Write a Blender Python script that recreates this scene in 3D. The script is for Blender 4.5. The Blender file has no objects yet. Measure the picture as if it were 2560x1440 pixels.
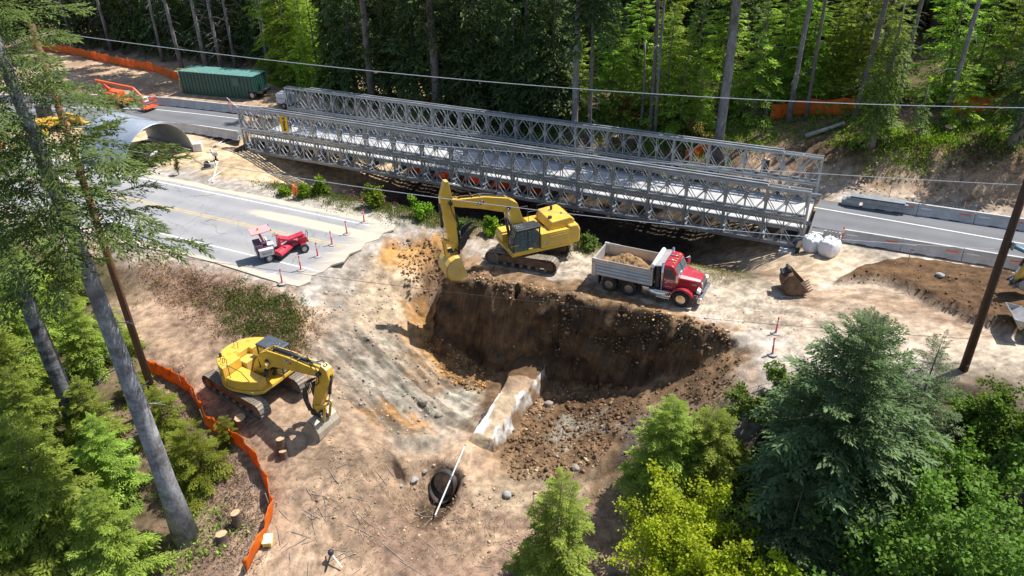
import bpy, bmesh, math, random
import numpy as np
from mathutils import Vector, Matrix
from mathutils.geometry import delaunay_2d_cdt
random.seed(7); RNG = np.random.default_rng(7)
rad = math.radians
S = bpy.context.scene
COL = S.collection

# ---------------------------------------------------------------- camera
CAM_H, FPX, PITCH, ROLL = 25.8, 1940.0, 30.8, -1.6
cd = bpy.data.cameras.new('camera'); cam = bpy.data.objects.new('camera', cd); COL.objects.link(cam)
cd.sensor_width = 36.0; cd.lens = FPX / 2560 * 36.0; cd.clip_start = 0.5; cd.clip_end = 1500
cam.matrix_world = Matrix.Translation((0, 0, CAM_H)) @ Matrix.Rotation(rad(90 - PITCH), 4, 'X') @ Matrix.Rotation(rad(ROLL), 4, 'Z')
S.camera = cam
# ---------------------------------------------------------------- sky and sun
SUN_EL, SUN_AZ = 60.0, math.atan2(0.925, 0.38)      # azimuth from +Y towards +X
w = bpy.data.worlds.new('World'); S.world = w; w.use_nodes = True
nt = w.node_tree; nt.nodes.clear()
sky = nt.nodes.new('ShaderNodeTexSky'); sky.sky_type = 'NISHITA'; sky.sun_disc = False
sky.sun_elevation = rad(SUN_EL); sky.sun_rotation = SUN_AZ
bg = nt.nodes.new('ShaderNodeBackground'); bg.inputs[1].default_value = 0.12
wo = nt.nodes.new('ShaderNodeOutputWorld')
nt.links.new(sky.outputs[0], bg.inputs[0]); nt.links.new(bg.outputs[0], wo.inputs[0])
sd = bpy.data.lights.new('sun', 'SUN'); sd.energy = 5.0; sd.angle = rad(0.5); sd.color = (1.0, 0.965, 0.91)
sun = bpy.data.objects.new('sun', sd); COL.objects.link(sun)
SUND = Vector((math.sin(SUN_AZ) * math.cos(rad(SUN_EL)), math.cos(SUN_AZ) * math.cos(rad(SUN_EL)), math.sin(rad(SUN_EL))))
sun.rotation_euler = SUND.to_track_quat('Z', 'Y').to_euler(); sun.location = (60, 60, 90)
vs = S.view_settings; vs.view_transform = 'Standard'; vs.look = 'None'; vs.exposure = 0.62; vs.gamma = 1.0; vs.use_curve_mapping = False
S.render.engine = 'CYCLES'
S.cycles.max_bounces = 6; S.cycles.diffuse_bounces = 2; S.cycles.glossy_bounces = 2; S.cycles.transmission_bounces = 3; S.cycles.transparent_max_bounces = 4

# ---------------------------------------------------------------- pixel -> place helpers
_R = np.array((Matrix.Rotation(rad(90 - PITCH), 3, 'X') @ Matrix.Rotation(rad(ROLL), 3, 'Z')))
_O = np.array([0, 0, CAM_H])
def ray(px, py): return _R @ np.array([(px - 1280) / FPX, -(py - 720) / FPX, -1.0])
def G(px, py, z=0.0):
    d = ray(px, py); return _O + d * ((z - CAM_H) / d[2])
HD = rad(-26.4); UD = np.array([math.cos(HD), math.sin(HD), 0]); VD = np.array([-UD[1], UD[0], 0])
def UV(u, v, z=0.0): return UD * u + VD * v + np.array([0, 0, z])

# ---------------------------------------------------------------- numpy noise
def _hash(ix, iy, s):
    h = (ix.astype(np.int64) * 374761393 + iy.astype(np.int64) * 668265263 + s * 982451653) & 0x7fffffff
    h = ((h ^ (h >> 13)) * 1274126177) & 0x7fffffff
    return ((h ^ (h >> 16)) & 0xffff) / 65535.0
def vnoise(x, y, s=0):
    x = np.asarray(x, float); y = np.asarray(y, float)
    ix = np.floor(x); iy = np.floor(y); fx = x - ix; fy = y - iy
    fx = fx * fx * (3 - 2 * fx); fy = fy * fy * (3 - 2 * fy)
    a = _hash(ix, iy, s); b = _hash(ix + 1, iy, s); c = _hash(ix, iy + 1, s); d = _hash(ix + 1, iy + 1, s)
    return (a * (1 - fx) + b * fx) * (1 - fy) + (c * (1 - fx) + d * fx) * fy * 1.0 - 0.5
def fbm(x, y, o=4, s=0, g=0.5):
    r = 0; a = 1.0
    for i in range(o):
        r = r + a * vnoise(x * 2 ** i + 17.3 * i, y * 2 ** i - 9.1 * i, s + i * 7); a *= g
    return r

# ---------------------------------------------------------------- materials
def srgb(r, g, b):
    f = lambda c: (c / 255 / 12.92) if c <= 10 else ((c / 255 + 0.055) / 1.055) ** 2.4
    return (f(r), f(g), f(b), 1.0)
MATS = {}
def N(nt, t, **k):
    n = nt.nodes.new(t)
    for a, b in k.items(): setattr(n, a, b)
    return n
def mat(name, col, rough=0.6, metal=0.0, var=0.25, vscale=3.0, dirt=0.0, dscale=2.0, dcol=(0.30, 0.22, 0.14, 1), bump=0.0, bscale=20.0, spec=0.5, coat=0.0, alpha=None):
    """Principled paint or metal with mottled colour, optional dust and fine relief."""
    if name in MATS: return MATS[name]
    m = bpy.data.materials.new(name); m.use_nodes = True; MATS[name] = m
    nt = m.node_tree; b = nt.nodes['Principled BSDF']; L = nt.links.new
    c = (col[0], col[1], col[2], 1.0)
    tc = N(nt, 'ShaderNodeTexCoord')
    no = N(nt, 'ShaderNodeTexNoise'); no.inputs['Scale'].default_value = vscale; no.inputs['Detail'].default_value = 6; no.inputs['Roughness'].default_value = 0.65
    L(tc.outputs['Object'], no.inputs['Vector'])
    mr = N(nt, 'ShaderNodeMapRange'); mr.inputs[1].default_value = 0.3; mr.inputs[2].default_value = 0.7; mr.inputs[3].default_value = 1 - var; mr.inputs[4].default_value = 1 + var * 0.6
    L(no.outputs['Fac'], mr.inputs[0])
    mx = N(nt, 'ShaderNodeMix', data_type='RGBA', blend_type='MULTIPLY'); mx.inputs[0].default_value = 1.0
    mx.inputs[6].default_value = c; L(mr.outputs[0], mx.inputs[7])
    out = mx.outputs[2]
    if dirt > 0:
        n2 = N(nt, 'ShaderNodeTexNoise'); n2.inputs['Scale'].default_value = dscale; n2.inputs['Detail'].default_value = 8; n2.inputs['Roughness'].default_value = 0.7
        L(tc.outputs['Object'], n2.inputs['Vector'])
        m2 = N(nt, 'ShaderNodeMapRange'); m2.inputs[1].default_value = 0.62 - dirt * 0.35; m2.inputs[2].default_value = 0.78 - dirt * 0.2; m2.inputs[4].default_value = min(0.85, dirt * 1.3)
        L(n2.outputs['Fac'], m2.inputs[0])
        x2 = N(nt, 'ShaderNodeMix', data_type='RGBA'); x2.inputs[7].default_value = dcol
        L(m2.outputs[0], x2.inputs[0]); L(out, x2.inputs[6]); out = x2.outputs[2]
    L(out, b.inputs['Base Color'])
    b.inputs['Roughness'].default_value = rough; b.inputs['Metallic'].default_value = metal
    b.inputs['Specular IOR Level'].default_value = spec; b.inputs['Coat Weight'].default_value = coat
    if bump > 0:
        bn = N(nt, 'ShaderNodeTexNoise'); bn.inputs['Scale'].default_value = bscale; bn.inputs['Detail'].default_value = 5
        L(tc.outputs['Object'], bn.inputs['Vector'])
        bp = N(nt, 'ShaderNodeBump'); bp.inputs['Strength'].default_value = bump; bp.inputs['Distance'].default_value = 0.05
        L(bn.outputs['Fac'], bp.inputs['Height']); L(bp.outputs[0], b.inputs['Normal'])
    return m
def leafmat(name, col, trans=0.35, rough=0.55, hue=0.02):
    """Foliage: colour times the per-leaf tint stored on the mesh, some light passing through."""
    if name in MATS: return MATS[name]
    m = bpy.data.materials.new(name); m.use_nodes = True; MATS[name] = m
    nt = m.node_tree; L = nt.links.new; nt.nodes.clear()
    at = N(nt, 'ShaderNodeAttribute', attribute_name='tint')
    oi = N(nt, 'ShaderNodeObjectInfo')
    hs = N(nt, 'ShaderNodeHueSaturation')
    mr = N(nt, 'ShaderNodeMapRange'); mr.inputs[3].default_value = 0.5 - hue; mr.inputs[4].default_value = 0.5 + hue; L(oi.outputs['Random'], mr.inputs[0]); L(mr.outputs[0], hs.inputs['Hue'])
    m3 = N(nt, 'ShaderNodeMapRange'); m3.inputs[3].default_value = 0.75; m3.inputs[4].default_value = 1.2; L(oi.outputs['Random'], m3.inputs[0]); L(m3.outputs[0], hs.inputs['Value'])
    mx = N(nt, 'ShaderNodeMix', data_type='RGBA', blend_type='MULTIPLY'); mx.inputs[0].default_value = 1.0; mx.inputs[6].default_value = (*col, 1)
    L(at.outputs['Color'], mx.inputs[7]); L(mx.outputs[2], hs.inputs['Color'])
    d = N(nt, 'ShaderNodeBsdfPrincipled'); d.inputs['Roughness'].default_value = rough; d.inputs['Specular IOR Level'].default_value = 0.15; L(hs.outputs[0], d.inputs['Base Color'])
    t = N(nt, 'ShaderNodeBsdfTranslucent')
    tm = N(nt, 'ShaderNodeMix', data_type='RGBA', blend_type='MULTIPLY'); tm.inputs[0].default_value = 1.0; tm.inputs[7].default_value = (1.15, 1.25, 0.55, 1); L(hs.outputs[0], tm.inputs[6]); L(tm.outputs[2], t.inputs['Color'])
    ms = N(nt, 'ShaderNodeMixShader'); ms.inputs[0].default_value = trans; L(d.outputs[0], ms.inputs[1]); L(t.outputs[0], ms.inputs[2])
    o = N(nt, 'ShaderNodeOutputMaterial'); L(ms.outputs[0], o.inputs[0])
    return m

# ---------------------------------------------------------------- object helpers
def tag(o, label=None, cat=None, group=None, kind=None):
    if label: o['label'] = label
    if cat: o['category'] = cat
    if group: o['group'] = group
    if kind: o['kind'] = kind
    return o
def thing(name, label, cat, loc=(0, 0, 0), rz=0.0, group=None, rot=None):
    o = bpy.data.objects.new(name, None); COL.objects.link(o); o.empty_display_size = 0.3
    o.location = [float(c) for c in loc]; o.rotation_euler = rot if rot else (0, 0, rz)
    return tag(o, label, cat, group)
def link(name, me, m=None, parent=None, smooth=False):
    if m is not None and len(me.materials) == 0: me.materials.append(m)
    o = bpy.data.objects.new(name, me); COL.objects.link(o); o.parent = parent
    if smooth:
        me.polygons.foreach_set('use_smooth', [True] * len(me.polygons))
    return o
def copytree(o, parent=None):
    c = o.copy(); COL.objects.link(c); c.parent = parent
    for ch in list(o.children): copytree(ch, c)
    return c

class MB:
    def __init__(s): s.v = []; s.f = []
    def add(s, vs, fs, M=None):
        n = len(s.v)
        for p in vs:
            p = Vector(p)
            s.v.append(M @ p if M is not None else p)
        s.f += [tuple(i + n for i in f) for f in fs]; return s
    def box(s, x0, x1, y0, y1, z0, z1, M=None):
        if x0 > x1: x0, x1 = x1, x0
        if y0 > y1: y0, y1 = y1, y0
        if z0 > z1: z0, z1 = z1, z0
        v = [(x, y, z) for z in (z0, z1) for y in (y0, y1) for x in (x0, x1)]
        return s.add(v, [(0, 2, 3, 1), (4, 5, 7, 6), (0, 1, 5, 4), (2, 6, 7, 3), (0, 4, 6, 2), (1, 3, 7, 5)], M)
    def prism(s, poly, a0, a1, ax='y', M=None):
        """poly: list of 2D points; extruded along ax ('y': xz profile, 'x': yz profile, 'z': xy profile)"""
        n = len(poly)
        f3 = {'y': lambda p, a: (p[0], a, p[1]), 'x': lambda p, a: (a, p[0], p[1]), 'z': lambda p, a: (p[0], p[1], a)}[ax]
        v = [f3(p, a0) for p in poly] + [f3(p, a1) for p in poly]
        fs = [tuple(range(n)), tuple(range(2 * n - 1, n - 1, -1))] + [(i, i + n, (i + 1) % n + n, (i + 1) % n) for i in range(n)]
        return s.add(v, fs, M)
    def tube(s, pts, r, n=8, cap=True, M=None):
        pts = [Vector(p) for p in pts]; k = len(pts)
        rr = r if isinstance(r, (list, tuple)) else [r] * k
        v = []; fs = []; up = None
        for i, p in enumerate(pts):
            t = (pts[min(i + 1, k - 1)] - pts[max(i - 1, 0)]).normalized()
            if up is None:
                up = t.orthogonal().normalized()
            else:
                up = (up - t * up.dot(t)); up = up.normalized() if up.length > 1e-6 else t.orthogonal().normalized()
            b = t.cross(up)
            for j in range(n):
                a = 2 * math.pi * j / n; v.append(p + (up * math.cos(a) + b * math.sin(a)) * rr[i])
        for i in range(k - 1):
            for j in range(n): fs.append((i * n + j, i * n + (j + 1) % n, (i + 1) * n + (j + 1) % n, (i + 1) * n + j))
        if cap: fs += [tuple(range(n - 1, -1, -1)), tuple((k - 1) * n + j for j in range(n))]
        return s.add(v, fs, M)
    def cyl(s, p0, p1, r0, r1=None, n=16, M=None): return s.tube([p0, p1], [r0, r1 if r1 is not None else r0], n, True, M)
    def bar(s, p0, p1, w, h, M=None, up=(0, 0, 1)):
        """rectangular bar between two points, w across, h along 'up'"""
        p0 = Vector(p0); p1 = Vector(p1); t = (p1 - p0).normalized(); u = Vector(up)
        b = t.cross(u); b = b.normalized() if b.length > 1e-4 else t.orthogonal().normalized(); u = b.cross(t)
        v = [p + b * sx * w / 2 + u * sz * h / 2 for p in (p0, p1) for sz in (-1, 1) for sx in (-1, 1)]
        return s.add(v, [(0, 1, 3, 2), (4, 6, 7, 5), (0, 4, 5, 1), (2, 3, 7, 6), (0, 2, 6, 4), (1, 5, 7, 3)], M)
    def lathe(s, prof, n=20, M=None):
        """prof: list of (r, z) revolved about z"""
        k = len(prof); v = []; fs = []
        for r, z in prof:
            for j in range(n): a = 2 * math.pi * j / n; v.append((r * math.cos(a), r * math.sin(a), z))
        for i in range(k - 1):
            for j in range(n): fs.append((i * n + j, i * n + (j + 1) % n, (i + 1) * n + (j + 1) % n, (i + 1) * n + j))
        fs += [tuple(range(n - 1, -1, -1)), tuple((k - 1) * n + j for j in range(n))]
        return s.add(v, fs, M)
    def mesh(s, name='mesh'):
        me = bpy.data.meshes.new(name); me.from_pydata([tuple(p) for p in s.v], [], s.f)
        bm = bmesh.new(); bm.from_mesh(me); bmesh.ops.recalc_face_normals(bm, faces=bm.faces); bm.to_mesh(me); bm.free()
        return me
    def build(s, name, m, parent=None, bevel=0.0, smooth=False, seg=2):
        me = s.mesh(name); o = link(name, me, m, parent)
        if bevel > 0:
            b = o.modifiers.new('bevel', 'BEVEL'); b.width = bevel; b.segments = seg; b.limit_method = 'ANGLE'; b.angle_limit = rad(35)
        if smooth:
            for p in me.polygons: p.use_smooth = len(p.vertices) == 4
        return o
def fromarrays(name, V, F, tint=None):
    """fast mesh from numpy arrays: V (n,3), F (m,3 or 4), tint (m,) or (m,3) per face"""
    me = bpy.data.meshes.new(name); V = np.ascontiguousarray(V, np.float32); F = np.ascontiguousarray(F, np.int32)
    k = F.shape[1]; me.vertices.add(len(V)); me.vertices.foreach_set('co', V.ravel())
    me.loops.add(F.size); me.loops.foreach_set('vertex_index', F.ravel())
    me.polygons.add(len(F)); me.polygons.foreach_set('loop_start', np.arange(0, F.size, k, dtype=np.int32)); me.polygons.foreach_set('loop_total', np.full(len(F), k, np.int32))
    me.update(calc_edges=True)
    if tint is not None:
        t = np.asarray(tint, np.float32)
        if t.ndim == 1: t = np.stack([t, t, t], 1)
        a = me.color_attributes.new('tint', 'FLOAT_COLOR', 'CORNER')
        c = np.ones((F.size, 4), np.float32); c[:, :3] = np.repeat(t, k, axis=0); a.data.foreach_set('color', c.ravel())
    return me
_fontcache = {}
def textmesh(s, size=1.0, extrude=0.004, bold=0.0):
    cu = bpy.data.curves.new('text', 'FONT'); cu.body = s; cu.size = size; cu.extrude = extrude; cu.offset = bold; cu.align_x = 'CENTER'; cu.align_y = 'CENTER'; cu.resolution_u = 3
    o = bpy.data.objects.new('text', cu); COL.objects.link(o)
    dg = bpy.context.evaluated_depsgraph_get(); me = bpy.data.meshes.new_from_object(o.evaluated_get(dg))
    bpy.data.objects.remove(o); bpy.data.curves.remove(cu); return me
def lettering(s, size, m, parent, M, name='lettering', bold=0.0, extrude=0.004):
    me = textmesh(s, size, extrude, bold); me.materials.clear(); me.transform(M)
    return link(name, me, m, parent)
# ================================================================ TERRAIN
SOIL = dict(tan=(0.375, 0.258, 0.170), pale=(0.43, 0.325, 0.215), sand=(0.50, 0.37, 0.225), grey=(0.315, 0.258, 0.200), brown=(0.135, 0.080, 0.043),
            mid=(0.225, 0.142, 0.078), orange=(0.44, 0.235, 0.082), white=(0.80, 0.78, 0.74), clay=(0.36, 0.335, 0.265), duff=(0.060, 0.042, 0.026), litter=(0.25, 0.165, 0.115),
            dust=(0.45, 0.368, 0.278), black=(0.055, 0.045, 0.04), gravel=(0.38, 0.335, 0.285), moss=(0.085, 0.070, 0.034), wet_shade=(0.062, 0.040, 0.026))  # darkest brown: damp earth, lowered further to put pit wall shade into the colour
CP = []          # x, y, z, soil, roughness
def P(soil, rough, *pts):
    for a in pts:
        g = G(a[0], a[1], a[2]); CP.append((g[0], g[1], a[2], soil, rough))
def PL(soil, rough, *pts, step=14):
    """polyline in the picture, sampled so that it stays a crease of the ground"""
    for a, b in zip(pts[:-1], pts[1:]):
        n = max(1, int(math.hypot(a[0] - b[0], a[1] - b[1]) / step))
        for i in range(n):
            t = i / n; P(soil, rough, tuple(a[k] * (1 - t) + b[k] * t for k in range(3)))
    P(soil, rough, pts[-1])
def Q(soil, rough, *pts):
    for u, v, z in pts:
        g = UV(u, v, z); CP.append((g[0], g[1], z, soil, rough))
# old road and its flat shoulders
for u in range(-110, -33, 4): Q('gravel', 0.1, (u, 33.9, -0.06), (u, 45.6, -0.06)); Q('gravel', 0.0, (u, 39, -0.06))
for u in (-32.6, -31.8): Q('gravel', 0.1, (u, 33.2, -0.06), (u, 36, -0.06), (u, 39, -0.06), (u, 42, -0.06), (u, 44.8, -0.06))
Q('tan', 0.4, *[(u, 31.6, -0.5) for u in range(-110, -46, 6)])
# ground left of the brush slope, track, bench of the second excavator
PL('litter', 0.5, (335, 655, -0.25), (450, 680, -0.2), (600, 715, -0.15), (730, 742, -0.15))
P('litter', 0.9, (430, 730, -0.9), (520, 770, -1.0), (600, 760, -0.6), (690, 790, -0.6), (600, 830, -1.2), (700, 850, -1.2), (560, 720, -0.3))
P('tan', 0.25, (340, 790, -1.2), (400, 850, -1.4), (470, 900, -1.5), (380, 740, -1.1), (540, 890, -1.5), (640, 900, -1.6), (600, 985, -1.7), (690, 1000, -1.8), (740, 930, -1.6), (520, 960, -1.7), (620, 1060, -2.0), (780, 1000, -1.95))
P('tan', 0.45, (760, 1100, -2.5), (830, 1060, -2.2), (700, 1080, -2.2), (800, 1200, -3.3), (880, 1150, -3.0), (720, 1200, -3.1))
P('litter', 0.7, (420, 930, -2.0), (360, 950, -2.2), (440, 1020, -2.5), (520, 1100, -2.9), (580, 1180, -3.2), (640, 1250, -3.6), (420, 1150, -3.2), (500, 1250, -3.8), (560, 1350, -4.3), (470, 1350, -4.3), (600, 1430, -4.8), (380, 1060, -2.6))
P('moss', 0.5, (300, 700, -1.0), (200, 760, -1.8), (100, 700, -1.6), (0, 750, -2.2), (150, 900, -2.8), (250, 1000, -2.8), (200, 1100, -3.2), (50, 1050, -3.4), (250, 1250, -4.2), (100, 1300, -4.8), (300, 1440, -5.2), (0, 1440, -5.6), (0, 600, -1.0), (250, 650, -0.5))
P('tan', 0.5, (700, 1300, -3.9), (800, 1320, -4.1), (880, 1260, -3.9), (700, 1400, -4.6), (820, 1430, -4.9), (640, 1440, -4.9))
P('litter', 0.6, (930, 1350, -5.2), (1000, 1420, -5.8), (1050, 1340, -6.0), (960, 1240, -4.6), (1000, 1300, -5.5), (1100, 1440, -6.5))
P('tan', 0.4, (900, 1440, -5.4), (920, 1300, -4.9))
# left pit slope: crest and face
PL('gravel', 0.3, (1040, 575, -0.15), (960, 600, -0.1), (890, 622, -0.08), (830, 650, -0.1), (785, 700, -0.12), (745, 740, -0.3))
PL('tan', 0.6, (745, 760, -0.5), (742, 850, -1.2), (800, 950, -1.9), (860, 1030, -2.4), (960, 1110, -3.5), (1060, 1160, -4.6))
P('grey', 0.7, (880, 700, -1.0), (920, 660, -0.7), (850, 760, -1.3), (840, 850, -2.0), (900, 900, -2.8), (930, 1000, -3.5))
P('pale', 0.6, (930, 720, -1.5), (980, 800, -2.8), (900, 800, -2.0), (960, 760, -2.1), (1010, 860, -3.7), (960, 680, -1.1))
P('grey', 0.7, (1000, 940, -4.2), (1020, 1020, -4.8), (960, 870, -3.2), (1060, 980, -5.2), (1090, 1050, -5.7), (1000, 1080, -4.4), (1080, 1100, -5.2), (960, 940, -3.6))
P('orange', 0.7, (990, 1030, -4.3), (1030, 1060, -4.9), (950, 1050, -3.6), (1070, 870, -5.0), (1110, 920, -5.7))
P('clay', 0.4, (1130, 1000, -6.1), (1150, 1040, -6.2), (1110, 1020, -6.0), (930, 920, -3.2), (980, 990, -4.1))
P('orange', 0.9, (1090, 850, -4.9), (1140, 930, -5.9), (1050, 840, -4.3))
P('brown', 1.2, (1180, 960, -6.0), (1150, 970, -6.1), (1200, 950, -6.0), (1110, 900, -5.6))
# shallow cut below the bucket of the digging excavator
P('gravel', 0.5, (1000, 590, -0.4), (940, 640, -0.5), (1080, 590, -0.25))
P('orange', 0.9, (1000, 630, -1.0), (1040, 600, -0.6), (1050, 640, -1.2), (960, 620, -0.5), (1080, 600, -0.5), (980, 660, -1.1))
P('pale', 0.6, (1010, 690, -1.6), (1000, 740, -2.0), (1030, 720, -1.9))
P('brown', 1.1, (1070, 690, -1.9), (1060, 730, -2.4), (1095, 665, -1.6), (1100, 720, -2.4), (1080, 760, -3.3))
P('mid', 1.0, (1110, 640, -0.9), (1150, 630, -0.2), (1160, 660, 0.0), (1190, 650, 0.05), (1130, 600, -0.4), (1170, 600, 0.0))
P('wet_shade', 0.6, (1010, 765, -2.9), (1045, 790, -3.6), (1085, 820, -4.4))
# pad under the machines
P('dust', 0.15, (1230, 640, 0.0), (1300, 650, 0.0), (1400, 640, 0.0), (1430, 690, 0.05), (1480, 690, 0.05), (1250, 605, 0), (1600, 700, 0.0), (1650, 740, 0.0), (1750, 760, 0), (1800, 740, 0), (1850, 800, 0), (1500, 650, 0.0), (1720, 680, 0))
P('gravel', 0.2, (1200, 620, 0.0), (1360, 690, 0.05), (1780, 800, 0.0), (1860, 840, 0.0))
P('dust', 0.12, (1950, 740, 0), (2050, 800, 0), (1950, 800, 0), (2150, 850, 0), (2300, 850, 0), (2450, 880, 0), (2560, 900, 0), (1880, 740, 0), (2700, 900, 0), (2700, 700, 0), (2000, 860, 0), (1900, 870, 0), (2900, 800, 0))
P('tan', 0.25, (2030, 750, 0), (2120, 730, 0.02), (2250, 770, 0), (2400, 800, 0), (2000, 700, 0))
P('gravel', 0.2, (1960, 850, 0), (2100, 880, 0), (2050, 920, -0.1), (2250, 900, -0.1))
# rim berm and back wall of the pit
_crest = [(1112, 692, -0.1, -2.2), (1150, 690, 0.15, -5.0), (1220, 702, 0.25, -6.05), (1300, 716, 0.25, -5.95), (1390, 730, 0.2, -5.85), (1480, 742, 0.25, -5.4), (1560, 760, 0.25, -5.0), (1650, 784, 0.25, -4.2), (1730, 808, 0.15, -2.9), (1790, 834, 0.0, -1.6), (1845, 862, -0.25, -0.6)]
for (xa, ya, za, fa), (xb, yb, zb, fb) in zip(_crest[:-1], _crest[1:]):
    n = max(1, int(math.hypot(xa - xb, ya - yb) / 14))
    for i in range(n):
        t = i / n; x, y, z, f = xa + (xb - xa) * t, ya + (yb - ya) * t, za + (zb - za) * t, fa + (fb - fa) * t
        c = G(x, y, z); wv = 0.30 * float(vnoise(np.array(x / 46), np.array(2.0), 5)) + 0.5 * math.exp(-((x - 1375) / 22) ** 2)
        for off, zz, so, ro in ((0.0, z, 'mid', 1.5), (0.25, z - 0.30, 'mid', 1.6), (0.48, z - 0.95, 'brown', 1.2), (0.48 + (0.6 + wv) * 0.5, z + (f - z) * 0.55, 'wet_shade', 0.7), (0.48 + (0.8 + wv), f, 'brown', 0.9)):  # middle row of the wall takes the soil tone with shade in it
            q = c[:2] - VD[:2] * off * (0.5 + 0.5 * min(1, -f / 4)); CP.append((q[0], q[1], zz if zz > f else f, so, ro))
        q = c[:2] + VD[:2] * 0.5; CP.append((q[0], q[1], 0.06, 'tan', 0.7))
# pit floor and right slope
P('brown', 1.5, (1430, 985, -6.0), (1500, 985, -5.6), (1420, 1040, -6.2), (1560, 1000, -5.1), (1360, 1050, -6.3), (1330, 1110, -6.5), (1460, 1100, -6.2))
P('mid', 1.4, (1300, 1170, -6.7), (1380, 1180, -6.5), (1470, 1170, -6.0), (1540, 1110, -5.3), (1280, 1130, -6.5), (1400, 1120, -6.4))
P('clay', 0.3, (1420, 1070, -6.3), (1395, 1105, -6.4), (1440, 1085, -6.25))
P('mid', 0.9, (1620, 960, -4.2), (1700, 930, -2.9), (1780, 905, -1.6), (1650, 1010, -3.9), (1730, 980, -2.6), (1800, 950, -1.4), (1600, 1040, -4.6), (1680, 1050, -3.7))
P('tan', 0.7, (1830, 900, -0.8), (1850, 950, -0.8), (1760, 1040, -2.6), (1820, 1000, -1.4))
P('black', 0.9, (1560, 1130, -5.0), (1620, 1090, -4.3), (1590, 1060, -4.7))
P('gravel', 0.4, (1880, 890, -0.2), (1920, 930, -0.3), (1890, 980, -0.7), (1840, 1060, -1.6))
P('mid', 0.7, (1560, 1180, -5.3), (1650, 1130, -4.2), (1490, 1200, -6.0))
P('pale', 0.5, (1560, 1230, -5.8), (1640, 1180, -4.8), (1240, 1215, -6.3), (1330, 1240, -6.6), (1420, 1240, -6.5))
P('litter', 0.7, (1560, 1280, -6.2), (1450, 1330, -6.9), (1300, 1320, -6.9), (1210, 1300, -6.9), (1200, 1400, -7.0), (1600, 1250, -5.8))
P('tan', 0.5, (1230, 1350, -6.9), (1150, 1400, -6.8), (1180, 1330, -6.9))
# floor under the soil ridge and the slope running down from its end
PL('brown', 0.8, (1300, 900, -5.6), (1262, 955, -5.75), (1230, 1000, -5.85), (1190, 1060, -5.85)); PL('mid', 0.9, (1385, 935, -5.95), (1362, 990, -6.1), (1330, 1030, -6.2), (1295, 1080, -6.3), (1250, 1135, -6.4))
P('tan', 0.3, (1170, 1100, -5.25), (1150, 1125, -5.2), (1205, 1125, -5.45), (1110, 1155, -5.3), (1175, 1160, -5.6), (1215, 1170, -6.0))
P('tan', 0.4, (1085, 1180, -5.4), (1150, 1185, -5.75), (1055, 1195, -5.4), (1185, 1215, -6.3))
# culvert mouth hollow: floor in front of the pipe end, bank over it
CUL0 = G(1112, 1208, -6.62); CULA = (G(1335, 905, -6.5) - CUL0); CULA[2] = 0; CULA /= np.linalg.norm(CULA); CULS = np.array([-CULA[1], CULA[0], 0])
CP[:] = [c for c in CP if not (-3.6 < (np.array(c[:2]) - CUL0[:2]) @ CULA[:2] < 1.3 and abs((np.array(c[:2]) - CUL0[:2]) @ CULS[:2]) < 1.9)]
def CQ(soil, ro, *pts):
    for a, b, z in pts: q = CUL0 + CULA * a + CULS * b; CP.append((q[0], q[1], z, soil, ro))
CQ('wet_shade', 0.1, (-.2, 0, -7.62), (-.2, .55, -7.55), (-.2, -.55, -7.55), (-1.0, 0, -7.62), (-1.0, .6, -7.55), (-1.0, -.6, -7.55), (-1.9, 0, -7.55), (-1.9, .6, -7.4), (-1.9, -.5, -7.45))
CQ('tan', 0.15, (.5, 0, -5.5), (.5, .6, -5.55), (.5, -.6, -5.55), (.45, 1.0, -5.6), (.45, -1.0, -5.7), (1.2, 0, -5.3), (1.2, 1, -5.4), (1.2, -1, -5.5))
CQ('tan', 0.3, (-.2, 1.15, -5.9), (-.2, -1.15, -6.1), (-1.1, 1.3, -6.3), (-1.1, -1.3, -6.6), (-2.2, 1.2, -6.8), (-2.0, -1.3, -7.0), (-.3, 1.8, -5.6), (-.3, -1.8, -5.9), (-1.5, 1.9, -6.1), (-1.5, -1.9, -6.6))
CQ('litter', 0.5, (-3.0, 0, -7.4), (-3.0, 1.2, -7.1), (-3.0, -1.2, -7.2))
# right foreground under the trees
P('litter', 0.5, (1750, 1150, -3.2), (1650, 1420, -6.6), (1450, 1440, -7.1), (1800, 1300, -5.2))
P('duff', 0.4, (1760, 1150, -3.2), (1900, 1080, -1.6), (2050, 1000, -0.8), (2100, 1150, -2.2), (2300, 1050, -1.2), (2400, 1250, -3.0), (2150, 1350, -4.4), (2000, 1440, -5.6), (2560, 1440, -4.2), (2560, 1050, -1.0), (2450, 960, -0.5), (1900, 1200, -3.4), (2750, 1100, -1.5), (2750, 1440, -5))
for x in range(-300, 2900, 200): P('duff', 0.3, (x, 1750, -6.5 if x > 0 else -7), (x, 2100, -7))
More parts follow.
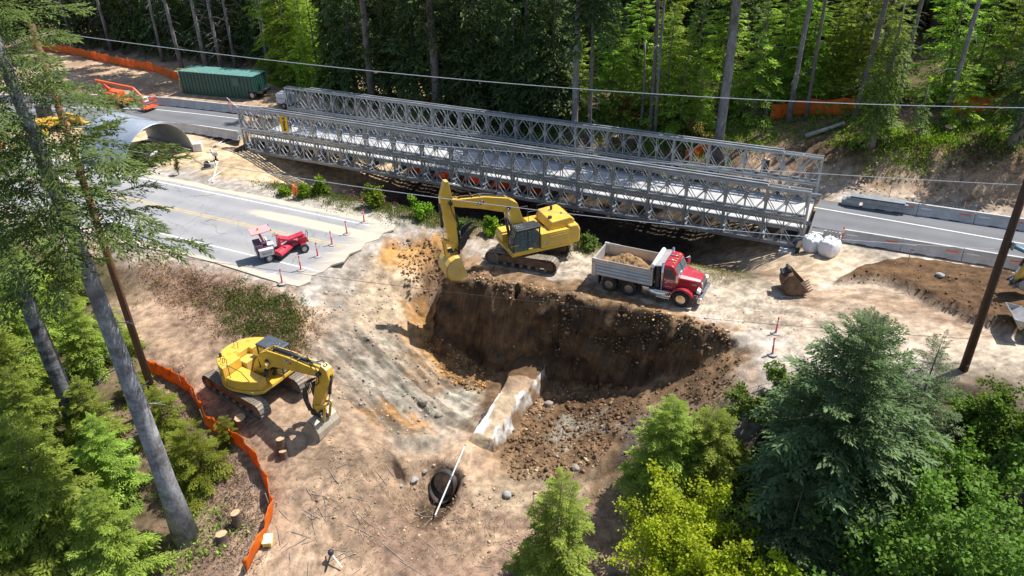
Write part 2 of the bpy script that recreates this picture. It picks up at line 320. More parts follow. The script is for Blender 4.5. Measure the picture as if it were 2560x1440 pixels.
# verge behind the old road, ravine below the bridge
for u in range(-46, -4, 3):
    Q('moss', 0.5, (u, 46.6, -0.15)); Q('duff', 0.6, (u, 48.3, -1.2), (u, 50.6, -3.4))
for u in range(-40, -10, 4): Q('black', 0.6, (u, 53.5, -4.4), (u, 57, -4.6)); Q('duff', 0.7, (u, 61.5, -3.6), (u, 65.5, -2.0))  # bridge shadow put into the soil colour of the ravine floor
for u in range(-58, -46, 4): Q('sand', 0.15, (u, 46.5, -0.1), (u, 49, -0.15))
for u in range(-86, -57, 5): Q('sand', 0.15, (u, 47, -0.1), (u, 51.5, -0.1)); Q('tan', 0.1, (u, 54, -0.08), (u, 57, -0.08), (u, 61, -0.08), (u, 64, -0.05)); Q('sand', 0.3, (u, 68, 0.0), (u, 72, 0.1))
Q('sand', 0.3, (-55.5, 52, -0.4), (-54.6, 54, -0.95), (-54.6, 57, -1.0), (-54.6, 61, -0.95), (-52.5, 50.5, -0.9), (-49, 50, -1.8), (-50.5, 54, -2.6), (-50.5, 58, -2.7), (-50.5, 61, -2.4), (-52, 65, -1.2), (-46, 52.5, -3.3), (-45, 57, -3.9), (-44, 61.5, -3.3), (-45, 65.5, -1.8), (-46.5, 48.6, -1.2), (-43, 50.5, -3.0))
Q('pale', 0.4, (-2.6, 51.5, -0.2), (-3.0, 54, -0.95), (-3.0, 57, -0.95), (-3.0, 61, -0.9), (-5.5, 50.8, -1.6), (-6.5, 53.5, -2.4), (-6.5, 57, -2.6), (-6.5, 61.5, -2.2), (-1.5, 48.8, -0.1), (-1, 51.5, -0.1))
Q('dust', 0.2, (0, 47, 0), (2, 50, 0), (6, 50, 0), (10, 49, 0), (16, 49, 0), (1, 52.5, -0.05), (8, 52.8, -0.04), (20, 52.5, -0.05), (30, 52, 0), (28, 46, 0))
for u in (-2, 3, 8, 14, 20, 28, 40): Q('gravel', 0.1, (u, 55, -0.08), (u, 59, -0.08), (u, 62.2, -0.06)); Q('pale', 0.3, (u, 64.0, 0.0))
# cut bank on the right
for u, t in ((-4, 1.3), (0, 2.4), (4, 3.0), (9, 3.3), (14, 3.5), (20, 3.6), (28, 3.8), (40, 4.0)):
    Q('tan', 0.9, (u, 64.9, 0.25)); Q('tan', 1.5, (u, 65.9, t * 0.55)); Q('mid', 1.4, (u, 66.9, t * 0.98)); Q('duff', 0.9, (u, 68.2, t + 0.25)); Q('litter', 0.7, (u, 72, t + 0.7)); Q('moss', 0.5, (u, 77, t + 1.4), (u, 88, t + 2.6), (u, 110, t + 6), (u, 160, t + 14))
# ground behind the bridge
for u in range(-42, -5, 4): t = (u + 42) / 38; Q('litter', 0.7, (u, 68.5, -0.8 + 1.2 * t)); Q('litter', 0.7, (u, 72.0, -0.2 + 2.0 * t)); Q('moss', 0.5, (u, 78, 0.3 + 3 * t), (u, 90, 1.5 + 4 * t), (u, 110, 4 + 5 * t), (u, 160, 10 + 6 * t))
for u in range(-110, -43, 6): Q('sand' if u > -72 else 'tan', 0.3, (u, 69.5, 0.05), (u, 74.5, 0.1)); Q('mid', 0.7, (u, 76.2, 0.4)); Q('duff', 0.7, (u, 78, 1.0)); Q('duff', 0.6, (u, 81, 1.6), (u, 92, 2.6), (u, 115, 5), (u, 160, 11))
for x in range(-160, 161, 40): CP.append((x, -10, -7, 'duff', 0.2)); CP.append((x, 240, 24, 'duff', 0.2))
for y in range(0, 240, 40): CP.append((-160, y, -4 + y * 0.1, 'duff', 0.2)); CP.append((160, y, -3 + y * 0.11, 'duff', 0.2))

def axis(segs):
    a = []
    for x0, x1, st in segs:
        n = max(1, int(round((x1 - x0) / st))); a += list(np.linspace(x0, x1, n, endpoint=False))
    return np.array(a + [segs[-1][1]])
GX = axis([(-150, -70, 8), (-70, -40, 1.2), (-40, -21, 0.3), (-21, 17, 0.13), (17, 36, 0.28), (36, 60, 1.0), (60, 150, 9)])
GY = axis([(-8, 18, 2.0), (18, 28, 0.3), (28, 38, 0.13), (38, 46, 0.07), (46, 64, 0.26), (64, 80, 0.5), (80, 115, 1.4), (115, 235, 12)])
X, Y = np.meshgrid(GX, GY)          # rows = y
_cp = np.array([(c[0], c[1]) for c in CP]); _cz = np.array([c[2] for c in CP]); _cr = np.array([c[4] for c in CP]); _cc = np.array([SOIL[c[3]] for c in CP])
_tv, _te, _tf, _ov, _oe, _of = delaunay_2d_cdt([Vector(p) for p in _cp], [], [], 0, 1e-4)
_tv = np.array([(p.x, p.y) for p in _tv]); _vid = np.array([o[0] if o else 0 for o in _ov])
def interp(xq, yq, vals):
    """piecewise-linear lookup of control values at points"""
    sh = xq.shape; xq = xq.ravel(); yq = yq.ravel(); out = np.zeros((len(xq), vals.shape[1])); 
    order = np.argsort(yq); ys = yq[order]
    for t in _tf:
        a, b, c = _tv[t[0]], _tv[t[1]], _tv[t[2]]
        lo = np.searchsorted(ys, min(a[1], b[1], c[1]) - 1e-6); hi = np.searchsorted(ys, max(a[1], b[1], c[1]) + 1e-6)
        if hi <= lo: continue
        idx = order[lo:hi]; xs = xq[idx]
        k = (xs >= min(a[0], b[0], c[0]) - 1e-6) & (xs <= max(a[0], b[0], c[0]) + 1e-6)
        idx = idx[k]
        if len(idx) == 0: continue
        d = (b[1] - c[1]) * (a[0] - c[0]) + (c[0] - b[0]) * (a[1] - c[1])
        if abs(d) < 1e-12: continue
        w0 = ((b[1] - c[1]) * (xq[idx] - c[0]) + (c[0] - b[0]) * (yq[idx] - c[1])) / d
        w1 = ((c[1] - a[1]) * (xq[idx] - c[0]) + (a[0] - c[0]) * (yq[idx] - c[1])) / d
        w2 = 1 - w0 - w1; k = (w0 > -1e-6) & (w1 > -1e-6) & (w2 > -1e-6); idx = idx[k]
        W = np.stack([w0[k], w1[k], w2[k]], 1); out[idx] = (W[:, :, None] * vals[_vid[list(t)]][None]).sum(1)
    return out.reshape(*sh, vals.shape[1])
_pm = np.clip(1.15 - np.hypot((X - 3) / 14, (Y - 38.5) / 10), 0, 1) ** 0.7 * np.clip((np.hypot(X + 3.5, Y - 32.5) - 3) / 3, 0, 1)
_wx = X + _pm * (fbm(X * 0.45, Y * 0.45, 3, 201, 0.6) * 0.4 + fbm(X * 1.6, Y * 1.6, 4, 203, 0.65) * 0.40); _wy = Y + _pm * (fbm(X * 0.40, Y * 0.40, 3, 207, 0.6) * 0.5 + fbm(X * 1.4, Y * 1.4, 4, 209, 0.65) * 0.42)
ZR = interp(_wx, _wy, np.stack([_cz, _cr], 1)); Z = ZR[..., 0]; RO = ZR[..., 1]
def blur(A, n):
    for _ in range(n):
        B = A.copy(); B[1:-1] = (A[:-2] + 2 * A[1:-1] + A[2:]) / 4; A = B; B = A.copy(); B[:, 1:-1] = (A[:, :-2] + 2 * A[:, 1:-1] + A[:, 2:]) / 4; A = B
    return A
Z = blur(Z, 2); RO = blur(RO, 4)
# slope direction streaks and clods
gy, gx = np.gradient(Z, GY, GX); SL = np.hypot(gx, gy)
ns = fbm(X * 0.35, Y * 0.35, 3, 3) * 0.25 + fbm(X * 1.3, Y * 1.3, 4, 11, 0.6) * 0.16 + np.abs(fbm(X * 3.1, Y * 3.1, 3, 23, 0.6)) * 0.10 + (vnoise(X * 6.5, Y * 6.5, 31)) * 0.05
wall = np.clip((SL - 0.9) / 1.5, 0, 1)
rib = np.abs(fbm(X * 0.55 + fbm(X * .8, Y * .8, 2, 5) * 0.8, Y * 0.12, 3, 41)) * 1.3 - 0.35
inpit = ((X > -9) & (X < 15) & (Y > 29) & (Y < 47)).astype(float); inpit = blur(inpit, 6)
Z = Z + ns * RO + rib * wall * inpit * np.clip(RO, 0, 1) * 0.12
# rake marks of the bucket on the left slope of the pit
_sd = (G(1030, 930, -4.4) - G(850, 760, -1.3))[:2]; _sa = math.atan2(_sd[1], _sd[0]); cs, sn = math.cos(_sa), math.sin(_sa); a1 = X * cs + Y * sn; a2 = -X * sn + Y * cs
lm = np.clip(1 - np.hypot((X + 7.5) / 6.5, (Y - 38.5) / 5.5), 0, 1)
Z += np.clip(lm * 2, 0, 1) * (fbm(a1 * 0.30, a2 * 2.2, 4, 51, 0.6) * 0.36 + fbm(X * 1.1, Y * 1.1, 4, 53, 0.65) * 0.28)
# tracks in the fresh fill on the right: a graded mound
g0 = G(2140, 690); g1 = G(2520, 790); md = (g1 - g0)[:2]; ml = np.linalg.norm(md); md = md / ml
ma = (X - g0[0]) * md[0] + (Y - g0[1]) * md[1]; mb = -(X - g0[0]) * md[1] + (Y - g0[1]) * md[0]
ux = X * UD[0] + Y * UD[1]; vx = X * VD[0] + Y * VD[1]
def polymask(pts, soft=0.4, warp=0.5):
    w = np.array([G(a, b, c)[:2] for a, b, c in pts]); xx = X + fbm(X * 0.7, Y * 0.7, 3, 61) * warp; yy = Y + fbm(X * 0.7, Y * 0.7, 3, 67) * warp
    ins = np.zeros(X.shape, bool); dm = np.full(X.shape, 1e9); n = len(w)
    for i in range(n):
        p, q = w[i], w[(i + 1) % n]
        c = ((p[1] > yy) != (q[1] > yy)) & (xx < (q[0] - p[0]) * (yy - p[1]) / (q[1] - p[1] + 1e-12) + p[0]); ins ^= c
        e = q - p; t = np.clip(((xx - p[0]) * e[0] + (yy - p[1]) * e[1]) / (e @ e), 0, 1); dm = np.minimum(dm, np.hypot(xx - p[0] - t * e[0], yy - p[1] - t * e[1]))
    return np.clip(0.5 + np.where(ins, dm, -dm) / soft, 0, 1)
fill = polymask([(2085, 705, 0), (2170, 668, 0), (2250, 652, 0), (2360, 668, 0), (2500, 690, 0), (2600, 720, 0), (2620, 850, 0), (2520, 835, 0), (2430, 805, 0), (2330, 765, 0), (2260, 725, 0), (2180, 705, 0)], 0.5, 0.5)
Z += fill * (0.65 + fbm(ux * 0.25, vx * 2.2, 3, 71) * 0.22 + fbm(X * 2.2, Y * 2.2, 3, 73) * 0.10)
# keep roads flush below their sheets
road = ((vx > 33.6) & (vx < 45.0) & (ux < -32.0)) | ((vx > 52.9) & (vx < 63.0) & ((ux > -2.8) | (ux < -55.4)))
Z = np.where(road, np.minimum(Z, -0.05), Z)
# colour
xw = X + fbm(X * 0.9, Y * 0.9, 4, 81, 0.6) * 1.5; yw = Y + fbm(X * 0.9, Y * 0.9, 4, 87, 0.6) * 1.5
C = interp(np.clip(xw, -148, 148), np.clip(yw, -7, 233), _cc)
C = blur(C, 1)
def paint(mask, col, amt=1.0):
    global C
    k = (mask * amt)[..., None]; C = C * (1 - k) + np.array(SOIL[col]) * k
paint(fill, 'brown', 1.0); paint(fill * np.clip(fbm(ux * 0.3, vx * 1.8, 3, 91) * 3, 0, 1), 'orange', 0.12)
stk = np.clip(fbm(a1 * 0.3, a2 * 1.7, 3, 95) * 3.0, 0, 1) * np.clip(lm * 3, 0, 1); paint(stk, 'grey', 0.7)
stk = np.clip(fbm(a1 * 0.4, a2 * 1.1, 3, 97) * 3.0 - 0.4, 0, 1) * np.clip(lm * 3, 0, 1); paint(stk, 'clay', 0.6)
paint(polymask([(995, 770, -2.8), (1040, 835, -4.2), (1100, 905, -5.6), (1190, 955, -6), (1230, 950, -6), (1170, 890, -6), (1110, 820, -4.5), (1060, 740, -2.5)], .4), 'orange', 0.55)
paint(polymask([(1650, 1000, -3.8), (1530, 1080, -5.4), (1560, 1160, -5.2), (1680, 1080, -3.7), (1760, 1010, -2.2)], .5, .9), 'grey', 0.4)
trk = np.clip(0.5 + 2.5 * np.sin(vx * 5.2 + fbm(X * .5, Y * .5, 2, 99) * 3), 0, 1) * np.clip(1 - np.abs(vx - 41.5) / 4.5, 0, 1) * (ux > -18) * np.clip(fbm(ux * .4, vx * 2, 2, 101) * 3, 0, 1)
paint(trk, 'tan', 0.45)
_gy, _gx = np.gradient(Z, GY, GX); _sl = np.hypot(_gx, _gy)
rim = polymask([(1095, 712, 0), (1150, 664, 0), (1300, 684, 0), (1480, 716, 0), (1650, 760, 0), (1800, 818, 0), (1870, 858, 0), (1850, 885, 0), (1780, 875, 0), (1600, 835, 0), (1400, 795, 0), (1200, 770, 0), (1110, 750, 0)], 0.35, 0.9)
paint(rim, 'mid', 0.9); paint(rim * np.clip(fbm(X * 1.8, Y * 1.8, 3, 111, .6) * 3.5, 0, 1), 'brown', 0.8); paint(rim * np.clip(fbm(X * 2.1, Y * 2.1, 3, 113, .6) * 3.5 - .3, 0, 1), 'orange', 0.35)
cutw = np.clip((_sl - 1.1) / 0.8, 0, 1) * ((X > -6) & (X < 14) & (Y > 36.5) & (Y < 46)); paint(cutw, 'brown', 0.9); paint(cutw * np.clip(fbm(X * 0.8, Z * 1.5, 3, 115) * 4 + .3, 0, 1), 'wet_shade', 0.85)  # fresh-cut brown soil on the steep wall, then patches of painted shade
stk = np.clip(fbm(a1 * 0.25, a2 * 2.4, 4, 117, .6) * 4.0, 0, 1) * np.clip(lm * 3, 0, 1); C *= (1 - 0.42 * stk)[..., None]
big = fbm(X * 0.28, Y * 0.28, 4, 119, .6); C *= np.clip(1 + big * 0.45, 0.7, 1.25)[..., None]; C *= (1 - .25 * fill)[..., None]
# crawler prints on the pads and the bench
def prints(px0, px1, width=0.6, gauge=2.7, amt=.3, dz=.03):
    global Z, C
    a, b = hitless(px0), hitless(px1); d = (b - a)[:2]; l = np.linalg.norm(d); d /= l; t = (X - a[0]) * d[0] + (Y - a[1]) * d[1]; n_ = -(X - a[0]) * d[1] + (Y - a[1]) * d[0] + fbm(X * .3, Y * .3, 2, 131) * .8
    m = ((np.abs(np.abs(n_) - gauge / 2) < width / 2) & (t > 0) & (t < l)).astype(float) * np.clip(fbm(X * .7, Y * .7, 2, 133) * 3 + .6, 0, 1); gr = np.where(np.sin(t * 2 * math.pi / .3) > 0, 1.0, .3)
    C *= (1 - amt * m * gr)[..., None]; Z -= dz * m * gr
def hitless(p): return G(p[0], p[1], p[2])
for q in (((1500, 690, 0), (2350, 860, 0)), ((1800, 720, 0), (2560, 880, 0)), ((1850, 790, 0), (2300, 760, 0)), ((2040, 720, 0), (2250, 780, 0)), ((350, 800, -1.2), (620, 960, -1.7)), ((420, 820, -1.3), (760, 1100, -2.4)), ((760, 1080, -2.4), (900, 1400, -5)), ((820, 1150, -2.9), (1000, 1420, -5.6)), ((1180, 640, 0), (1450, 690, 0))): prints(*q)
nrm = np.clip(1 + fbm(X * 2.3, (Y + Z * 0.9) * 2.3, 4, 105, 0.7) * 0.6, 0.6, 1.35)[..., None]; C = C * nrm
def zt(x, y):
    x = np.asarray(x, float); y = np.asarray(y, float)
    i = np.clip(np.searchsorted(GX, x) - 1, 0, len(GX) - 2); j = np.clip(np.searchsorted(GY, y) - 1, 0, len(GY) - 2)
    fx = np.clip((x - GX[i]) / (GX[i + 1] - GX[i]), 0, 1); fy = np.clip((y - GY[j]) / (GY[j + 1] - GY[j]), 0, 1)
    return (Z[j, i] * (1 - fx) + Z[j, i + 1] * fx) * (1 - fy) + (Z[j + 1, i] * (1 - fx) + Z[j + 1, i + 1] * fx) * fy
_TS = np.arange(15.0, 230.0, 0.2)
def hit(px, py):
    """where the line of sight through a picture point meets the ground"""
    d = ray(px, py); Pn = _O + d * _TS[:, None]; g = Pn[:, 2] - zt(Pn[:, 0], Pn[:, 1]); k = int(np.argmax(g < 0))
    if k == 0: return Pn[-1]
    f = g[k - 1] / (g[k - 1] - g[k]); return Pn[k - 1] * (1 - f) + Pn[k] * f
nx, ny = len(GX), len(GY)
idx = np.arange(nx * ny).reshape(ny, nx)
F = np.stack([idx[:-1, :-1], idx[:-1, 1:], idx[1:, 1:], idx[1:, :-1]], -1).reshape(-1, 4)
_wm = np.clip((_sl - 0.9) / 0.9, 0, 1) * np.clip(RO * 2, 0, 1); _wm = blur(_wm, 2)
_uu = X * UD[0] + Y * UD[1]; _dd = _wm * (fbm(_uu * 0.7, Z * 0.9, 3, 301, .6) * 0.55 + fbm(_uu * 2.2, Z * 2.4, 3, 303, .6) * 0.34 + np.abs(fbm(_uu * 5, Z * 5, 2, 305)) * 0.12)
gme = fromarrays('ground', np.stack([X - VD[0] * _dd, Y - VD[1] * _dd, Z], -1).reshape(-1, 3), F)
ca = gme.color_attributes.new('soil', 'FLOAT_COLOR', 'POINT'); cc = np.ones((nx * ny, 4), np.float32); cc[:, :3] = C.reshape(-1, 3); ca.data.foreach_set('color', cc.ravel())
gm = bpy.data.materials.new('soil'); gm.use_nodes = True; nt = gm.node_tree; L = nt.links.new; pb = nt.nodes['Principled BSDF']
at = N(nt, 'ShaderNodeAttribute', attribute_name='soil'); geo = N(nt, 'ShaderNodeNewGeometry')
n1 = N(nt, 'ShaderNodeTexNoise'); n1.inputs['Scale'].default_value = 1.8; n1.inputs['Detail'].default_value = 12; n1.inputs['Roughness'].default_value = 0.75; L(geo.outputs['Position'], n1.inputs['Vector'])
r1 = N(nt, 'ShaderNodeMapRange'); r1.inputs[1].default_value = 0.3; r1.inputs[2].default_value = 0.72; r1.inputs[3].default_value = 0.5; r1.inputs[4].default_value = 1.38; L(n1.outputs['Fac'], r1.inputs[0])
m1 = N(nt, 'ShaderNodeMix', data_type='RGBA', blend_type='MULTIPLY'); m1.inputs[0].default_value = 1; L(at.outputs['Color'], m1.inputs[6]); L(r1.outputs[0], m1.inputs[7])
vo = N(nt, 'ShaderNodeTexVoronoi'); vo.inputs['Scale'].default_value = 7.0; L(geo.outputs['Position'], vo.inputs['Vector'])
r2 = N(nt, 'ShaderNodeMapRange'); r2.inputs[1].default_value = 0.0; r2.inputs[2].default_value = 0.16; r2.inputs[3].default_value = 1.3; r2.inputs[4].default_value = 1.0; L(vo.outputs['Distance'], r2.inputs[0])
m2 = N(nt, 'ShaderNodeMix', data_type='RGBA', blend_type='MULTIPLY'); m2.inputs[0].default_value = 0.9; L(m1.outputs[2], m2.inputs[6]); L(r2.outputs[0], m2.inputs[7])
L(m2.outputs[2], pb.inputs['Base Color']); pb.inputs['Roughness'].default_value = 0.95; pb.inputs['Specular IOR Level'].default_value = 0.15
n3 = N(nt, 'ShaderNodeTexNoise'); n3.inputs['Scale'].default_value = 5.0; n3.inputs['Detail'].default_value = 10; n3.inputs['Roughness'].default_value = 0.7; L(geo.outputs['Position'], n3.inputs['Vector'])
bp = N(nt, 'ShaderNodeBump'); bp.inputs['Strength'].default_value = 0.7; bp.inputs['Distance'].default_value = 0.12; L(n3.outputs['Fac'], bp.inputs['Height']); L(bp.outputs[0], pb.inputs['Normal'])
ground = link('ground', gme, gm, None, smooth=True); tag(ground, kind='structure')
ground['label'] = 'dug earth site with deep pit, dusty pads and forest floor'
# ================================================================ ROADS
def asphalt(name, c, patch, dust=False):
    m = bpy.data.materials.new(name); m.use_nodes = True; nt = m.node_tree; L = nt.links.new; b = nt.nodes['Principled BSDF']
    g = N(nt, 'ShaderNodeNewGeometry')
    n1 = N(nt, 'ShaderNodeTexNoise'); n1.inputs['Scale'].default_value = 0.35; n1.inputs['Detail'].default_value = 9; n1.inputs['Roughness'].default_value = 0.7; L(g.outputs['Position'], n1.inputs['Vector'])
    r = N(nt, 'ShaderNodeValToRGB'); r.color_ramp.elements[0].position = 0.40; r.color_ramp.elements[1].position = 0.70
    r.color_ramp.elements[0].color = (*c, 1); r.color_ramp.elements[1].color = (*patch, 1); L(n1.outputs['Fac'], r.inputs[0])
    n2 = N(nt, 'ShaderNodeTexNoise'); n2.inputs['Scale'].default_value = 30; n2.inputs['Detail'].default_value = 4; L(g.outputs['Position'], n2.inputs['Vector'])
    mr = N(nt, 'ShaderNodeMapRange'); mr.inputs[3].default_value = 0.75; mr.inputs[4].default_value = 1.25; L(n2.outputs['Fac'], mr.inputs[0])
    mx = N(nt, 'ShaderNodeMix', data_type='RGBA', blend_type='MULTIPLY'); mx.inputs[0].default_value = 1; L(r.outputs[0], mx.inputs[6]); L(mr.outputs[0], mx.inputs[7])
    # wheel paths along the road
    vr = N(nt, 'ShaderNodeVectorMath', operation='DOT_PRODUCT'); vr.inputs[1].default_value = tuple(VD); L(g.outputs['Position'], vr.inputs[0])
    sn = N(nt, 'ShaderNodeMath', operation='SINE'); sc = N(nt, 'ShaderNodeMath', operation='MULTIPLY'); sc.inputs[1].default_value = 3.4; L(vr.outputs['Value'], sc.inputs[0]); L(sc.outputs[0], sn.inputs[0])
    m2 = N(nt, 'ShaderNodeMapRange'); m2.inputs[1].default_value = -1; m2.inputs[2].default_value = 1; m2.inputs[3].default_value = 0.93; m2.inputs[4].default_value = 1.07; L(sn.outputs[0], m2.inputs[0])
    x2 = N(nt, 'ShaderNodeMix', data_type='RGBA', blend_type='MULTIPLY'); x2.inputs[0].default_value = 1; L(mx.outputs[2], x2.inputs[6]); L(m2.outputs[0], x2.inputs[7])
    out = x2.outputs[2]
    vc = N(nt, 'ShaderNodeTexVoronoi', feature='DISTANCE_TO_EDGE'); vc.inputs['Scale'].default_value = 0.22; vc.inputs['Randomness'].default_value = 1.0
    wn = N(nt, 'ShaderNodeTexNoise'); wn.inputs['Scale'].default_value = 0.8; wn.inputs['Detail'].default_value = 6; L(g.outputs['Position'], wn.inputs['Vector'])
    wv = N(nt, 'ShaderNodeVectorMath', operation='MULTIPLY_ADD'); wv.inputs[1].default_value = (2.5, 2.5, 0); L(wn.outputs['Color'], wv.inputs[0]); L(g.outputs['Position'], wv.inputs[2]); L(wv.outputs[0], vc.inputs['Vector'])
    ck = N(nt, 'ShaderNodeMapRange'); ck.inputs[1].default_value = 0.002; ck.inputs[2].default_value = 0.007; ck.inputs[3].default_value = 0.72; ck.inputs[4].default_value = 1.0; L(vc.outputs['Distance'], ck.inputs[0])
    x3 = N(nt, 'ShaderNodeMix', data_type='RGBA', blend_type='MULTIPLY'); x3.inputs[0].default_value = 1.0 if dust else 0.0; L(out, x3.inputs[6]); L(ck.outputs[0], x3.inputs[7]); out = x3.outputs[2]
    if dust:
        # dried mud tracked out by the machines: a band along the far lane and the broken road end
        vr2 = N(nt, 'ShaderNodeVectorMath', operation='DOT_PRODUCT'); vr2.inputs[1].default_value = tuple(UD); L(g.outputs['Position'], vr2.inputs[0])
        def rng(src, a0, a1, b0, b1):
            q = N(nt, 'ShaderNodeMapRange'); q.interpolation_type = 'SMOOTHSTEP'; q.inputs[1].default_value = a0; q.inputs[2].default_value = a1; q.inputs[3].default_value = b0; q.inputs[4].default_value = b1; L(src, q.inputs[0]); return q.outputs[0]
        def mth(op, a, c):
            q = N(nt, 'ShaderNodeMath', operation=op); L(a, q.inputs[0]); L(c, q.inputs[1]); return q.outputs[0]
        n4 = N(nt, 'ShaderNodeTexNoise'); n4.inputs['Scale'].default_value = 0.9; n4.inputs['Detail'].default_value = 10; n4.inputs['Roughness'].default_value = 0.78
        mp = N(nt, 'ShaderNodeMapping'); mp.inputs['Rotation'].default_value = (0, 0, -HD); mp.inputs['Scale'].default_value = (0.35, 1.4, 1); L(g.outputs['Position'], mp.inputs['Vector']); L(mp.outputs[0], n4.inputs['Vector'])
        v_ = vr.outputs['Value']; u_ = vr2.outputs['Value']
        band = mth('MULTIPLY', mth('MULTIPLY', rng(v_, 39.9, 41.2, 0, 1), rng(v_, 42.6, 41.5, 0, 1)), rng(u_, -48, -40, 0, 1))
        tail = rng(u_, -37.5, -31.5, 0, 0.75); far_ = rng(v_, 42.7, 43.6, 0, 0.9); near_ = rng(v_, 34.9, 33.7, 0, 0.8)
        cov = mth('MAXIMUM', mth('MAXIMUM', band, tail), mth('MAXIMUM', far_, near_))
        msk = rng(mth('ADD', n4.outputs['Fac'], cov), 0.98, 1.32, 0, 0.9)
        dm = N(nt, 'ShaderNodeMix', data_type='RGBA'); dm.inputs[7].default_value = (0.50, 0.42, 0.32, 1); L(msk, dm.inputs[0]); L(out, dm.inputs[6]); out = dm.outputs[2]
    L(out, b.inputs['Base Color']); b.inputs['Roughness'].default_value = 0.85; b.inputs['Specular IOR Level'].default_value = 0.3
    bp = N(nt, 'ShaderNodeBump'); bp.inputs['Strength'].default_value = 0.25; bp.inputs['Distance'].default_value = 0.01; L(n2.outputs['Fac'], bp.inputs['Height']); L(bp.outputs[0], b.inputs['Normal'])
    return m
A_OLD = asphalt('old_asphalt', (0.245, 0.245, 0.252), (0.30, 0.292, 0.28), True); A_NEW = asphalt('new_asphalt', (0.125, 0.128, 0.136), (0.155, 0.155, 0.158))
M_WPAINT = mat('white_road_paint', (0.62, 0.61, 0.58), 0.7, var=0.25, vscale=6, dirt=0.25, dscale=1.5, dcol=(0.22, 0.21, 0.2, 1))
M_YPAINT = mat('yellow_road_paint', (0.58, 0.40, 0.12), 0.7, var=0.3, vscale=6, dirt=0.45, dscale=1.2, dcol=(0.24, 0.22, 0.2, 1))
def slab(name, pts, z1, th, m, kind='structure', parent=None):
    b = MB(); b.prism([(p[0], p[1]) for p in pts], z1 - th, z1, 'z'); o = b.build(name, m, parent)
    if kind: o['kind'] = kind
    return o
def strip(name, cen, w, z, m, parent):
    """painted line following a polyline"""
    c = [np.array(p[:2], float) for p in cen]; vs = []; n = len(c)
    for i in range(n):
        t = c[min(i + 1, n - 1)] - c[max(i - 1, 0)]; t /= np.linalg.norm(t); s = np.array([-t[1], t[0]]) * w / 2
        vs += [(*(c[i] - s), z), (*(c[i] + s), z)]
    b = MB(); b.add(vs, [(2 * i, 2 * i + 2, 2 * i + 3, 2 * i + 1) for i in range(n - 1)])
    return b.build(name, m, parent)
end = [(-32.3, 33.4), (-32.0, 34.2), (-32.4, 34.9), (-32.0, 35.7), (-32.1, 36.6), (-31.6, 37.4), (-31.9, 38.5), (-31.5, 39.4), (-31.8, 40.3), (-31.3, 41.2), (-31.5, 42.2), (-31.1, 43.0), (-31.4, 43.7)]
near = [(-110, 33.6)] + [(u, 33.5 + 0.22 * math.sin(u * 1.7)) for u in range(-100, -33, 3)]
far = [(u, 43.9 + 0.2 * math.sin(u * 1.3)) for u in range(-34, -105, -3)] + [(-110, 43.9)]
old_road = slab('old_road', [UV(*p) for p in near + end + far], 0.0, 0.12, A_OLD)
old_road['label'] = 'grey two lane old road cut off at the pit'
strip('edge_line', [UV(u, 35.55) for u in (-110, -80, -50, -32.3)], 0.13, 0.004, M_WPAINT, old_road)
strip('edge_line', [UV(u, 42.85) for u in (-110, -80, -50, -33.2)], 0.13, 0.004, M_WPAINT, old_road)
for dv in (-0.13, 0.13): strip('centre_line', [UV(u, 39.2 + dv) for u in (-110, -80, -50, -33.0)], 0.10, 0.004, M_YPAINT, old_road)
g = G(672, 688); strip('survey_mark', [g + (-0.45, -0.25, 0), g + (0.45, 0.35, 0)], 0.08, 0.005, M_WPAINT, old_road); strip('survey_mark', [g + (-0.4, 0.2, 0), g + (0.5, -0.1, 0)], 0.07, 0.009, M_WPAINT, old_road)
ra = slab('east_approach_road', [UV(*p) for p in [(-2.9, 53.9), (46, 53.9), (46, 60.6), (-2.9, 60.6)]], 0.0, 0.1, A_NEW)
ra['label'] = 'fresh dark asphalt approach road right of the bridge'
strip('edge_line', [G(2035, 518), G(2280, 560), G(2519, 602), G(2700, 634)], 0.13, 0.004, M_WPAINT, ra)
strip('edge_line', [UV(-2.7, 54.55), UV(20, 54.75), UV(46, 54.75)], 0.13, 0.004, M_WPAINT, ra)
lnear = [(602, 347), (470, 327), (330, 316), (150, 318), (-250, 350)]; lfar = [(-250, 255), (0, 262), (250, 257), (400, 264), (530, 278), (614, 290)]
la = slab('west_approach_road', [G(*p) for p in lnear] [::-1] + [G(*p) for p in lfar][::-1], 0.0, 0.1, A_NEW)
la['label'] = 'fresh dark asphalt approach road left of the bridge'
strip('edge_line', [G(*p) for p in [(-250, 275), (0, 280), (200, 268), (383, 273), (480, 283), (600, 297)]], 0.13, 0.004, M_WPAINT, la)
strip('edge_line', [G(*p) for p in [(-250, 338), (150, 311), (330, 310), (470, 320), (602, 340)]], 0.13, 0.004, M_WPAINT, la)

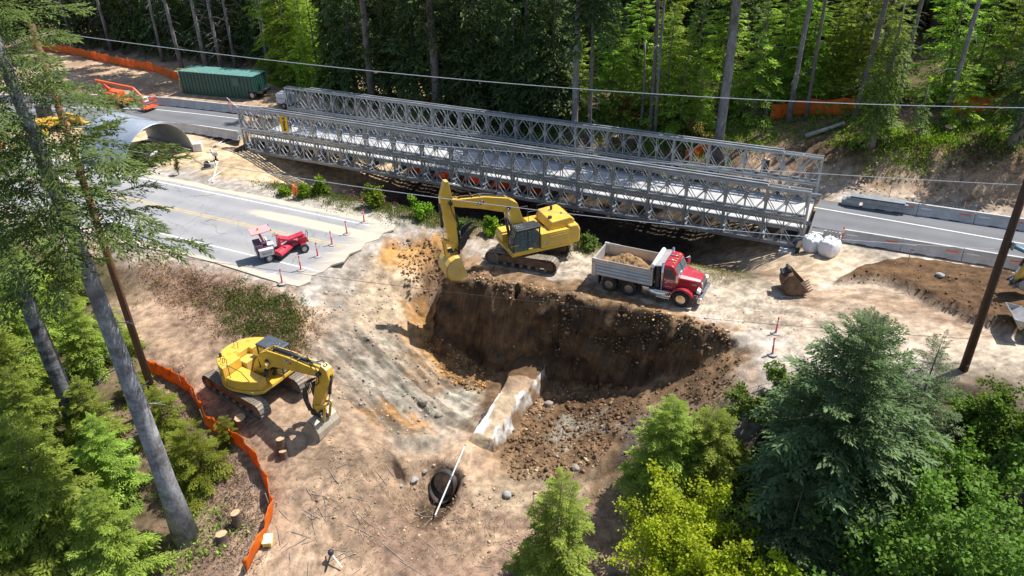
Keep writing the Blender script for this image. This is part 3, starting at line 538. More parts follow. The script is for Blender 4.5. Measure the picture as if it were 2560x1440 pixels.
# ================================================================ BRIDGE
M_GALV = mat('galvanised_steel', (0.34, 0.365, 0.39), 0.42, 0.6, var=0.3, vscale=1.2, dirt=0.1, dscale=3)
M_GALV2 = mat('dull_galvanised_steel', (0.27, 0.29, 0.31), 0.55, 0.5, var=0.35, vscale=1.0)
M_DECK = mat('deck_coating', (0.40, 0.395, 0.385), 0.8, var=0.22, vscale=0.6, bump=0.1, bscale=30, dirt=0.2, dscale=0.8)
M_BLACK = mat('black_rubber', (0.018, 0.018, 0.018), 0.75, var=0.3, dirt=0.25, dscale=4, dcol=(0.16, 0.12, 0.08, 1))
NP = 18; PLN = 52.0 / NP; SH = 2.15; U0, V0, ZB = -55.22, 53.54, -0.86
br = thing('truss_bridge', 'long grey steel panel truss bridge spanning the ravine behind the pit', 'bridge', UV(U0, V0, ZB), HD)
def panel_mesh():
    b = MB(); L_, h = PLN, SH; w = 0.05
    for z in (0.07, h - 0.07):
        for y in (-0.055, 0.055): b.box(0.012, L_ - 0.012, y - 0.028, y + 0.028, z - 0.06, z + 0.06)
    for x in (0.045, L_ - 0.045): b.box(x - 0.033, x + 0.033, -0.045, 0.045, 0.13, h - 0.13)
    b.box(L_ / 2 - 0.03, L_ / 2 + 0.03, -0.03, 0.03, 0.13, h - 0.13)
    q = L_ / 4; m = h / 2
    for x0, x1, x2 in ((0.06, q, L_ / 2), (L_ - 0.06, 3 * q, L_ / 2)):
        for z in (0.12, h - 0.12):
            b.bar((x0, 0, m), (x1, 0, z), w, w); b.bar((x2, 0.001, m), (x1, 0.001, z), w, w)
    b.prism([(L_ / 2 - 0.13, m - 0.2), (L_ / 2 + 0.13, m - 0.2), (L_ / 2 + 0.13, m + 0.2), (L_ / 2 - 0.13, m + 0.2)], -0.036, 0.036)
    for x, s in ((0.06, 1), (L_ - 0.06, -1)): b.prism([(x + s * 0.02, m - 0.2), (x + s * 0.14, m - 0.1), (x + s * 0.14, m + 0.1), (x + s * 0.02, m + 0.2)], -0.037, 0.037)
    return b.mesh('truss_panel')
pm = panel_mesh(); pm.materials.append(M_GALV)
rc = MB().box(0.02, PLN - 0.02, -0.075, 0.075, 0, 0.13).mesh('chord_reinforcement'); rc.materials.append(M_GALV2)
PY = (0.0, 0.46, 6.9, 7.36)
for y in PY:
    for k in range(NP):
        for s in (0, 1): o = link('truss_panel', pm, None, br); o.location = (k * PLN, y, s * (SH + 0.02))
        if 1 <= k <= NP - 2:
            o = link('chord_reinforcement', rc, None, br); o.location = (k * PLN, y, 2 * SH + 0.024)
        o = link('chord_reinforcement', rc, None, br); o.location = (k * PLN, y, -0.134)
bf = MB()
for z in (0.5, 1.1, 1.7): bf.box(-0.02, 0.02, 0.06, 0.40, z - 0.02, z + 0.02)
bf.box(-0.015, 0.015, 0.06, 0.09, 0.3, 1.9); bf.box(-0.015, 0.015, 0.37, 0.40, 0.3, 1.9); bf.bar((0, 0.08, 0.35), (0, 0.38, 1.85), 0.03, 0.03)
bfm = bf.mesh('bracing_frame'); bfm.materials.append(M_GALV2)
tb = MB().box(-0.06, 0.06, 0.1, 0.36, 2 * SH - 0.05, 2 * SH + 0.015).box(PLN * 0.5 - 0.05, PLN * 0.5 + 0.05, 0.1, 0.36, 2 * SH - 0.05, 2 * SH + 0.015).bar((0.1, 0.1, 2 * SH - 0.02), (PLN / 2, 0.36, 2 * SH - 0.02), 0.03, 0.04).bar((PLN - 0.1, 0.1, 2 * SH - 0.02), (PLN / 2, 0.36, 2 * SH - 0.02), 0.03, 0.04).mesh('top_bracing'); tb.materials.append(M_GALV2)
tr = MB().box(-0.09, 0.09, -0.35, 7.75, 0.24, 0.27).box(-0.09, 0.09, -0.35, 7.75, 0.60, 0.63).box(-0.012, 0.012, -0.35, 7.75, 0.27, 0.60).mesh('transom'); tr.materials.append(M_GALV2)
rk = MB().bar((0, 0.95, 0.63), (0, 0.56, 1.95), 0.07, 0.09).prism([(0.56, 0.62), (1.0, 0.62), (0.56, 1.3)], -0.01, 0.01, 'x').mesh('raker'); rk.materials.append(M_GALV2)
rk2 = MB().bar((0, 6.41, 0.63), (0, 6.80, 1.95), 0.07, 0.09).prism([(6.8, 0.62), (6.36, 0.62), (6.8, 1.3)], -0.01, 0.01, 'x').mesh('raker'); rk2.materials.append(M_GALV2)
for k in range(NP + 1):
    x = min(max(k * PLN, 0.12), NP * PLN - 0.12)
    for y0 in (0, 6.9):
        for s in (0, 1): o = link('bracing_frame', bfm, None, br); o.location = (x + (0.09 if k < NP else -0.09), y0, s * (SH + 0.02))
        if k < NP: o = link('top_bracing', tb, None, br); o.location = (k * PLN, y0, 0)
    o = link('transom', tr, None, br); o.location = (x + (0.2 if k < NP else -0.2), 0, 0)
    for r_ in (rk, rk2): o = link('raker', r_, None, br); o.location = (x + (0.2 if k < NP else -0.2), 0, 0)
dk = MB().box(0.003, PLN - 0.003, 0.95, 6.41, 0.72, 0.86)
for i in range(6): dk.box(0.02, PLN - 0.02, 1.1 + i * 0.98, 1.3 + i * 0.98, 0.635, 0.72)
dkm = dk.mesh('deck_unit'); dkm.materials.append(M_DECK)
kb = MB().box(0.015, PLN - 0.015, 0.96, 1.10, 0.862, 1.02).mesh('kerb'); kb.materials.append(M_GALV)
kb2 = MB().box(0.015, PLN - 0.015, 6.26, 6.40, 0.862, 1.02).mesh('kerb'); kb2.materials.append(M_GALV)
sb = MB().bar((0.3, 0.6, 0.2), (PLN + 0.1, 6.8, 0.2), 0.03, 0.03).bar((0.3, 6.8, 0.16), (PLN + 0.1, 0.6, 0.16), 0.03, 0.03).mesh('sway_brace'); sb.materials.append(M_GALV2)
for k in range(NP):
    for m_, nm in ((dkm, 'deck_unit'), (kb, 'kerb'), (kb2, 'kerb'), (sb, 'sway_brace')):
        o = link(nm, m_, None, br); o.location = (k * PLN, 0, 0)
def wbeam(x0, x1, y, z, s, name='guard_rail', parent=None, m=None):
    pf = [(0, -0.16), (0.05 * s, -0.12), (0.05 * s, -0.07), (0, -0.02), (0, 0.02), (0.05 * s, 0.07), (0.05 * s, 0.12), (0, 0.16)]
    pf2 = [(a + 0.006 * s, c) for a, c in pf[::-1]]
    b = MB(); b.prism([(y + a, z + c) for a, c in pf + pf2], x0, x1, 'x'); return b.build(name, m or M_GALV, parent)
for y, s in ((1.02, 1), (6.34, -1)): wbeam(-0.4, NP * PLN + 0.4, y, 1.45, s, 'guard_rail', br)
for y in (1.75, 5.65):
    b = MB(); b.box(0.05, NP * PLN - 0.05, y - 0.05, y + 0.05, 0.8605, 0.8645); b.build('edge_line', M_WPAINT, br)
for x in (0.02, NP * PLN - 0.02):
    for y in PY:
        b = MB(); b.box(x - 0.07, x + 0.07, y - 0.08, y + 0.08, -0.13, 2 * SH + 0.02); b.build('end_post', M_GALV, br)
# yellow banner of the builder on the near truss
M_YEL = mat('yellow_banner', (0.75, 0.47, 0.02), 0.6, var=0.08); M_INK = mat('black_print', (0.02, 0.02, 0.02), 0.6)
bn = thing('banner', 'tall yellow banner with black lettering turned sideways hung on the bridge truss', 'banner', UV(U0 + 2 * PLN - 0.62, V0 - 0.09, ZB + SH + 0.42), HD + rad(6))
b = MB(); nn = 8
for i in range(nn):
    x0, x1 = 0.78 * i / nn, 0.78 * (i + 1) / nn; f = lambda x: 0.03 * math.sin(x * 7) - 0.03
    b.add([(x0, f(x0), 0), (x1, f(x1), 0), (x1, f(x1), 1.5), (x0, f(x0), 1.5), (x0, f(x0) - .008, 0), (x1, f(x1) - .008, 0), (x1, f(x1) - .008, 1.5), (x0, f(x0) - .008, 1.5)], [(0, 1, 2, 3), (4, 7, 6, 5), (0, 4, 5, 1), (3, 2, 6, 7)])
b.build('sheet', M_YEL, bn)
lettering('Kiewit', 0.38, M_INK, bn, Matrix.Translation((0.40, -0.085, 0.62)) @ Matrix.Rotation(rad(90), 4, 'X') @ Matrix.Rotation(rad(-90), 4, 'Z'), bold=0.012)
b = MB()
for i in range(3): b.box(0.27 + i * 0.1, 0.34 + i * 0.1, -0.095, -0.08, 1.22, 1.4)
b.build('logo', M_INK, bn)

# ================================================================ BARRIERS, BLOCKS, BAGS
M_CONC = mat('barrier_concrete', (0.43, 0.42, 0.40), 0.9, var=0.22, vscale=1.6, dirt=0.25, dscale=1.2, dcol=(0.24, 0.23, 0.215, 1), bump=0.2, bscale=12)
M_CONC2 = mat('pale_block_concrete', (0.60, 0.58, 0.54), 0.9, var=0.15, vscale=2, bump=0.15, bscale=10)
M_ORSTRIPE = mat('orange_reflector', (0.80, 0.10, 0.02), 0.5, var=0.1); M_WSTRIPE = mat('white_reflector', (0.68, 0.70, 0.72), 0.45, var=0.1)
BL = 3.75
def barrier_mesh():
    b = MB(); pf = [(-0.30, 0.0), (0.30, 0.0), (0.30, 0.08), (0.16, 0.30), (0.09, 0.86), (-0.09, 0.86), (-0.16, 0.30), (-0.30, 0.08)]
    for x0, x1, lo in ((0.02, 0.9, 0), (0.9, 1.6, 0.06), (1.6, BL - 1.6, 0), (BL - 1.6, BL - 0.9, 0.06), (BL - 0.9, BL - 0.02, 0)):
        p2 = [(y, max(z, lo)) for y, z in pf]; b.prism(p2, x0, x1, 'x')
    return b.mesh('barrier')
bmsh = barrier_mesh(); bmsh.materials.append(M_CONC)
so = MB().prism([(-0.132, 0.60), (-0.141, 0.52), (-0.152, 0.52), (-0.143, 0.60)], BL - 1.0, BL - 0.25, 'x').mesh('reflector'); so.materials.append(M_ORSTRIPE)
sw = MB().prism([(-0.132, 0.60), (-0.141, 0.52), (-0.152, 0.52), (-0.143, 0.60)], 0.2, 0.95, 'x').mesh('reflector'); sw.materials.append(M_WSTRIPE)
rg = MB().tube([(BL - 0.01, 0, 0.25), (BL + 0.03, 0, 0.25)], 0.05, 8).tube([(BL - 0.01, 0, 0.6), (BL + 0.03, 0, 0.6)], 0.05, 8).mesh('pin_loop'); rg.materials.append(M_BLACK)
def barrier(p0, p1, label, group, refl=True):
    p0 = np.array(p0); p1 = np.array(p1); d = p1 - p0
    o = thing('concrete_barrier', label, 'barrier', p0, math.atan2(d[1], d[0]), group)
    s = np.linalg.norm(d[:2]) / BL
    a = link('body', bmsh, None, o); a.scale = (s, 1, 1)
    r = link('pin_loop', rg, None, o); r.location = (BL * (s - 1), 0, 0)
    if refl:
        r = link('reflector', so, None, o); r.location = (BL * (s - 1), 0, 0); link('reflector', sw, None, o)
    return o
def barrier_row(pts, n, label, group, refl):
    pts = [np.array(p) for p in pts]; seg = [np.linalg.norm(b - a) for a, b in zip(pts[:-1], pts[1:])]; tot = sum(seg)
    def at(s):
        for a, b, l in zip(pts[:-1], pts[1:], seg):
            if s <= l + 1e-6: return a + (b - a) * (s / l)
            s -= l
        return pts[-1]
    for i in range(n): barrier(at(tot * i / n), at(tot * (i + 1) / n), label, group, refl)
barrier_row([UV(0.2, 60.55), UV(30.5, 60.75)], 8, 'concrete barrier with reflectors lining the dark road at the foot of the cut bank', 'barriers below the cut bank', True)
barrier_row([UV(-0.6, 54.0), UV(29.4, 54.35)], 8, 'concrete barrier with reflectors lining the dark road beside the brown fill', 'barriers beside the brown fill', True)
barrier_row([G(-60, 256), G(200, 254), G(400, 260), G(540, 276), UV(-57.5, 60.9)], 11, 'concrete barrier along the dark road in front of the green container', 'barriers in front of the green container', False)
barrier_row([G(330, 318), G(473, 329), G(600, 349)], 4, 'concrete barrier between the dark road and the sandy yard', 'barriers between road and sandy yard', False)
# stack of guard rail sections on the first barrier
gs = thing('guard_rail_stack', 'shiny stacked guard rail beams lying on concrete barrier at bridge end', 'guard rail', UV(-0.1, 60.5, 0.0), HD)
for i in range(3): wbeam(-0.9, 3.4, -0.20 - 0.085 * i, 0.62, -1, 'rail', gs, M_GALV)
b = MB(); b.box(-0.6, 3.2, -0.5, 0.2, 0.87, 0.9); b.box(-1.2, 0.1, -0.42, 0.25, 0.06, 0.5); b.build('end_plate', M_GALV, gs)
# crash attenuator plate at the near corner
ct = thing('rail_connector', 'small grey steel bracket joining bridge rail to barrier beside the white bags', 'bracket', UV(-1.5, 54.1, 0), HD)
b = MB(); b.box(-0.4, 0.75, -0.2, 0.2, 0.02, 0.55); b.build('block', M_CONC, ct, 0.03); b = MB()
for i in range(4): b.box(-0.2 + i * 0.22, -0.05 + i * 0.22, -0.26, -0.2, 0.2, 0.78)
b.box(-1.2, 0.8, -0.24, -0.2, 0.62, 0.76); b.build('plate', M_GALV, ct)
# bulk bags
M_BAG = mat('white_woven_bag', (0.72, 0.72, 0.71), 0.85, var=0.08, bump=0.5, bscale=5)
def bulkbag(loc, label, seed, s=1.0):
    r = random.Random(seed); t = thing('bulk_bag', label, 'bag', loc, r.uniform(0, 1)); bm = bmesh.new(); bmesh.ops.create_cube(bm, size=1.0); bmesh.ops.subdivide_edges(bm, edges=bm.edges, cuts=7, use_grid_fill=True)
    for v in bm.verts:
        c = v.co; z = c.z + 0.5; k = 1 + 0.22 * math.sin(math.pi * min(1, z * 0.95)); q = max(abs(c.x), abs(c.y), 1e-6); l = math.hypot(c.x, c.y); f = (0.55 + 0.45 * q / max(l, 1e-6)) if l > 0 else 1
        top = 0.10 * math.exp(-l * l * 14) if z > 0.98 else 0
        c.x *= k * f; c.y *= k * f; c.z = z + top + (0.06 * math.sin(9 * c.x + 2) * math.sin(8 * c.y) if z > 0.3 else 0)
        w_ = 0.03 * math.sin(12 * c.x + 17 * c.z + seed) * math.sin(14 * c.y + 9 * c.z); c.x += w_; c.y += w_
        c.x *= s * 1.05; c.y *= s * 1.05; c.z *= s * 1.12
    me = bpy.data.meshes.new('sack'); bm.to_mesh(me); bm.free(); link('sack', me, M_BAG, t, smooth=True)
    for sx, sy in ((-1, -1), (1, -1), (1, 1), (-1, 1)):
        b = MB(); x, y = sx * 0.4 * s, sy * 0.4 * s; b.tube([(x, y, 1.05 * s), (x * .8, y * .7, 1.3 * s), (x * .4, y * .9, 1.25 * s), (x * .3, y, 1.05 * s)], 0.03, 5); b.build('strap', M_BAG, t, smooth=True)
    b = MB(); b.tube([(0, 0, 1.1 * s), (0.05, 0, 1.25 * s), (0.12, 0.05, 1.36 * s)], [0.16, 0.07, 0.12], 8); b.build('tied_neck', M_BAG, t, smooth=True)
bulkbag(hit(2030, 628), 'white bulk bag right against the end of the bridge', 3, 0.98)
bulkbag(hit(2070, 636), 'white bulk bag standing just off the bridge, next to another', 5, 0.98)
# abutments: bearing sill, timber mats, retaining blocks
M_TIMB = mat('weathered_timber', (0.30, 0.235, 0.165), 0.9, var=0.35, vscale=2, bump=0.3, bscale=8); M_TIMD = mat('dark_timber', (0.07, 0.05, 0.038), 0.9, var=0.35)
M_LUMBER = mat('new_lumber', (0.52, 0.41, 0.27), 0.85, var=0.2, vscale=3)
def abutment(u, label, s):
    t = thing('abutment', label, 'abutment', UV(u, V0 - 0.8, ZB - 1.3), HD)
    b = MB(); b.box(-0.55, 0.55, -0.1, 8.9, 0, 1.12); b.build('sill', M_CONC, t, 0.03)
    b = MB(); b.box(s * 0.62, s * 0.87, -0.6, 9.4, -0.6, 1.9); b.build('backwall', M_TIMD, t)
    for i in range(5): b = MB(); b.box(-0.5 - 0.02, 0.5, -1.5 + 2.3 * i, 0.7 + 2.3 * i, -0.36, -0.02); b.build('timber_mat', M_TIMD, t, 0.02)
    for y in PY: b = MB(); b.box(-0.25, 0.25, y + 0.6, y + 1.0, 1.12, 1.166); b.build('bearing', M_GALV2, t)
    for i in range(3): b = MB(); b.box(s * 0.2, s * 1.0, -1.9 + i * .6, -1.35 + i * .6, -0.1, 0.5 + 0.1 * i); b.build('block', M_CONC2, t, 0.03)
abutment(-54.4, 'concrete sill on dark timbers carrying the bridge at the sandy yard', -1)
abutment(-4.05, 'concrete sill on dark timbers carrying the bridge beside the white bags', 1)
# ================================================================ MACHINES
CATY = mat('machine_yellow', (0.68, 0.41, 0.045), 0.45, var=0.15, vscale=1.5, dirt=0.36, dscale=1.9, dcol=(0.42, 0.31, 0.18, 1), coat=0.15)
CATY2 = mat('dusty_machine_yellow', (0.66, 0.42, 0.08), 0.6, var=0.18, vscale=2, dirt=0.5, dscale=1.3, dcol=(0.45, 0.36, 0.24, 1))
M_DARK = mat('dark_machine_paint', (0.028, 0.029, 0.032), 0.5, var=0.3, dirt=0.2, dscale=2.5)
M_STEEL = mat('worn_track_steel', (0.19, 0.165, 0.14), 0.65, 0.35, var=0.35, vscale=3, dirt=0.55, dscale=2, dcol=(0.34, 0.26, 0.17, 1), bump=0.2)
M_RUST = mat('rusty_brown_steel', (0.15, 0.085, 0.05), 0.75, 0.2, var=0.4, vscale=2, dirt=0.35, dscale=2, bump=0.25)
M_CHROME = mat('chrome_rod', (0.72, 0.74, 0.77), 0.12, 1.0, var=0.03)
M_HOSE = mat('hydraulic_hose', (0.012, 0.012, 0.013), 0.4, var=0.2)
M_LOGOW = mat('white_decal', (0.80, 0.80, 0.80), 0.5, var=0.05); M_LOGOK = mat('dark_decal', (0.012, 0.014, 0.03), 0.5); M_LOGOR = mat('red_decal', (0.55, 0.035, 0.02), 0.5)
def glassmat():
    m = bpy.data.materials.new('cab_glass'); m.use_nodes = True; b = m.node_tree.nodes['Principled BSDF']
    b.inputs['Base Color'].default_value = (0.55, 0.64, 0.62, 1); b.inputs['Roughness'].default_value = 0.03; b.inputs['Transmission Weight'].default_value = 0.9; b.inputs['IOR'].default_value = 1.12
    return m
M_GLASS = glassmat()
def ribbon(cl, y0, y1):
    """solid from a centre line [(x, z, half thickness)] between two widths"""
    n = len(cl); up = []; lo = []
    for i in range(n):
        a = Vector(cl[max(i - 1, 0)][:2]); c = Vector(cl[min(i + 1, n - 1)][:2]); t = (c - a).normalized(); nn = Vector((-t.y, t.x)); p = Vector(cl[i][:2])
        up.append(tuple(p + nn * cl[i][2])); lo.append(tuple(p - nn * cl[i][2]))
    return up + lo[::-1]
def catlogo(parent, x, z, y, s, side, tilt=0.0):
    """plate, letters and red corner on a side face; side=+1 faces +y"""
    M = Matrix.Translation((x, y, z)) @ (Matrix.Rotation(rad(180), 4, 'Z') if side > 0 else Matrix.Identity(4)) @ Matrix.Rotation(tilt, 4, 'Y') @ Matrix.Rotation(rad(90), 4, 'X')
    p = MB(); p.prism([(-1.02 * s, -0.48 * s), (0.95 * s, -0.48 * s), (1.1 * s, 0.1 * s), (0.9 * s, 0.5 * s), (-0.9 * s, 0.5 * s), (-1.1 * s, 0)], 0.0, 0.004, 'z', M); p.build('decal', M_LOGOK, parent)
    p = MB(); p.prism([(0.0, -0.62 * s), (1.25 * s, -0.62 * s), (1.25 * s, 0.2 * s)], 0.005, 0.008, 'z', M); p.build('decal', M_LOGOR, parent)
    lettering('CAT', 1.05 * s, M_LOGOW, parent, M @ Matrix.Translation((0, 0, 0.014)), bold=0.03 * s)
def track(parent, M, TL, R, w, yc, shoes):
    """one crawler: belt of shoes, frame, sprocket, idler, rollers"""
    a = TL / 2 - R; per = 4 * a + 2 * math.pi * R; b = MB(); ns = int(per / 0.19)
    for i in range(ns):
        s = per * i / ns
        if s < 2 * a: x, z, an = -a + s, 0.0, 0.0
        elif s < 2 * a + math.pi * R: t = (s - 2 * a) / R; x, z, an = a + R * math.sin(t), R - R * math.cos(t), -t
        elif s < 4 * a + math.pi * R: q = s - 2 * a - math.pi * R; x, z, an = a - q, 2 * R - 0.05 * math.sin(math.pi * q / (2 * a)), math.pi
        else: t = (s - 4 * a - math.pi * R) / R; x, z, an = -a - R * math.sin(t), R + R * math.cos(t), math.pi - t
        T = M @ Matrix.Translation((x, yc, z + 0.035)) @ Matrix.Rotation(an, 4, 'Y')
        b.box(-0.088, 0.088, -w / 2, w / 2, -0.015, 0.02, T); b.box(0.055, 0.08, -w / 2, w / 2, -0.05, -0.013, T)
    tk = b.build('track_belt', M_STEEL, parent)
    b = MB(); b.box(-a, a, yc - 0.17, yc + 0.17, 0.28, 2 * R - 0.26, M); b.prism([(-a * .8, 2 * R - .26), (a * .8, 2 * R - .26), (a * .6, 2 * R - .16), (-a * .6, 2 * R - .16)], yc - 0.2, yc + 0.2, 'y', M); b.build('track_frame', shoes, parent, 0.02)
    b = MB(); b.cyl((a, yc - 0.2, R + 0.03), (a, yc + 0.2, R + 0.03), R - 0.06, n=20, M=M); b.cyl((a, yc - 0.24, R + 0.03), (a, yc + 0.24, R + 0.03), R * .4, n=12, M=M); b.build('idler', M_STEEL, parent)
    b = MB(); b.cyl((-a, yc - 0.1, R + 0.03), (-a, yc + 0.1, R + 0.03), R - 0.04, n=18, M=M); b.cyl((-a, yc - 0.3, R + 0.03), (-a, yc + 0.3, R + 0.03), R * .55, n=14, M=M); b.build('sprocket', shoes, parent)
    b = MB()
    for i in range(7): x = -a * 0.85 + a * 1.7 * i / 6; b.cyl((x, yc - 0.22, 0.19), (x, yc + 0.22, 0.19), 0.13, n=10, M=M)
    b.build('roller', M_STEEL, parent)
def cylinder(parent, p0, p1, r, y, split=0.55, name='hydraulic_cylinder', body=None):
    p0 = Vector((p0[0], y, p0[1])); p1 = Vector((p1[0], y, p1[1])); m = p0.lerp(p1, split)
    b = MB(); b.cyl(p0, m, r, n=12); b.cyl(m, m + (p1 - p0).normalized() * 0.09, r * 1.18, n=12); b.cyl(p0 - Vector((0, r, 0)), p0 + Vector((0, r, 0)), r * 1.1, n=10)
    c = b.build(name, body or M_DARK, parent, smooth=True)
    b = MB(); b.cyl(m, p1, r * 0.55, n=10); b.cyl(p1 - Vector((0, r, 0)), p1 + Vector((0, r, 0)), r * 0.95, n=10); b.build('rod', M_CHROME, c, smooth=True)
    return c
def bucket(parent, hx, hz, ang, w, m, s=1.0, teeth=5, smooth_lip=False, name='bucket', y=0.0):
    """bucket hung at (hx,hz); ang turns it about the hinge pin"""
    M = Matrix.Translation((hx, y, hz)) @ Matrix.Rotation(ang, 4, 'Y') @ Matrix.Scale(s, 4)
    prof = [(-0.30, 0.02), (0.0, 0.10), (0.38, 0.02), (0.72, -0.22), (0.93, -0.58), (0.95, -0.98), (0.78, -1.30), (0.48, -1.52), (0.10, -1.66), (-0.42, -1.74)]
    inner = [(p[0] * 0.93 - 0.02, p[1] * 0.95 - 0.03) for p in prof]
    b = MB(); n = len(prof)
    for i in range(n - 1):
        q = [prof[i], prof[i + 1], inner[i + 1], inner[i]]; b.prism(q, -w / 2, w / 2, 'y', M)
    bk = b.build(name, m, parent)
    b = MB()
    for sy in (-1, 1): b = MB(); b.prism(prof, sy * w / 2, sy * (w / 2 - 0.05), 'y', M); b.build('side_plate', m, bk)
    b = MB()
    for yy in (-0.22, 0.22): b.prism([(-0.32, 0.0), (0.45, 0.02), (0.32, 0.32), (0.12, 0.38), (-0.05, 0.22), (-0.25, 0.26), (-0.36, 0.12)], yy - 0.03, yy + 0.03, 'y', M)
    b.build('bucket_ear', m, bk)
    if smooth_lip:
        b = MB(); b.box(-0.62, -0.36, -w / 2 - .02, w / 2 + .02, -1.79, -1.73, M); b.build('cutting_edge', M_STEEL, bk)
    else:
        b = MB()
        for i in range(teeth):
            yy = -w / 2 + 0.1 + (w - 0.2) * i / (teeth - 1)
            b.prism([(-0.38, -1.80), (-0.38, -1.69), (-0.74, -1.76)], yy - 0.06, yy + 0.06, 'y', M)
        b.build('tooth', M_STEEL, bk)
    return bk
def cab_parts(t, x0, x1, y0, y1, z0, z1, ym, roofm, paint):
    """glazed cab: sill, posts, roof, panes, seat"""
    c = MB(); c.box(x0, x1, y0, y1, z0, z0 + 0.22); c.box(x0, x0 + 0.55, y0, y0 + .05, z0 + .22, z0 + 0.95)
    cb = c.build('cab', paint, t, 0.03)
    p = MB(); pr = [(x0 + 0.03, z1), (x1 - 0.35, z1), (x1 - 0.03, z0 + 1.0), (x1 - 0.06, z0 + 0.22)]
    for y in (y0 + 0.035, y1 - 0.035):
        p.bar((x0 + 0.04, y, z0 + .2), (x0 + 0.04, y, z1), 0.08, 0.08); p.bar((x1 - 0.05, y, z0 + 0.2), (x1 - 0.04, y, z0 + 0.95), 0.06, 0.06); p.bar((x1 - 0.04, y, z0 + 0.95), (x1 - 0.30, y, z1), 0.06, 0.06)
        p.bar(((x0 + x1) / 2 - 0.1, y, z0 + .2), ((x0 + x1) / 2 - 0.1, y, z1), 0.07, 0.06); p.bar((x0, y, z1 - 0.03), (x1 - 0.3, y, z1 - 0.03), 0.06, 0.06)
    p.bar((x1 - .05, y0, z0 + .26), (x1 - .05, y1, z0 + .26), .06, .06); p.bar((x1 - .3, y0, z1 - .03), (x1 - .3, y1, z1 - .03), .06, .06)
    p.build('cab_frame', M_DARK, cb)
    r = MB(); r.prism([(x0 - 0.04, z1), (x1 - 0.22, z1), (x1 - 0.28, z1 + 0.09), (x0 + 0.05, z1 + 0.12), (x0 - .04, z1 + .06)], y0 - 0.03, y1 + 0.03); rf = r.build('cab_roof', roofm, cb, 0.03)
    r = MB(); r.box(x1 - 0.95, x1 - 0.42, y0 + 0.14, y1 - 0.14, z1 + 0.095, z1 + 0.125); r.build('roof_hatch', M_GLASS, rf)
    for y in (y0 + 0.02, y1 - 0.02):
        g = MB(); g.prism([(x0 + 0.09, z0 + 0.24), ((x0 + x1) / 2 - 0.14, z0 + 0.24), ((x0 + x1) / 2 - 0.14, z1 - .06), (x0 + 0.09, z1 - .06)], y - 0.006, y + 0.006); g.build('side_window', M_GLASS, cb)
        g = MB(); g.prism([((x0 + x1) / 2 - 0.05, z0 + 0.24), (x1 - 0.09, z0 + 0.26), (x1 - 0.08, z0 + 0.96), (x1 - 0.33, z1 - .06), ((x0 + x1) / 2 - 0.05, z1 - .06)], y - 0.006, y + 0.006); g.build('side_window', M_GLASS, cb)
    g = MB(); g.add([(x1 - 0.045, y0 + .07, z0 + 0.3), (x1 - 0.045, y1 - .07, z0 + 0.3), (x1 - 0.04, y1 - .07, z0 + 0.95), (x1 - 0.04, y0 + .07, z0 + 0.95)], [(0, 1, 2, 3)]); g.add([(x1 - 0.04, y0 + .07, z0 + 0.95), (x1 - 0.04, y1 - .07, z0 + 0.95), (x1 - 0.3, y1 - .07, z1 - .05), (x1 - 0.3, y0 + .07, z1 - .05)], [(0, 1, 2, 3)]); g.build('windscreen', M_GLASS, cb)
    s = MB(); xm = x0 + 0.62; s.box(xm - 0.25, xm + 0.25, y0 + .25, y1 - .25, z0 + 0.22, z0 + 0.62); s.box(xm - 0.36, xm - 0.22, y0 + .25, y1 - .25, z0 + .6, z0 + 1.25); s.box(xm - .1, xm + .45, y0 + .1, y0 + .2, z0 + .22, z0 + .75); s.build('seat', M_DARK, cb, 0.04)
    return cb
def operator(parent_loc, rz, label, shirt, sc=1.0):
    """seated figure as one skinned body with hands forward on the levers"""
    J = [(0, 0, 0.0), (0, 0, 0.28), (0.02, 0, 0.48), (0.03, 0, 0.58), (0.05, 0, 0.68), (0.06, 0, 0.80),
         (0.02, 0.2, 0.47), (0.10, 0.26, 0.22), (0.34, 0.22, 0.20), (0.42, 0.21, 0.21), (0.02, -0.2, 0.47), (0.10, -0.26, 0.22), (0.34, -0.22, 0.20), (0.42, -0.21, 0.21),
         (0.05, 0.1, -0.02), (0.45, 0.13, 0.04), (0.50, 0.13, -0.36), (0.62, 0.13, -0.40), (0.05, -0.1, -0.02), (0.45, -0.13, 0.04), (0.50, -0.13, -0.36), (0.62, -0.13, -0.40)]
    R = [.15, .16, .15, .06, .09, .085, .07, .05, .038, .035, .07, .05, .038, .035, .09, .07, .05, .04, .09, .07, .05, .04]
    E = [(0, 1), (1, 2), (2, 3), (3, 4), (4, 5), (2, 6), (6, 7), (7, 8), (8, 9), (2, 10), (10, 11), (11, 12), (12, 13), (0, 14), (14, 15), (15, 16), (16, 17), (0, 18), (18, 19), (19, 20), (20, 21)]
    me = bpy.data.meshes.new('person'); me.from_pydata(J, E, []); o = link('person', me, shirt)
    sk = o.modifiers.new('skin', 'SKIN'); 
    for v, r in zip(me.skin_vertices[0].data, R): v.radius = (r, r)
    me.skin_vertices[0].data[0].use_root = True
    ss = o.modifiers.new('sub', 'SUBSURF'); ss.levels = 1; ss.render_levels = 1
    o.location = [float(c) for c in parent_loc]; o.rotation_euler = (0, 0, rz); tag(o, label, 'person')
    hm = MB(); hm.lathe([(0.11, 0.70), (0.125, 0.78), (0.115, 0.88), (0.07, 0.94), (0.0, 0.955)], 14, Matrix.Translation((0.05, 0, 0.0))); hm.build('hard_hat', mat('helmet_yellow', (0.55, 0.6, 0.05), 0.4), o, smooth=True)
    return o

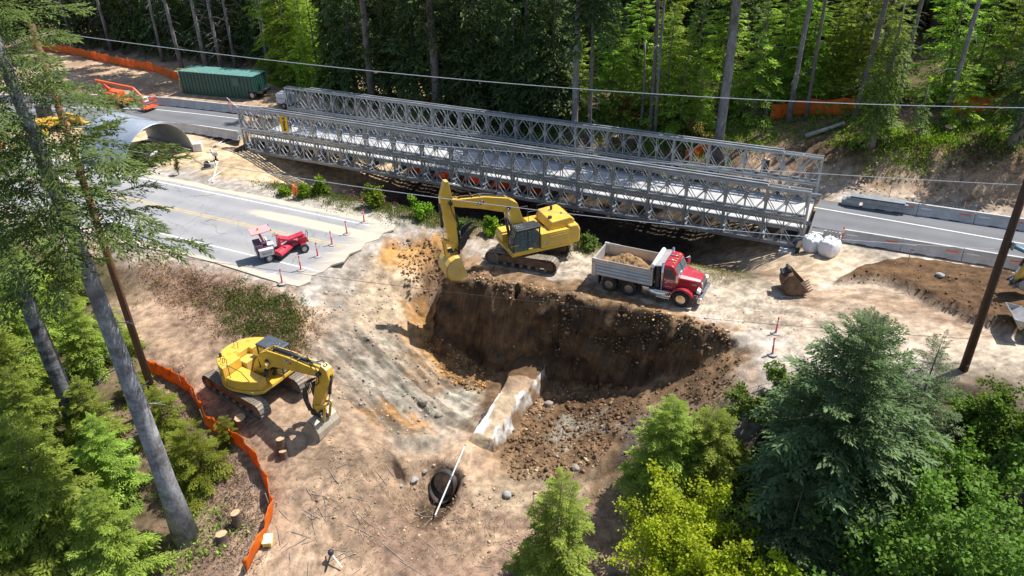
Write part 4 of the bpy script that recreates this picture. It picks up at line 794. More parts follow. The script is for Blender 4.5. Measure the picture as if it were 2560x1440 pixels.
def excavator(name, label, loc, tyaw, hyaw, cfg):
    t = thing(name, label, 'excavator', loc, hyaw); M = Matrix.Rotation(tyaw - hyaw, 4, 'Z'); paint = cfg['paint']
    TL, R, gauge, w = cfg['TL'], 0.5, cfg['gauge'], 0.68
    for yc in (-gauge, gauge): track(t, M, TL, R, w, yc, cfg.get('framem', M_RUST))
    b = MB(); b.box(-1.1, 1.1, -gauge + 0.1, gauge - 0.1, 0.45, 0.85, M); b.cyl((0, 0, 0.85), (0, 0, 1.12), 0.85, n=28); b.build('car_body', M_DARK, t)
    (F, K, T_, B0) = cfg['boom']; bw = 0.30
    cl = [(F[0], F[1], 0.22), (F[0] + (K[0] - F[0]) * .45, F[1] + (K[1] - F[1]) * .5, 0.40), (K[0] - .1, K[1] - .15, 0.50), (K[0] + .35, K[1] + .12, 0.50), (K[0] + (T_[0] - K[0]) * .45, K[1] + (T_[1] - K[1]) * .45 + cfg.get('arch', .12), 0.42), (K[0] + (T_[0] - K[0]) * .85, K[1] + (T_[1] - K[1]) * .85 + .02, 0.27), (T_[0], T_[1], 0.2)]
    b = MB(); b.prism(ribbon(cl, 0, 0), -bw, bw); bm = b.build('boom', paint, t, 0.02)
    b = MB(); b.cyl((T_[0], -0.42, T_[1]), (T_[0], 0.42, T_[1]), 0.13, n=14); b.cyl((K[0] + .1, -0.4, K[1] - .1), (K[0] + .1, 0.4, K[1] - .1), 0.12, n=14); b.cyl((F[0], -0.45, F[1]), (F[0], 0.45, F[1]), 0.14, n=14); b.build('pivot_pin', M_DARK, bm)
    ST, SB, sf = cfg['stick']
    sp = cfg['stickpoly']; b = MB(); b.prism(sp, -0.22, 0.22); sk = b.build('stick', paint, t, 0.02)
    for y in (-0.40, 0.40): cylinder(t, cfg['bc'][0], cfg['bc'][1], 0.10, y, 0.58)
    cylinder(t, cfg['sc'][0], cfg['sc'][1], 0.11, 0.0, 0.62)
    cylinder(t, cfg['kc'][0], cfg['kc'][1], 0.085, 0.0, 0.6)
    # linkage and hoses
    l0, l1, l2 = cfg['link']; b = MB()
    for y in (-0.28, 0.28): b.bar((l0[0], y, l0[1]), (l1[0], y, l1[1]), 0.06, 0.16); b.bar((l1[0], y * .8, l1[1]), (l2[0], y * .8, l2[1]), 0.06, 0.14)
    b.cyl((l1[0], -0.32, l1[1]), (l1[0], 0.32, l1[1]), 0.08, n=12); b.build('bucket_linkage', paint, t)
    b = MB(); b.prism([(SB[0] - 0.35, SB[1] - 0.05), (SB[0] + 0.45, SB[1] - 0.05), (SB[0] + 0.4, SB[1] - 0.38), (SB[0] - 0.3, SB[1] - 0.38)], -0.25, 0.25); b.cyl((SB[0], -.36, SB[1]), (SB[0], .36, SB[1]), .1, n=12)
    b.build('coupler', M_DARK, t, 0.03)
    h = MB()
    for y in (-0.14, 0.0, 0.12):
        p = [(c[0], y * 1.2, c[1] + c[2] + 0.05) for c in cl[1:-1]]; h.tube(p, 0.03, 6)
    for y in (-0.2, 0.2):
        h.tube([(cl[-2][0], y, cl[-2][1] + .3), (T_[0] - .2, y * 1.5, T_[1] + .4), (T_[0] + .1, y * 1.9, T_[1] + .1), (T_[0] - .05, y * 1.7, T_[1] - .55), (SB[0] + (T_[0] - SB[0]) * .6 - .3, y * 1.3, SB[1] + (T_[1] - SB[1]) * .6)], 0.032, 6)
        h.tube([(F[0] + .1, y, F[1] + .45), (F[0] + .65, y * 1.6, F[1] + .7), (F[0] + .55, y * 1.3, F[1] + 1.3), (cl[2][0], y, cl[2][1] + .5)], 0.035, 6)
    h.build('hydraulic_hose', M_HOSE, t, smooth=True)
    b = MB()
    for i in range(5): q = cl[4]; b.box(K[0] + .5 + i * .5, K[0] + .56 + i * .5, -.26, .26, 0, 0.02, Matrix.Translation((0, 0, K[1] + .55 + (T_[1] - K[1]) * (.1 + i * .13))))
    b.build('hose_clamp', M_STEEL, t)
    return t, bm, sk, cl

# ---- large excavator digging at the edge of the pit
C1 = (1.25, 47.2, 0.06); h1 = rad(-158)
cfg = dict(paint=CATY, TL=5.1, gauge=1.42, boom=((0.45, 1.75), (1.45, 4.35), (5.5, 5.35), 0), stick=((5.7, 6.75), (5.35, 1.95), 0),
           stickpoly=[(5.50, 6.78), (5.76, 6.82), (6.12, 5.75), (6.10, 5.1), (5.72, 2.9), (5.50, 1.85), (5.22, 1.8), (5.10, 2.2), (5.22, 4.6), (5.28, 5.3)],
           bc=((1.25, 1.55), (1.65, 4.15)), sc=((2.35, 5.35), (5.62, 6.66)), kc=((6.12, 5.2), (6.05, 2.75)), link=((5.42, 2.35), (6.05, 2.7), (5.95, 1.55)))
e1, e1b, e1s, cl1 = excavator('excavator', 'big yellow excavator perched on the pit rim, dumping side cab towards pit', C1, rad(158), h1, cfg)
e1['label'] = 'big yellow excavator with thumb digging at the rim of the pit'
bucket(e1, 5.55, 1.55, rad(14), 1.75, CATY2, 1.0, smooth_lip=True)
b = MB()
for y in (-0.35, 0.35): b.prism([(5.0, 1.9), (5.25, 2.15), (4.95, 2.75), (4.55, 3.25), (4.0, 3.5), (3.7, 3.42), (4.1, 3.2), (4.45, 2.75), (4.72, 2.2)], y - 0.05, y + 0.05)
b.box(4.35, 4.75, -.35, .35, 2.6, 2.75); b.build('thumb', M_DARK, e1, 0.02)
cylinder(e1, (5.05, 4.3), (4.85, 2.6), 0.07, 0.0, 0.6)
b = MB(); b.prism([(-2.7, 1.15), (1.85, 1.15), (1.85, 1.32), (-2.7, 1.32)], -1.45, 1.45); b.prism([(0.15, 1.32), (0.95, 1.32), (0.72, 2.05), (0.3, 2.05)], 0.34, 0.42); b.prism([(0.15, 1.32), (0.95, 1.32), (0.72, 2.05), (0.3, 2.05)], -0.42, -0.34); b.build('platform', CATY, e1, 0.02)
b = MB(); b.prism([(-3.15, 1.25), (-2.3, 1.25), (-2.3, 2.62), (-3.0, 2.62), (-3.2, 2.2)], -1.46, 1.46); b.build('counterweight', CATY, e1, 0.12, seg=3)
b = MB(); b.prism([(-2.62, 1.33), (-0.25, 1.33), (-0.25, 2.42), (-2.62, 2.42)], 0.42, 1.455); b.build('side_housing', CATY, e1, 0.03)
b = MB(); b.prism([(-2.62, 1.33), (-0.2, 1.33), (-0.2, 2.42), (-2.62, 2.42)], -1.455, -0.44); b.build('side_housing', CATY, e1, 0.03)
b = MB(); b.prism([(-2.85, 2.44), (-0.95, 2.44), (-1.15, 3.02), (-2.55, 3.12), (-2.85, 2.9)], -1.1, 1.2); b.build('engine_hood', CATY, e1, 0.07, seg=3)
b = MB(); b.box(-0.95, 0.1, -0.42, 0.4, 1.33, 2.35); b.build('valve_cover', CATY, e1, 0.03)
b = MB()
for i in range(4): b.box(-2.3, -0.95, 1.457, 1.475, 1.5 + i * .18, 1.58 + i * .18)
b.build('louvre', CATY2, e1, 0.01)
b = MB(); b.box(-2.42, -0.82, 1.456, 1.468, 1.40, 2.28); b.build('side_door', CATY, e1, 0.01)
b = MB(); b.cyl((-1.9, -0.5, 3.0), (-1.9, -0.5, 3.35), 0.09, n=10); b.cyl((-1.3, .6, 2.95), (-1.3, .6, 3.16), .14, n=12); b.box(-2.3, -2.2, .3, .45, 3.05, 3.16); b.build('exhaust', M_DARK, e1)
b = MB(); b.box(0.1, 1.75, -1.45, -0.5, 1.33, 1.95); b.box(0.9, 1.75, -1.45, -0.6, 1.95, 2.1); b.build('tool_box', CATY, e1, 0.03)
b = MB()
for x0, x1, y in ((-0.5, 0.45, -1.38), (-0.9, -0.2, -0.5)): b.tube([(x0, y, 2.4), (x0, y, 3.25), (x1, y, 3.25), (x1, y, 2.3)], 0.022, 6)
b.tube([(-2.6, -1.3, 2.5), (-2.6, -1.3, 3.2), (-1.2, -1.3, 3.2), (-1.2, -1.3, 2.5)], 0.022, 6); b.tube([(1.5, -1.4, 1.95), (1.5, -1.4, 2.6), (.9, -1.4, 2.75), (.5, -1.4, 2.3)], .022, 6); b.build('hand_rail', M_DARK, e1)
cab_parts(e1, -0.2, 1.78, 0.52, 1.46, 1.22, 2.95, 0, M_DARK, CATY)
b = MB(); b.tube([(1.7, 1.5, 2.7), (1.95, 1.62, 2.75)], .015, 5); b.box(1.9, 1.95, 1.55, 1.75, 2.5, 2.8); b.build('mirror', M_DARK, e1)
catlogo(e1b, 3.55, 4.98, 0.304, 0.24, 1, -rad(13)); catlogo(e1b, 3.55, 4.98, -0.304, 0.24, -1, rad(-13)); catlogo(e1, -0.55, 1.72, 1.470, 0.15, 1)
cs_, sn_ = math.cos(h1), math.sin(h1)
operator((C1[0] + 0.42 * cs_ - 0.98 * sn_, C1[1] + 0.42 * sn_ + 0.98 * cs_, C1[2] + 1.86), h1, 'excavator operator in teal shirt seated in the cab of the digging excavator', mat('teal_shirt', (0.05, 0.30, 0.28), 0.8))

# ---- compact radius excavator on the bench
C2 = (-14.75, 35.45, float(zt(-14.75, 35.45)) + 0.02); h2 = rad(-32)
cfg = dict(paint=CATY, TL=5.35, gauge=1.35, framem=mat('rust_orange_track_frame', (0.20, 0.075, 0.03), 0.7, 0.1, var=0.4, dirt=0.3), arch=.1, boom=((0.55, 1.55), (1.75, 2.98), (5.7, 3.42), 0), stick=((6.1, 3.75), (4.75, 0.55), 0),
           stickpoly=[(5.85, 3.95), (6.2, 3.75), (6.28, 3.2), (6.0, 2.5), (5.3, 1.2), (4.95, 0.45), (4.68, 0.42), (4.6, 0.8), (5.05, 2.1), (5.45, 3.3)],
           bc=((1.3, 1.35), (1.95, 2.8)), sc=((2.4, 3.65), (5.95, 3.85)), kc=((6.25, 3.3), (5.75, 1.35)), link=((4.95, 0.95), (5.65, 1.25), (5.35, 0.15)))
e2, e2b, e2s, cl2 = excavator('excavator', 'yellow round tailed excavator resting its bucket beside the orange fence', C2, rad(-38), h2, cfg)
bucket(e2, 4.95, 0.12, rad(28), 1.85, mat('bare_bucket_steel', (0.42, 0.36, 0.27), 0.55, 0.3, var=0.25, vscale=1.5, dirt=0.35), 0.92, smooth_lip=True)
b = MB()
for y in (-0.33, 0.33): b.prism([(4.45, 0.5), (4.7, .7), (4.55, 1.25), (4.6, 1.9), (4.85, 2.35), (4.3, 1.95), (4.2, 1.2)], y - 0.05, y + 0.05)
b.build('thumb', M_DARK, e2, 0.02); b = MB()
for i in range(5): b.tube([(4.95, -0.2 + .1 * i, 2.6), (4.4, -0.2 + .1 * i, 2.3), (4.45, -.2 + .1 * i, 1.5)], .03, 6)
b.build('hydraulic_hose', M_HOSE, e2, smooth=True)
arc = [(1.75 * math.cos(a), 1.72 * math.sin(a)) for a in np.linspace(rad(80), rad(280), 22)]
b = MB(); b.prism([(1.9, 1.5), (0.3, 1.69)] + arc + [(0.3, -1.69), (1.5, -1.4), (1.9, -1.0)], 1.15, 1.32, 'z'); b.build('platform', CATY, e2, 0.02)
arc2 = [(1.74 * math.cos(a), 1.71 * math.sin(a)) for a in np.linspace(rad(86), rad(262), 22)]
b = MB(); b.prism([(-0.3, 1.66)] + arc2[2:] + [(-0.22, -1.1), (-0.22, -.42), (-.6, -.42), (-0.6, 0.45), (-0.3, 0.45)], 1.325, 2.5, 'z'); b.build('counterweight', CATY, e2, 0.06, seg=3)
b = MB(); b.prism([(-0.18, -0.5), (-0.15, -1.69), (0.4, -1.66), (1.1, -1.45), (1.75, -1.05), (1.75, -0.55)], 1.325, 1.92, 'z'); b.build('tank_deck', CATY, e2, 0.05, seg=3)
b = MB(); b.box(-0.55, 0.1, -0.38, 0.42, 1.325, 2.15); b.build('valve_cover', CATY2, e2, 0.03)
b = MB()
for x, y in ((-1.0, -0.55), (-.75, -.25), (-1.05, .9)): b.box(x - .14, x + .14, y - .09, y + .09, 2.503, 2.512)
b.build('warning_label', mat('amber_label', (0.62, 0.33, 0.03), 0.6), e2)
b = MB()
for p in ((-0.9, -1.2), (-.55, -1.35), (-1.3, .1)): b.tube([(p[0], p[1], 2.5), (p[0], p[1] + .05, 2.85), (p[0] + .3, p[1] + .05, 2.85), (p[0] + .33, p[1], 2.5)], 0.02, 6)
b.tube([(0.1, -1.55, 1.92), (0.1, -1.55, 2.75), (0.9, -1.4, 2.5), (1.3, -1.3, 1.92)], 0.022, 6); b.build('hand_rail', M_DARK, e2)
b = MB(); b.cyl((-1.2, -0.95, 2.5), (-1.2, -0.95, 2.72), .08, n=10); b.build('exhaust', M_DARK, e2)
cab_parts(e2, 0.1, 1.95, 0.5, 1.45, 1.22, 2.85, 0, mat('blue_grey_roof', (0.06, 0.07, 0.085), 0.45, var=0.2, dirt=0.25), CATY)
catlogo(e2b, 3.5, 3.42, -0.304, 0.21, -1, rad(-6)); catlogo(e2b, 3.5, 3.42, 0.304, 0.21, 1, rad(-6))
M = Matrix.Rotation(rad(-22), 4, 'Z')
cg = thing_parent = e2
for sc_, xx, zz in ((0.17, -0.72, 1.95),):
    a = rad(-114); M = Matrix.Translation((1.77 * math.cos(a), 1.745 * math.sin(a), zz)) @ Matrix.Rotation(a + rad(90), 4, 'Z') @ Matrix.Rotation(rad(90), 4, 'X')
    p = MB(); p.prism([(0.0, -0.62 * sc_), (1.25 * sc_, -0.62 * sc_), (1.25 * sc_, 0.2 * sc_)], 0.0, 0.004, 'z', M); p.build('decal', M_LOGOR, e2)
    lettering('CAT', 1.05 * sc_ * 1.3, M_LOGOW, e2, M @ Matrix.Translation((0, 0, 0.012)), bold=0.02 * sc_)

# ---- dump truck
RED = mat('truck_red', (0.36, 0.012, 0.025), 0.32, var=0.1, vscale=1.0, dirt=0.28, dscale=1.8, dcol=(0.40, 0.27, 0.21, 1), coat=0.4)
M_ALU = mat('box_aluminium', (0.50, 0.485, 0.46), 0.45, 0.45, var=0.2, vscale=1.2, dirt=0.25, dscale=1.5)
M_ALUB = mat('blue_box_stripe', (0.16, 0.33, 0.60), 0.5, 0.1, var=0.2, dirt=0.2)
M_POL = mat('polished_metal', (0.66, 0.68, 0.70), 0.16, 0.95, var=0.08, dirt=0.15)
M_TYRE = mat('truck_tyre', (0.022, 0.021, 0.02), 0.85, var=0.3, dirt=0.3, dscale=3, dcol=(0.16, 0.12, 0.08, 1), bump=0.2)
tk = thing('dump_truck', 'red dump truck with silver box full of dirt beside the pit', 'truck', (7.32, 43.26, 0.03), rad(-27.3))
def wheel(parent, x, y, r, w, s, hub, name='wheel'):
    T = Matrix.Translation((x, y, r)) @ Matrix.Rotation(rad(-90 * s), 4, 'X')
    b = MB(); b.lathe([(r * .55, -w / 2), (r * .9, -w / 2), (r, -w * .35), (r, w * .35), (r * .9, w / 2), (r * .57, w / 2), (r * .56, w * .3)], 24, T); ty = b.build(name, M_TYRE, parent, smooth=True)
    b = MB(); b.lathe([(r * .56, w * .42), (r * .55, w * .2), (r * .42, -w * .02), (r * .30, w * .02), (r * .26, w * .25), (r * .16, w * .3), (0.0, w * .32)], 20, T); rm = b.build('rim', hub, ty, smooth=True)
    b = MB()
    for i in range(8):
        a = i * math.pi / 4; b.cyl((r * .37 * math.cos(a), r * .37 * math.sin(a), w * .0), (r * .37 * math.cos(a), r * .37 * math.sin(a), w * .12), .022, n=6, M=T)
    b.build('wheel_nut', M_DARK, ty)
    return ty
for s in (-1, 1):
    wheel(tk, 3.98, s * 1.08, 0.54, 0.34, s, M_POL); 
    for x in (-0.66, 0.66): wheel(tk, x, s * 1.0, 0.51, 0.52, s, mat('dull_rim', (0.30, 0.30, 0.31), .35, .8, var=.2, dirt=.3))
b = MB()
for y in (-0.42, 0.42): b.box(-1.7, 4.9, y - 0.05, y + 0.05, 0.62, 0.86)
for x in (-.66, .66, 3.98): b.cyl((x, -.95, .52), (x, .95, .52), .09, n=10)
b.box(-1.2, 1.2, -.3, .3, .5, .7); b.build('chassis', M_DARK, tk)
# box: floor, tapered side boards, tailgate, headboard, ribs
bz0, bz1, bx0, bx1 = 1.02, 2.16, -1.75, 2.05
b = MB(); b.box(bx0, bx1, -1.12, 1.12, bz0, bz0 + 0.07); b.build('box_floor', M_ALU, tk)
for s in (-1, 1):
    b = MB(); b.box(bx0, bx1, s * 1.17, s * 1.12, bz0, bz1); b.prism([(bx0, bz1), (bx0 + .9, bz1), (bx0 + 1.1, bz1 - .1), (bx1, bz1 - .1), (bx1, bz1 - .25), (bx0, bz1 - .25)], s * 1.172, s * 1.20); sdb = b.build('side_board', M_ALU, tk)
    b = MB()
    for i, z in enumerate((1.10, 1.32, 1.54, 1.76)): b.box(bx0 + .18, bx1 - .05, s * 1.172, s * 1.215, z, z + .13)
    b.build('side_rib', M_ALU, sdb, 0.015); b = MB()
    for z in (1.235, 1.455, 1.675): b.box(bx0 + .18, bx1 - .05, s * 1.173, s * 1.185, z, z + .08)
    b.build('stripe', M_ALUB, sdb)
    b = MB(); b.box(bx0 - .12, bx0 + .16, s * 1.22, s * 1.05, bz0 - .1, bz1 + .02); b.build('corner_post', M_ALU, tk, 0.01)
    b = MB(); b.box(bx0 - .13, bx0 + .1, s * 1.225, s * 1.221, 1.92, 1.98); b.box(bx0 + .5, bx0 + .6, s * 1.221, s * 1.216, 1.2, 1.24); b.build('marker_lamp', M_LOGOR, tk)
    b = MB(); b.box(bx0 + .35, bx0 + .38, s * .7, s * 1.2, .35, 1.0); b.build('mud_flap', M_BLACK, tk); b = MB(); b.box(1.3, 1.33, s * .7, s * 1.2, .4, 1.0); b.build('mud_flap', M_BLACK, tk)
b = MB(); b.box(bx0 - .08, bx0, -1.1, 1.1, bz0, bz1 - .05)
for y in (-.6, 0, .6): b.box(bx0 - .13, bx0 - .08, y - .05, y + .05, bz0, bz1 - .08)
b.build('tailgate', M_ALU, tk)
b = MB(); b.box(bx1, bx1 + .06, -1.17, 1.17, bz0, bz1 + .28); b.build('headboard', M_ALU, tk)
b = MB(); b.cyl((bx1 + .02, -1.2, bz1 + .30), (bx1 + .02, 1.2, bz1 + .30), .13, n=14); b.build('tarp_roll', mat('white_tarp', (0.7, 0.7, 0.7), .7, var=.08), tk, smooth=True)
b = MB(); b.prism([(bx1 + .1, bz1 + .34), (bx1 + .62, bz1 + .44), (bx1 + .62, bz1 + .38), (bx1 + .1, bz1 + .27)], -1.15, 1.15); b.build('cab_shield', M_ALU, tk, .01)
# cab
b = MB(); b.prism([(2.62, .95), (3.62, .95), (3.72, 1.35), (3.72, 1.80), (3.36, 2.52), (3.2, 2.60), (2.72, 2.62), (2.62, 2.5)], -1.0, 1.0); cbn = b.build('cab', RED, tk, .06, seg=3)
b = MB(); b.add([(3.735, -.88, 1.86), (3.735, .88, 1.86), (3.40, .80, 2.46), (3.40, -.80, 2.46)], [(0, 1, 2, 3)]); b.build('windscreen', M_GLASS, cbn)
b = MB(); b.bar((3.74, 0, 1.86), (3.41, 0, 2.46), .04, .03); b.build('screen_post', M_DARK, cbn)
for s in (-1, 1):
    b = MB(); b.prism([(2.78, 1.02), (3.52, 1.02), (3.58, 1.75), (3.3, 2.42), (2.78, 2.42)], s * 1.003, s * 1.015); dr = b.build('door', RED, cbn, .01)
    b = MB(); b.prism([(2.86, 1.80), (3.50, 1.74), (3.26, 2.34), (2.86, 2.34)], s * 1.016, s * 1.022); b.build('side_window', M_GLASS, dr)
    b = MB(); b.box(2.88, 3.0, s * 1.016, s * 1.045, 1.42, 1.46); b.build('handle', M_POL, dr)
    b = MB(); b.tube([(2.7, s * 1.12, .95), (2.7, s * 1.12, 2.75)], .075, 10); b.build('exhaust_stack', M_POL, tk, smooth=True)
    b = MB(); b.tube([(3.55, s * 1.02, 2.25), (3.7, s * 1.32, 2.28), (3.7, s * 1.34, 1.72), (3.6, s * 1.04, 1.6)], .018, 6); b.box(3.62, 3.76, s * 1.22, s * 1.40, 1.75, 2.22); b.build('mirror', M_POL, cbn)
    b = MB(); b.cyl((1.85, s * .98, .60), (3.35, s * .98, .60), .30, n=18) if s < 0 else b.box(1.9, 3.3, .7, 1.12, .35, .85); b.build('fuel_tank', M_POL, tk, smooth=True)
    b = MB(); b.box(2.35, 3.4, s * 1.0, s * 1.28, .86, .92); b.box(2.45, 3.3, s * 1.14, s * 1.3, .42, .47); b.build('step', M_POL, tk, .01)
    arc = [(3.98 + .74 * math.cos(a), .56 + .70 * math.sin(a)) for a in np.linspace(rad(172), rad(12), 12)]; arci = [(3.98 + .62 * math.cos(a), .56 + .60 * math.sin(a)) for a in np.linspace(rad(12), rad(172), 12)]
    b = MB(); b.prism(arc + arci, s * .72, s * 1.26); b.build('wheel_arch', RED, tk, .03)
    b = MB(); b.prism([(3.98 + .79 * math.cos(a), .56 + .75 * math.sin(a)) for a in np.linspace(rad(172), rad(5), 12)] + arc[::-1], s * 1.262, s * 1.285); b.build('fender_trim', M_BLACK, tk)
    b = MB(); b.prism([(4.86, 1.18), (5.06, 1.1), (5.08, 1.3), (4.9, 1.4)], s * .72, s * 1.1); b.build('headlight', M_LOGOW, tk, .03)
    b = MB(); b.box(3.95, 4.25, s * .775, s * .79, 1.55, 1.62); b.build('hood_vent', M_DARK, tk)
b = MB(); b.add([(3.66, -.95, 1.0), (5.08, -.62, 1.0), (5.08, .62, 1.0), (3.66, .95, 1.0), (3.70, -.93, 1.84), (4.98, -.55, 1.62), (4.98, .55, 1.62), (3.70, .93, 1.84), (3.70, -.62, 1.94), (4.92, -.36, 1.72), (4.92, .36, 1.72), (3.70, .62, 1.94)],
    [(0, 4, 5, 1), (3, 2, 6, 7), (4, 8, 9, 5), (7, 6, 10, 11), (8, 11, 10, 9), (1, 5, 9, 10, 6, 2), (0, 3, 7, 11, 8, 4), (0, 1, 2, 3)]); b.build('hood', RED, tk, .05, seg=3)
b = MB(); b.prism([(5.06, .95), (5.14, .95), (5.04, 1.62), (4.97, 1.62)], -.45, .45); gr_ = b.build('grille', M_POL, tk); b = MB()
for i in range(6): b.prism([(5.13, 1.02 + i * .09), (5.15, 1.02 + i * .09), (5.14, 1.06 + i * .09), (5.12, 1.06 + i * .09)], -.4, .4)
b.build('grille_bar', M_DARK, gr_)
b = MB(); b.prism([(4.95, .42), (5.22, .45), (5.24, .82), (4.95, .85)], -1.15, 1.15); b.build('bumper', M_POL, tk, .08, seg=3)
b = MB()
for y in (-.6, -.3, 0, .3, .6): b.box(3.18, 3.3, y - .05, y + .05, 2.60, 2.66)
b.build('roof_lamp', mat('amber_lens', (0.8, 0.3, 0.03), .3), cbn, .02); b = MB(); b.tube([(2.75, .3, 2.68), (3.3, .3, 2.68)], .035, 8); b.tube([(2.8, -.35, 2.68), (3.2, -.35, 2.68)], .035, 8); b.build('air_horn', M_POL, cbn, smooth=True)
b = MB(); b.box(2.2, 2.58, -.9, .9, .9, 2.0); b.box(2.3, 2.55, -1.1, -.85, 1.0, 2.5); b.build('air_cleaner', M_DARK, tk, .03)
b = MB(); b.box(1.5, 1.95, -1.2, -.75, .42, .92); b.build('battery_box', M_POL, tk, .03)
lettering("Rognlin's", 0.20, M_LOGOW, tk, Matrix.Translation((3.16, -1.022, 1.60)) @ Matrix.Rotation(rad(90), 4, 'X'), 'door_lettering', extrude=.002)
b = MB(); b.box(2.98, 3.4, -1.019, -1.0155, 1.47, 1.485); b.box(2.9, 3.35, -1.019, -1.0155, 1.15, 1.165); b.build('door_lettering', M_LOGOW, tk)
lettering('5K078', 0.10, M_LOGOW, tk, Matrix.Translation((4.62, -.70, 1.45)) @ Matrix.Rotation(rad(15), 4, 'Z') @ Matrix.Rotation(rad(84), 4, 'X'), 'hood_lettering', extrude=.002)
# load of dirt in the box
n_ = 110; gx_ = np.linspace(bx0 + .04, bx1 - .04, n_); gy_ = np.linspace(-1.1, 1.1, n_ * 2 // 3); LX, LY = np.meshgrid(gx_, gy_)
LZ = 1.35 + 0.78 * np.exp(-((LX - .1) / 1.15) ** 2 - (LY / .75) ** 2) + 0.30 * np.exp(-((LX - 1.1) / .6) ** 2 - ((LY + .35) / .6) ** 2) + fbm(LX * 1.6, LY * 1.6, 3, 7, .6) * .3 + fbm(LX * 7, LY * 7, 3, 9, .6) * .12
ii = np.arange(LX.size).reshape(LX.shape); LF = np.stack([ii[:-1, :-1], ii[:-1, 1:], ii[1:, 1:], ii[1:, :-1]], -1).reshape(-1, 4)
lo = link('dirt_load', fromarrays('dirt_load', np.stack([LX, LY, LZ], -1).reshape(-1, 3), LF), mat('loose_dirt', (0.30, 0.175, 0.075), .95, var=.45, vscale=2.5, bump=.6, bscale=9, dirt=.3, dcol=(.3, .28, .2, 1)), None, smooth=True)
lo.location = tk.location; lo.rotation_euler = tk.rotation_euler; tag(lo, 'heap of loose brown dirt loaded in the silver truck box', 'dirt')

# ---- red road sweeper
SRED = mat('sweeper_red', (0.46, 0.03, 0.055), 0.4, var=0.15, dirt=0.25, dcol=(.5, .36, .32, 1)); SPINK = mat('faded_red_roof', (0.66, 0.30, 0.29), 0.6, var=0.1)
M_SRIM = mat('grey_rim', (.45, .45, .46), .5, .2, var=.2, dirt=.3); sp = hit(665, 657); sw_ = thing('road_sweeper', 'red road sweeper with canopy and angled broom parked on the old road', 'sweeper', (sp[0] - .25, sp[1] + .55, 0.006), rad(27))
for s in (-1, 1): wheel(sw_, 0.25, s * .78, .33, .24, s, M_SRIM); wheel(sw_, 2.75, s * .62, .33, .22, s, M_SRIM)
b = MB(); b.box(-.45, .75, -.66, .66, .42, 1.0); b.box(-.5, .0, -.62, .62, 1.0, 1.32); b.build('engine_housing', mat('dark_plum_panel', (.10, .04, .07), .5, dirt=.2), sw_, .03)
b = MB(); b.box(-.35, .62, -.92, -.66, .55, 1.02); b.build('tank', mat('silver_tank', (.5, .5, .5), .4, .5, var=.15), sw_, .03); b = MB(); b.box(-.36, .63, -.93, -.65, 1.02, 1.07); b.build('tank_lid', M_LOGOW, sw_, .01)
lettering('BROCE', .2, M_INK, sw_, Matrix.Translation((.14, -.925, .78)) @ Matrix.Rotation(rad(90), 4, 'X'), extrude=.002)
b = MB(); b.bar((.15, 0, 1.3), (-.05, 0, 2.1), .3, .16); b.build('canopy_post', SRED, sw_)
b = MB(); b.prism([(-.62, 2.12), (.72, 2.20), (.72, 2.26), (-.62, 2.2)], -.55, .55); cn = b.build('canopy', SPINK, sw_, .02); b = MB(); b.cyl((-.05, 0, 2.22), (-.05, 0, 2.36), .06, n=10); b.build('beacon', mat('orange_beacon', (.8, .15, .02), .3), cn); b = MB(); b.box(.7, .78, -.5, -.4, 2.16, 2.26); b.box(.7, .78, .4, .5, 2.16, 2.26); b.build('lamp', M_DARK, cn)
b = MB(); b.box(.35, .8, -.25, .25, .95, 1.08); b.box(.3, .4, -.25, .25, 1.05, 1.5); b.build('seat', M_LOGOW, sw_, .04)
b = MB(); b.prism([(1.05, .55), (1.25, .55), (1.3, 1.45), (1.1, 1.45)], -.35, .35); b.prism([(1.1, 1.2), (1.9, .98), (2.95, 1.15), (2.95, 1.3), (1.9, 1.12), (1.1, 1.45)], -.28, .28); b.box(.7, 2.9, -.14, .14, .5, .64); b.build('frame', SRED, sw_, .03)
b = MB(); b.cyl((1.12, 0, 1.45), (.95, 0, 1.62), .02, n=6); T = Matrix.Translation((.95, 0, 1.62)) @ Matrix.Rotation(rad(-45), 4, 'Y'); b.tube([(.16 * math.cos(a), .16 * math.sin(a), 0) for a in np.linspace(0, 6.28, 14)], .015, 5, M=T); b.build('steering_wheel', M_DARK, sw_)
b = MB(); b.box(2.55, 3.1, -.3, .3, .6, 1.05); b.box(2.6, 3.0, -.5, .5, .42, .58); b.build('front_housing', SRED, sw_, .03); b = MB(); b.tube([(3.1, -.2, .7), (3.25, -.2, 1.3), (3.25, .2, 1.3), (3.1, .2, .7)], .02, 6); b.box(3.1, 3.2, -.3, .3, .62, .72); b.build('hitch', M_DARK, sw_)
T = Matrix.Translation((1.62, -.1, .36)) @ Matrix.Rotation(rad(-46), 4, 'Z')
b = MB(); b.cyl((0, -1.15, -.05), (0, 1.15, -.05), .30, n=20, M=T); b.build('broom', M_BLACK, sw_, smooth=True)
b = MB(); hp = [(.40 * math.cos(a), .40 * math.sin(a)) for a in np.linspace(rad(10), rad(170), 12)]; hi = [(.37 * math.cos(a), .37 * math.sin(a)) for a in np.linspace(rad(170), rad(10), 12)]; b.prism(hp + hi, -1.18, 1.18, 'y', T); b.prism(hp, 1.16, 1.19, 'y', T); b.prism(hp, -1.19, -1.16, 'y', T); b.build('broom_hood', SRED, sw_)
b = MB(); b.bar((1.2, -.3, .7), (1.5, -.6, .75), .08, .1); b.bar((1.2, .3, .7), (1.8, .5, .75), .08, .1); b.tube([(1.9, 0, 1.0), (1.7, -.1, .8)], .05, 8); b.build('broom_arm', SRED, sw_)

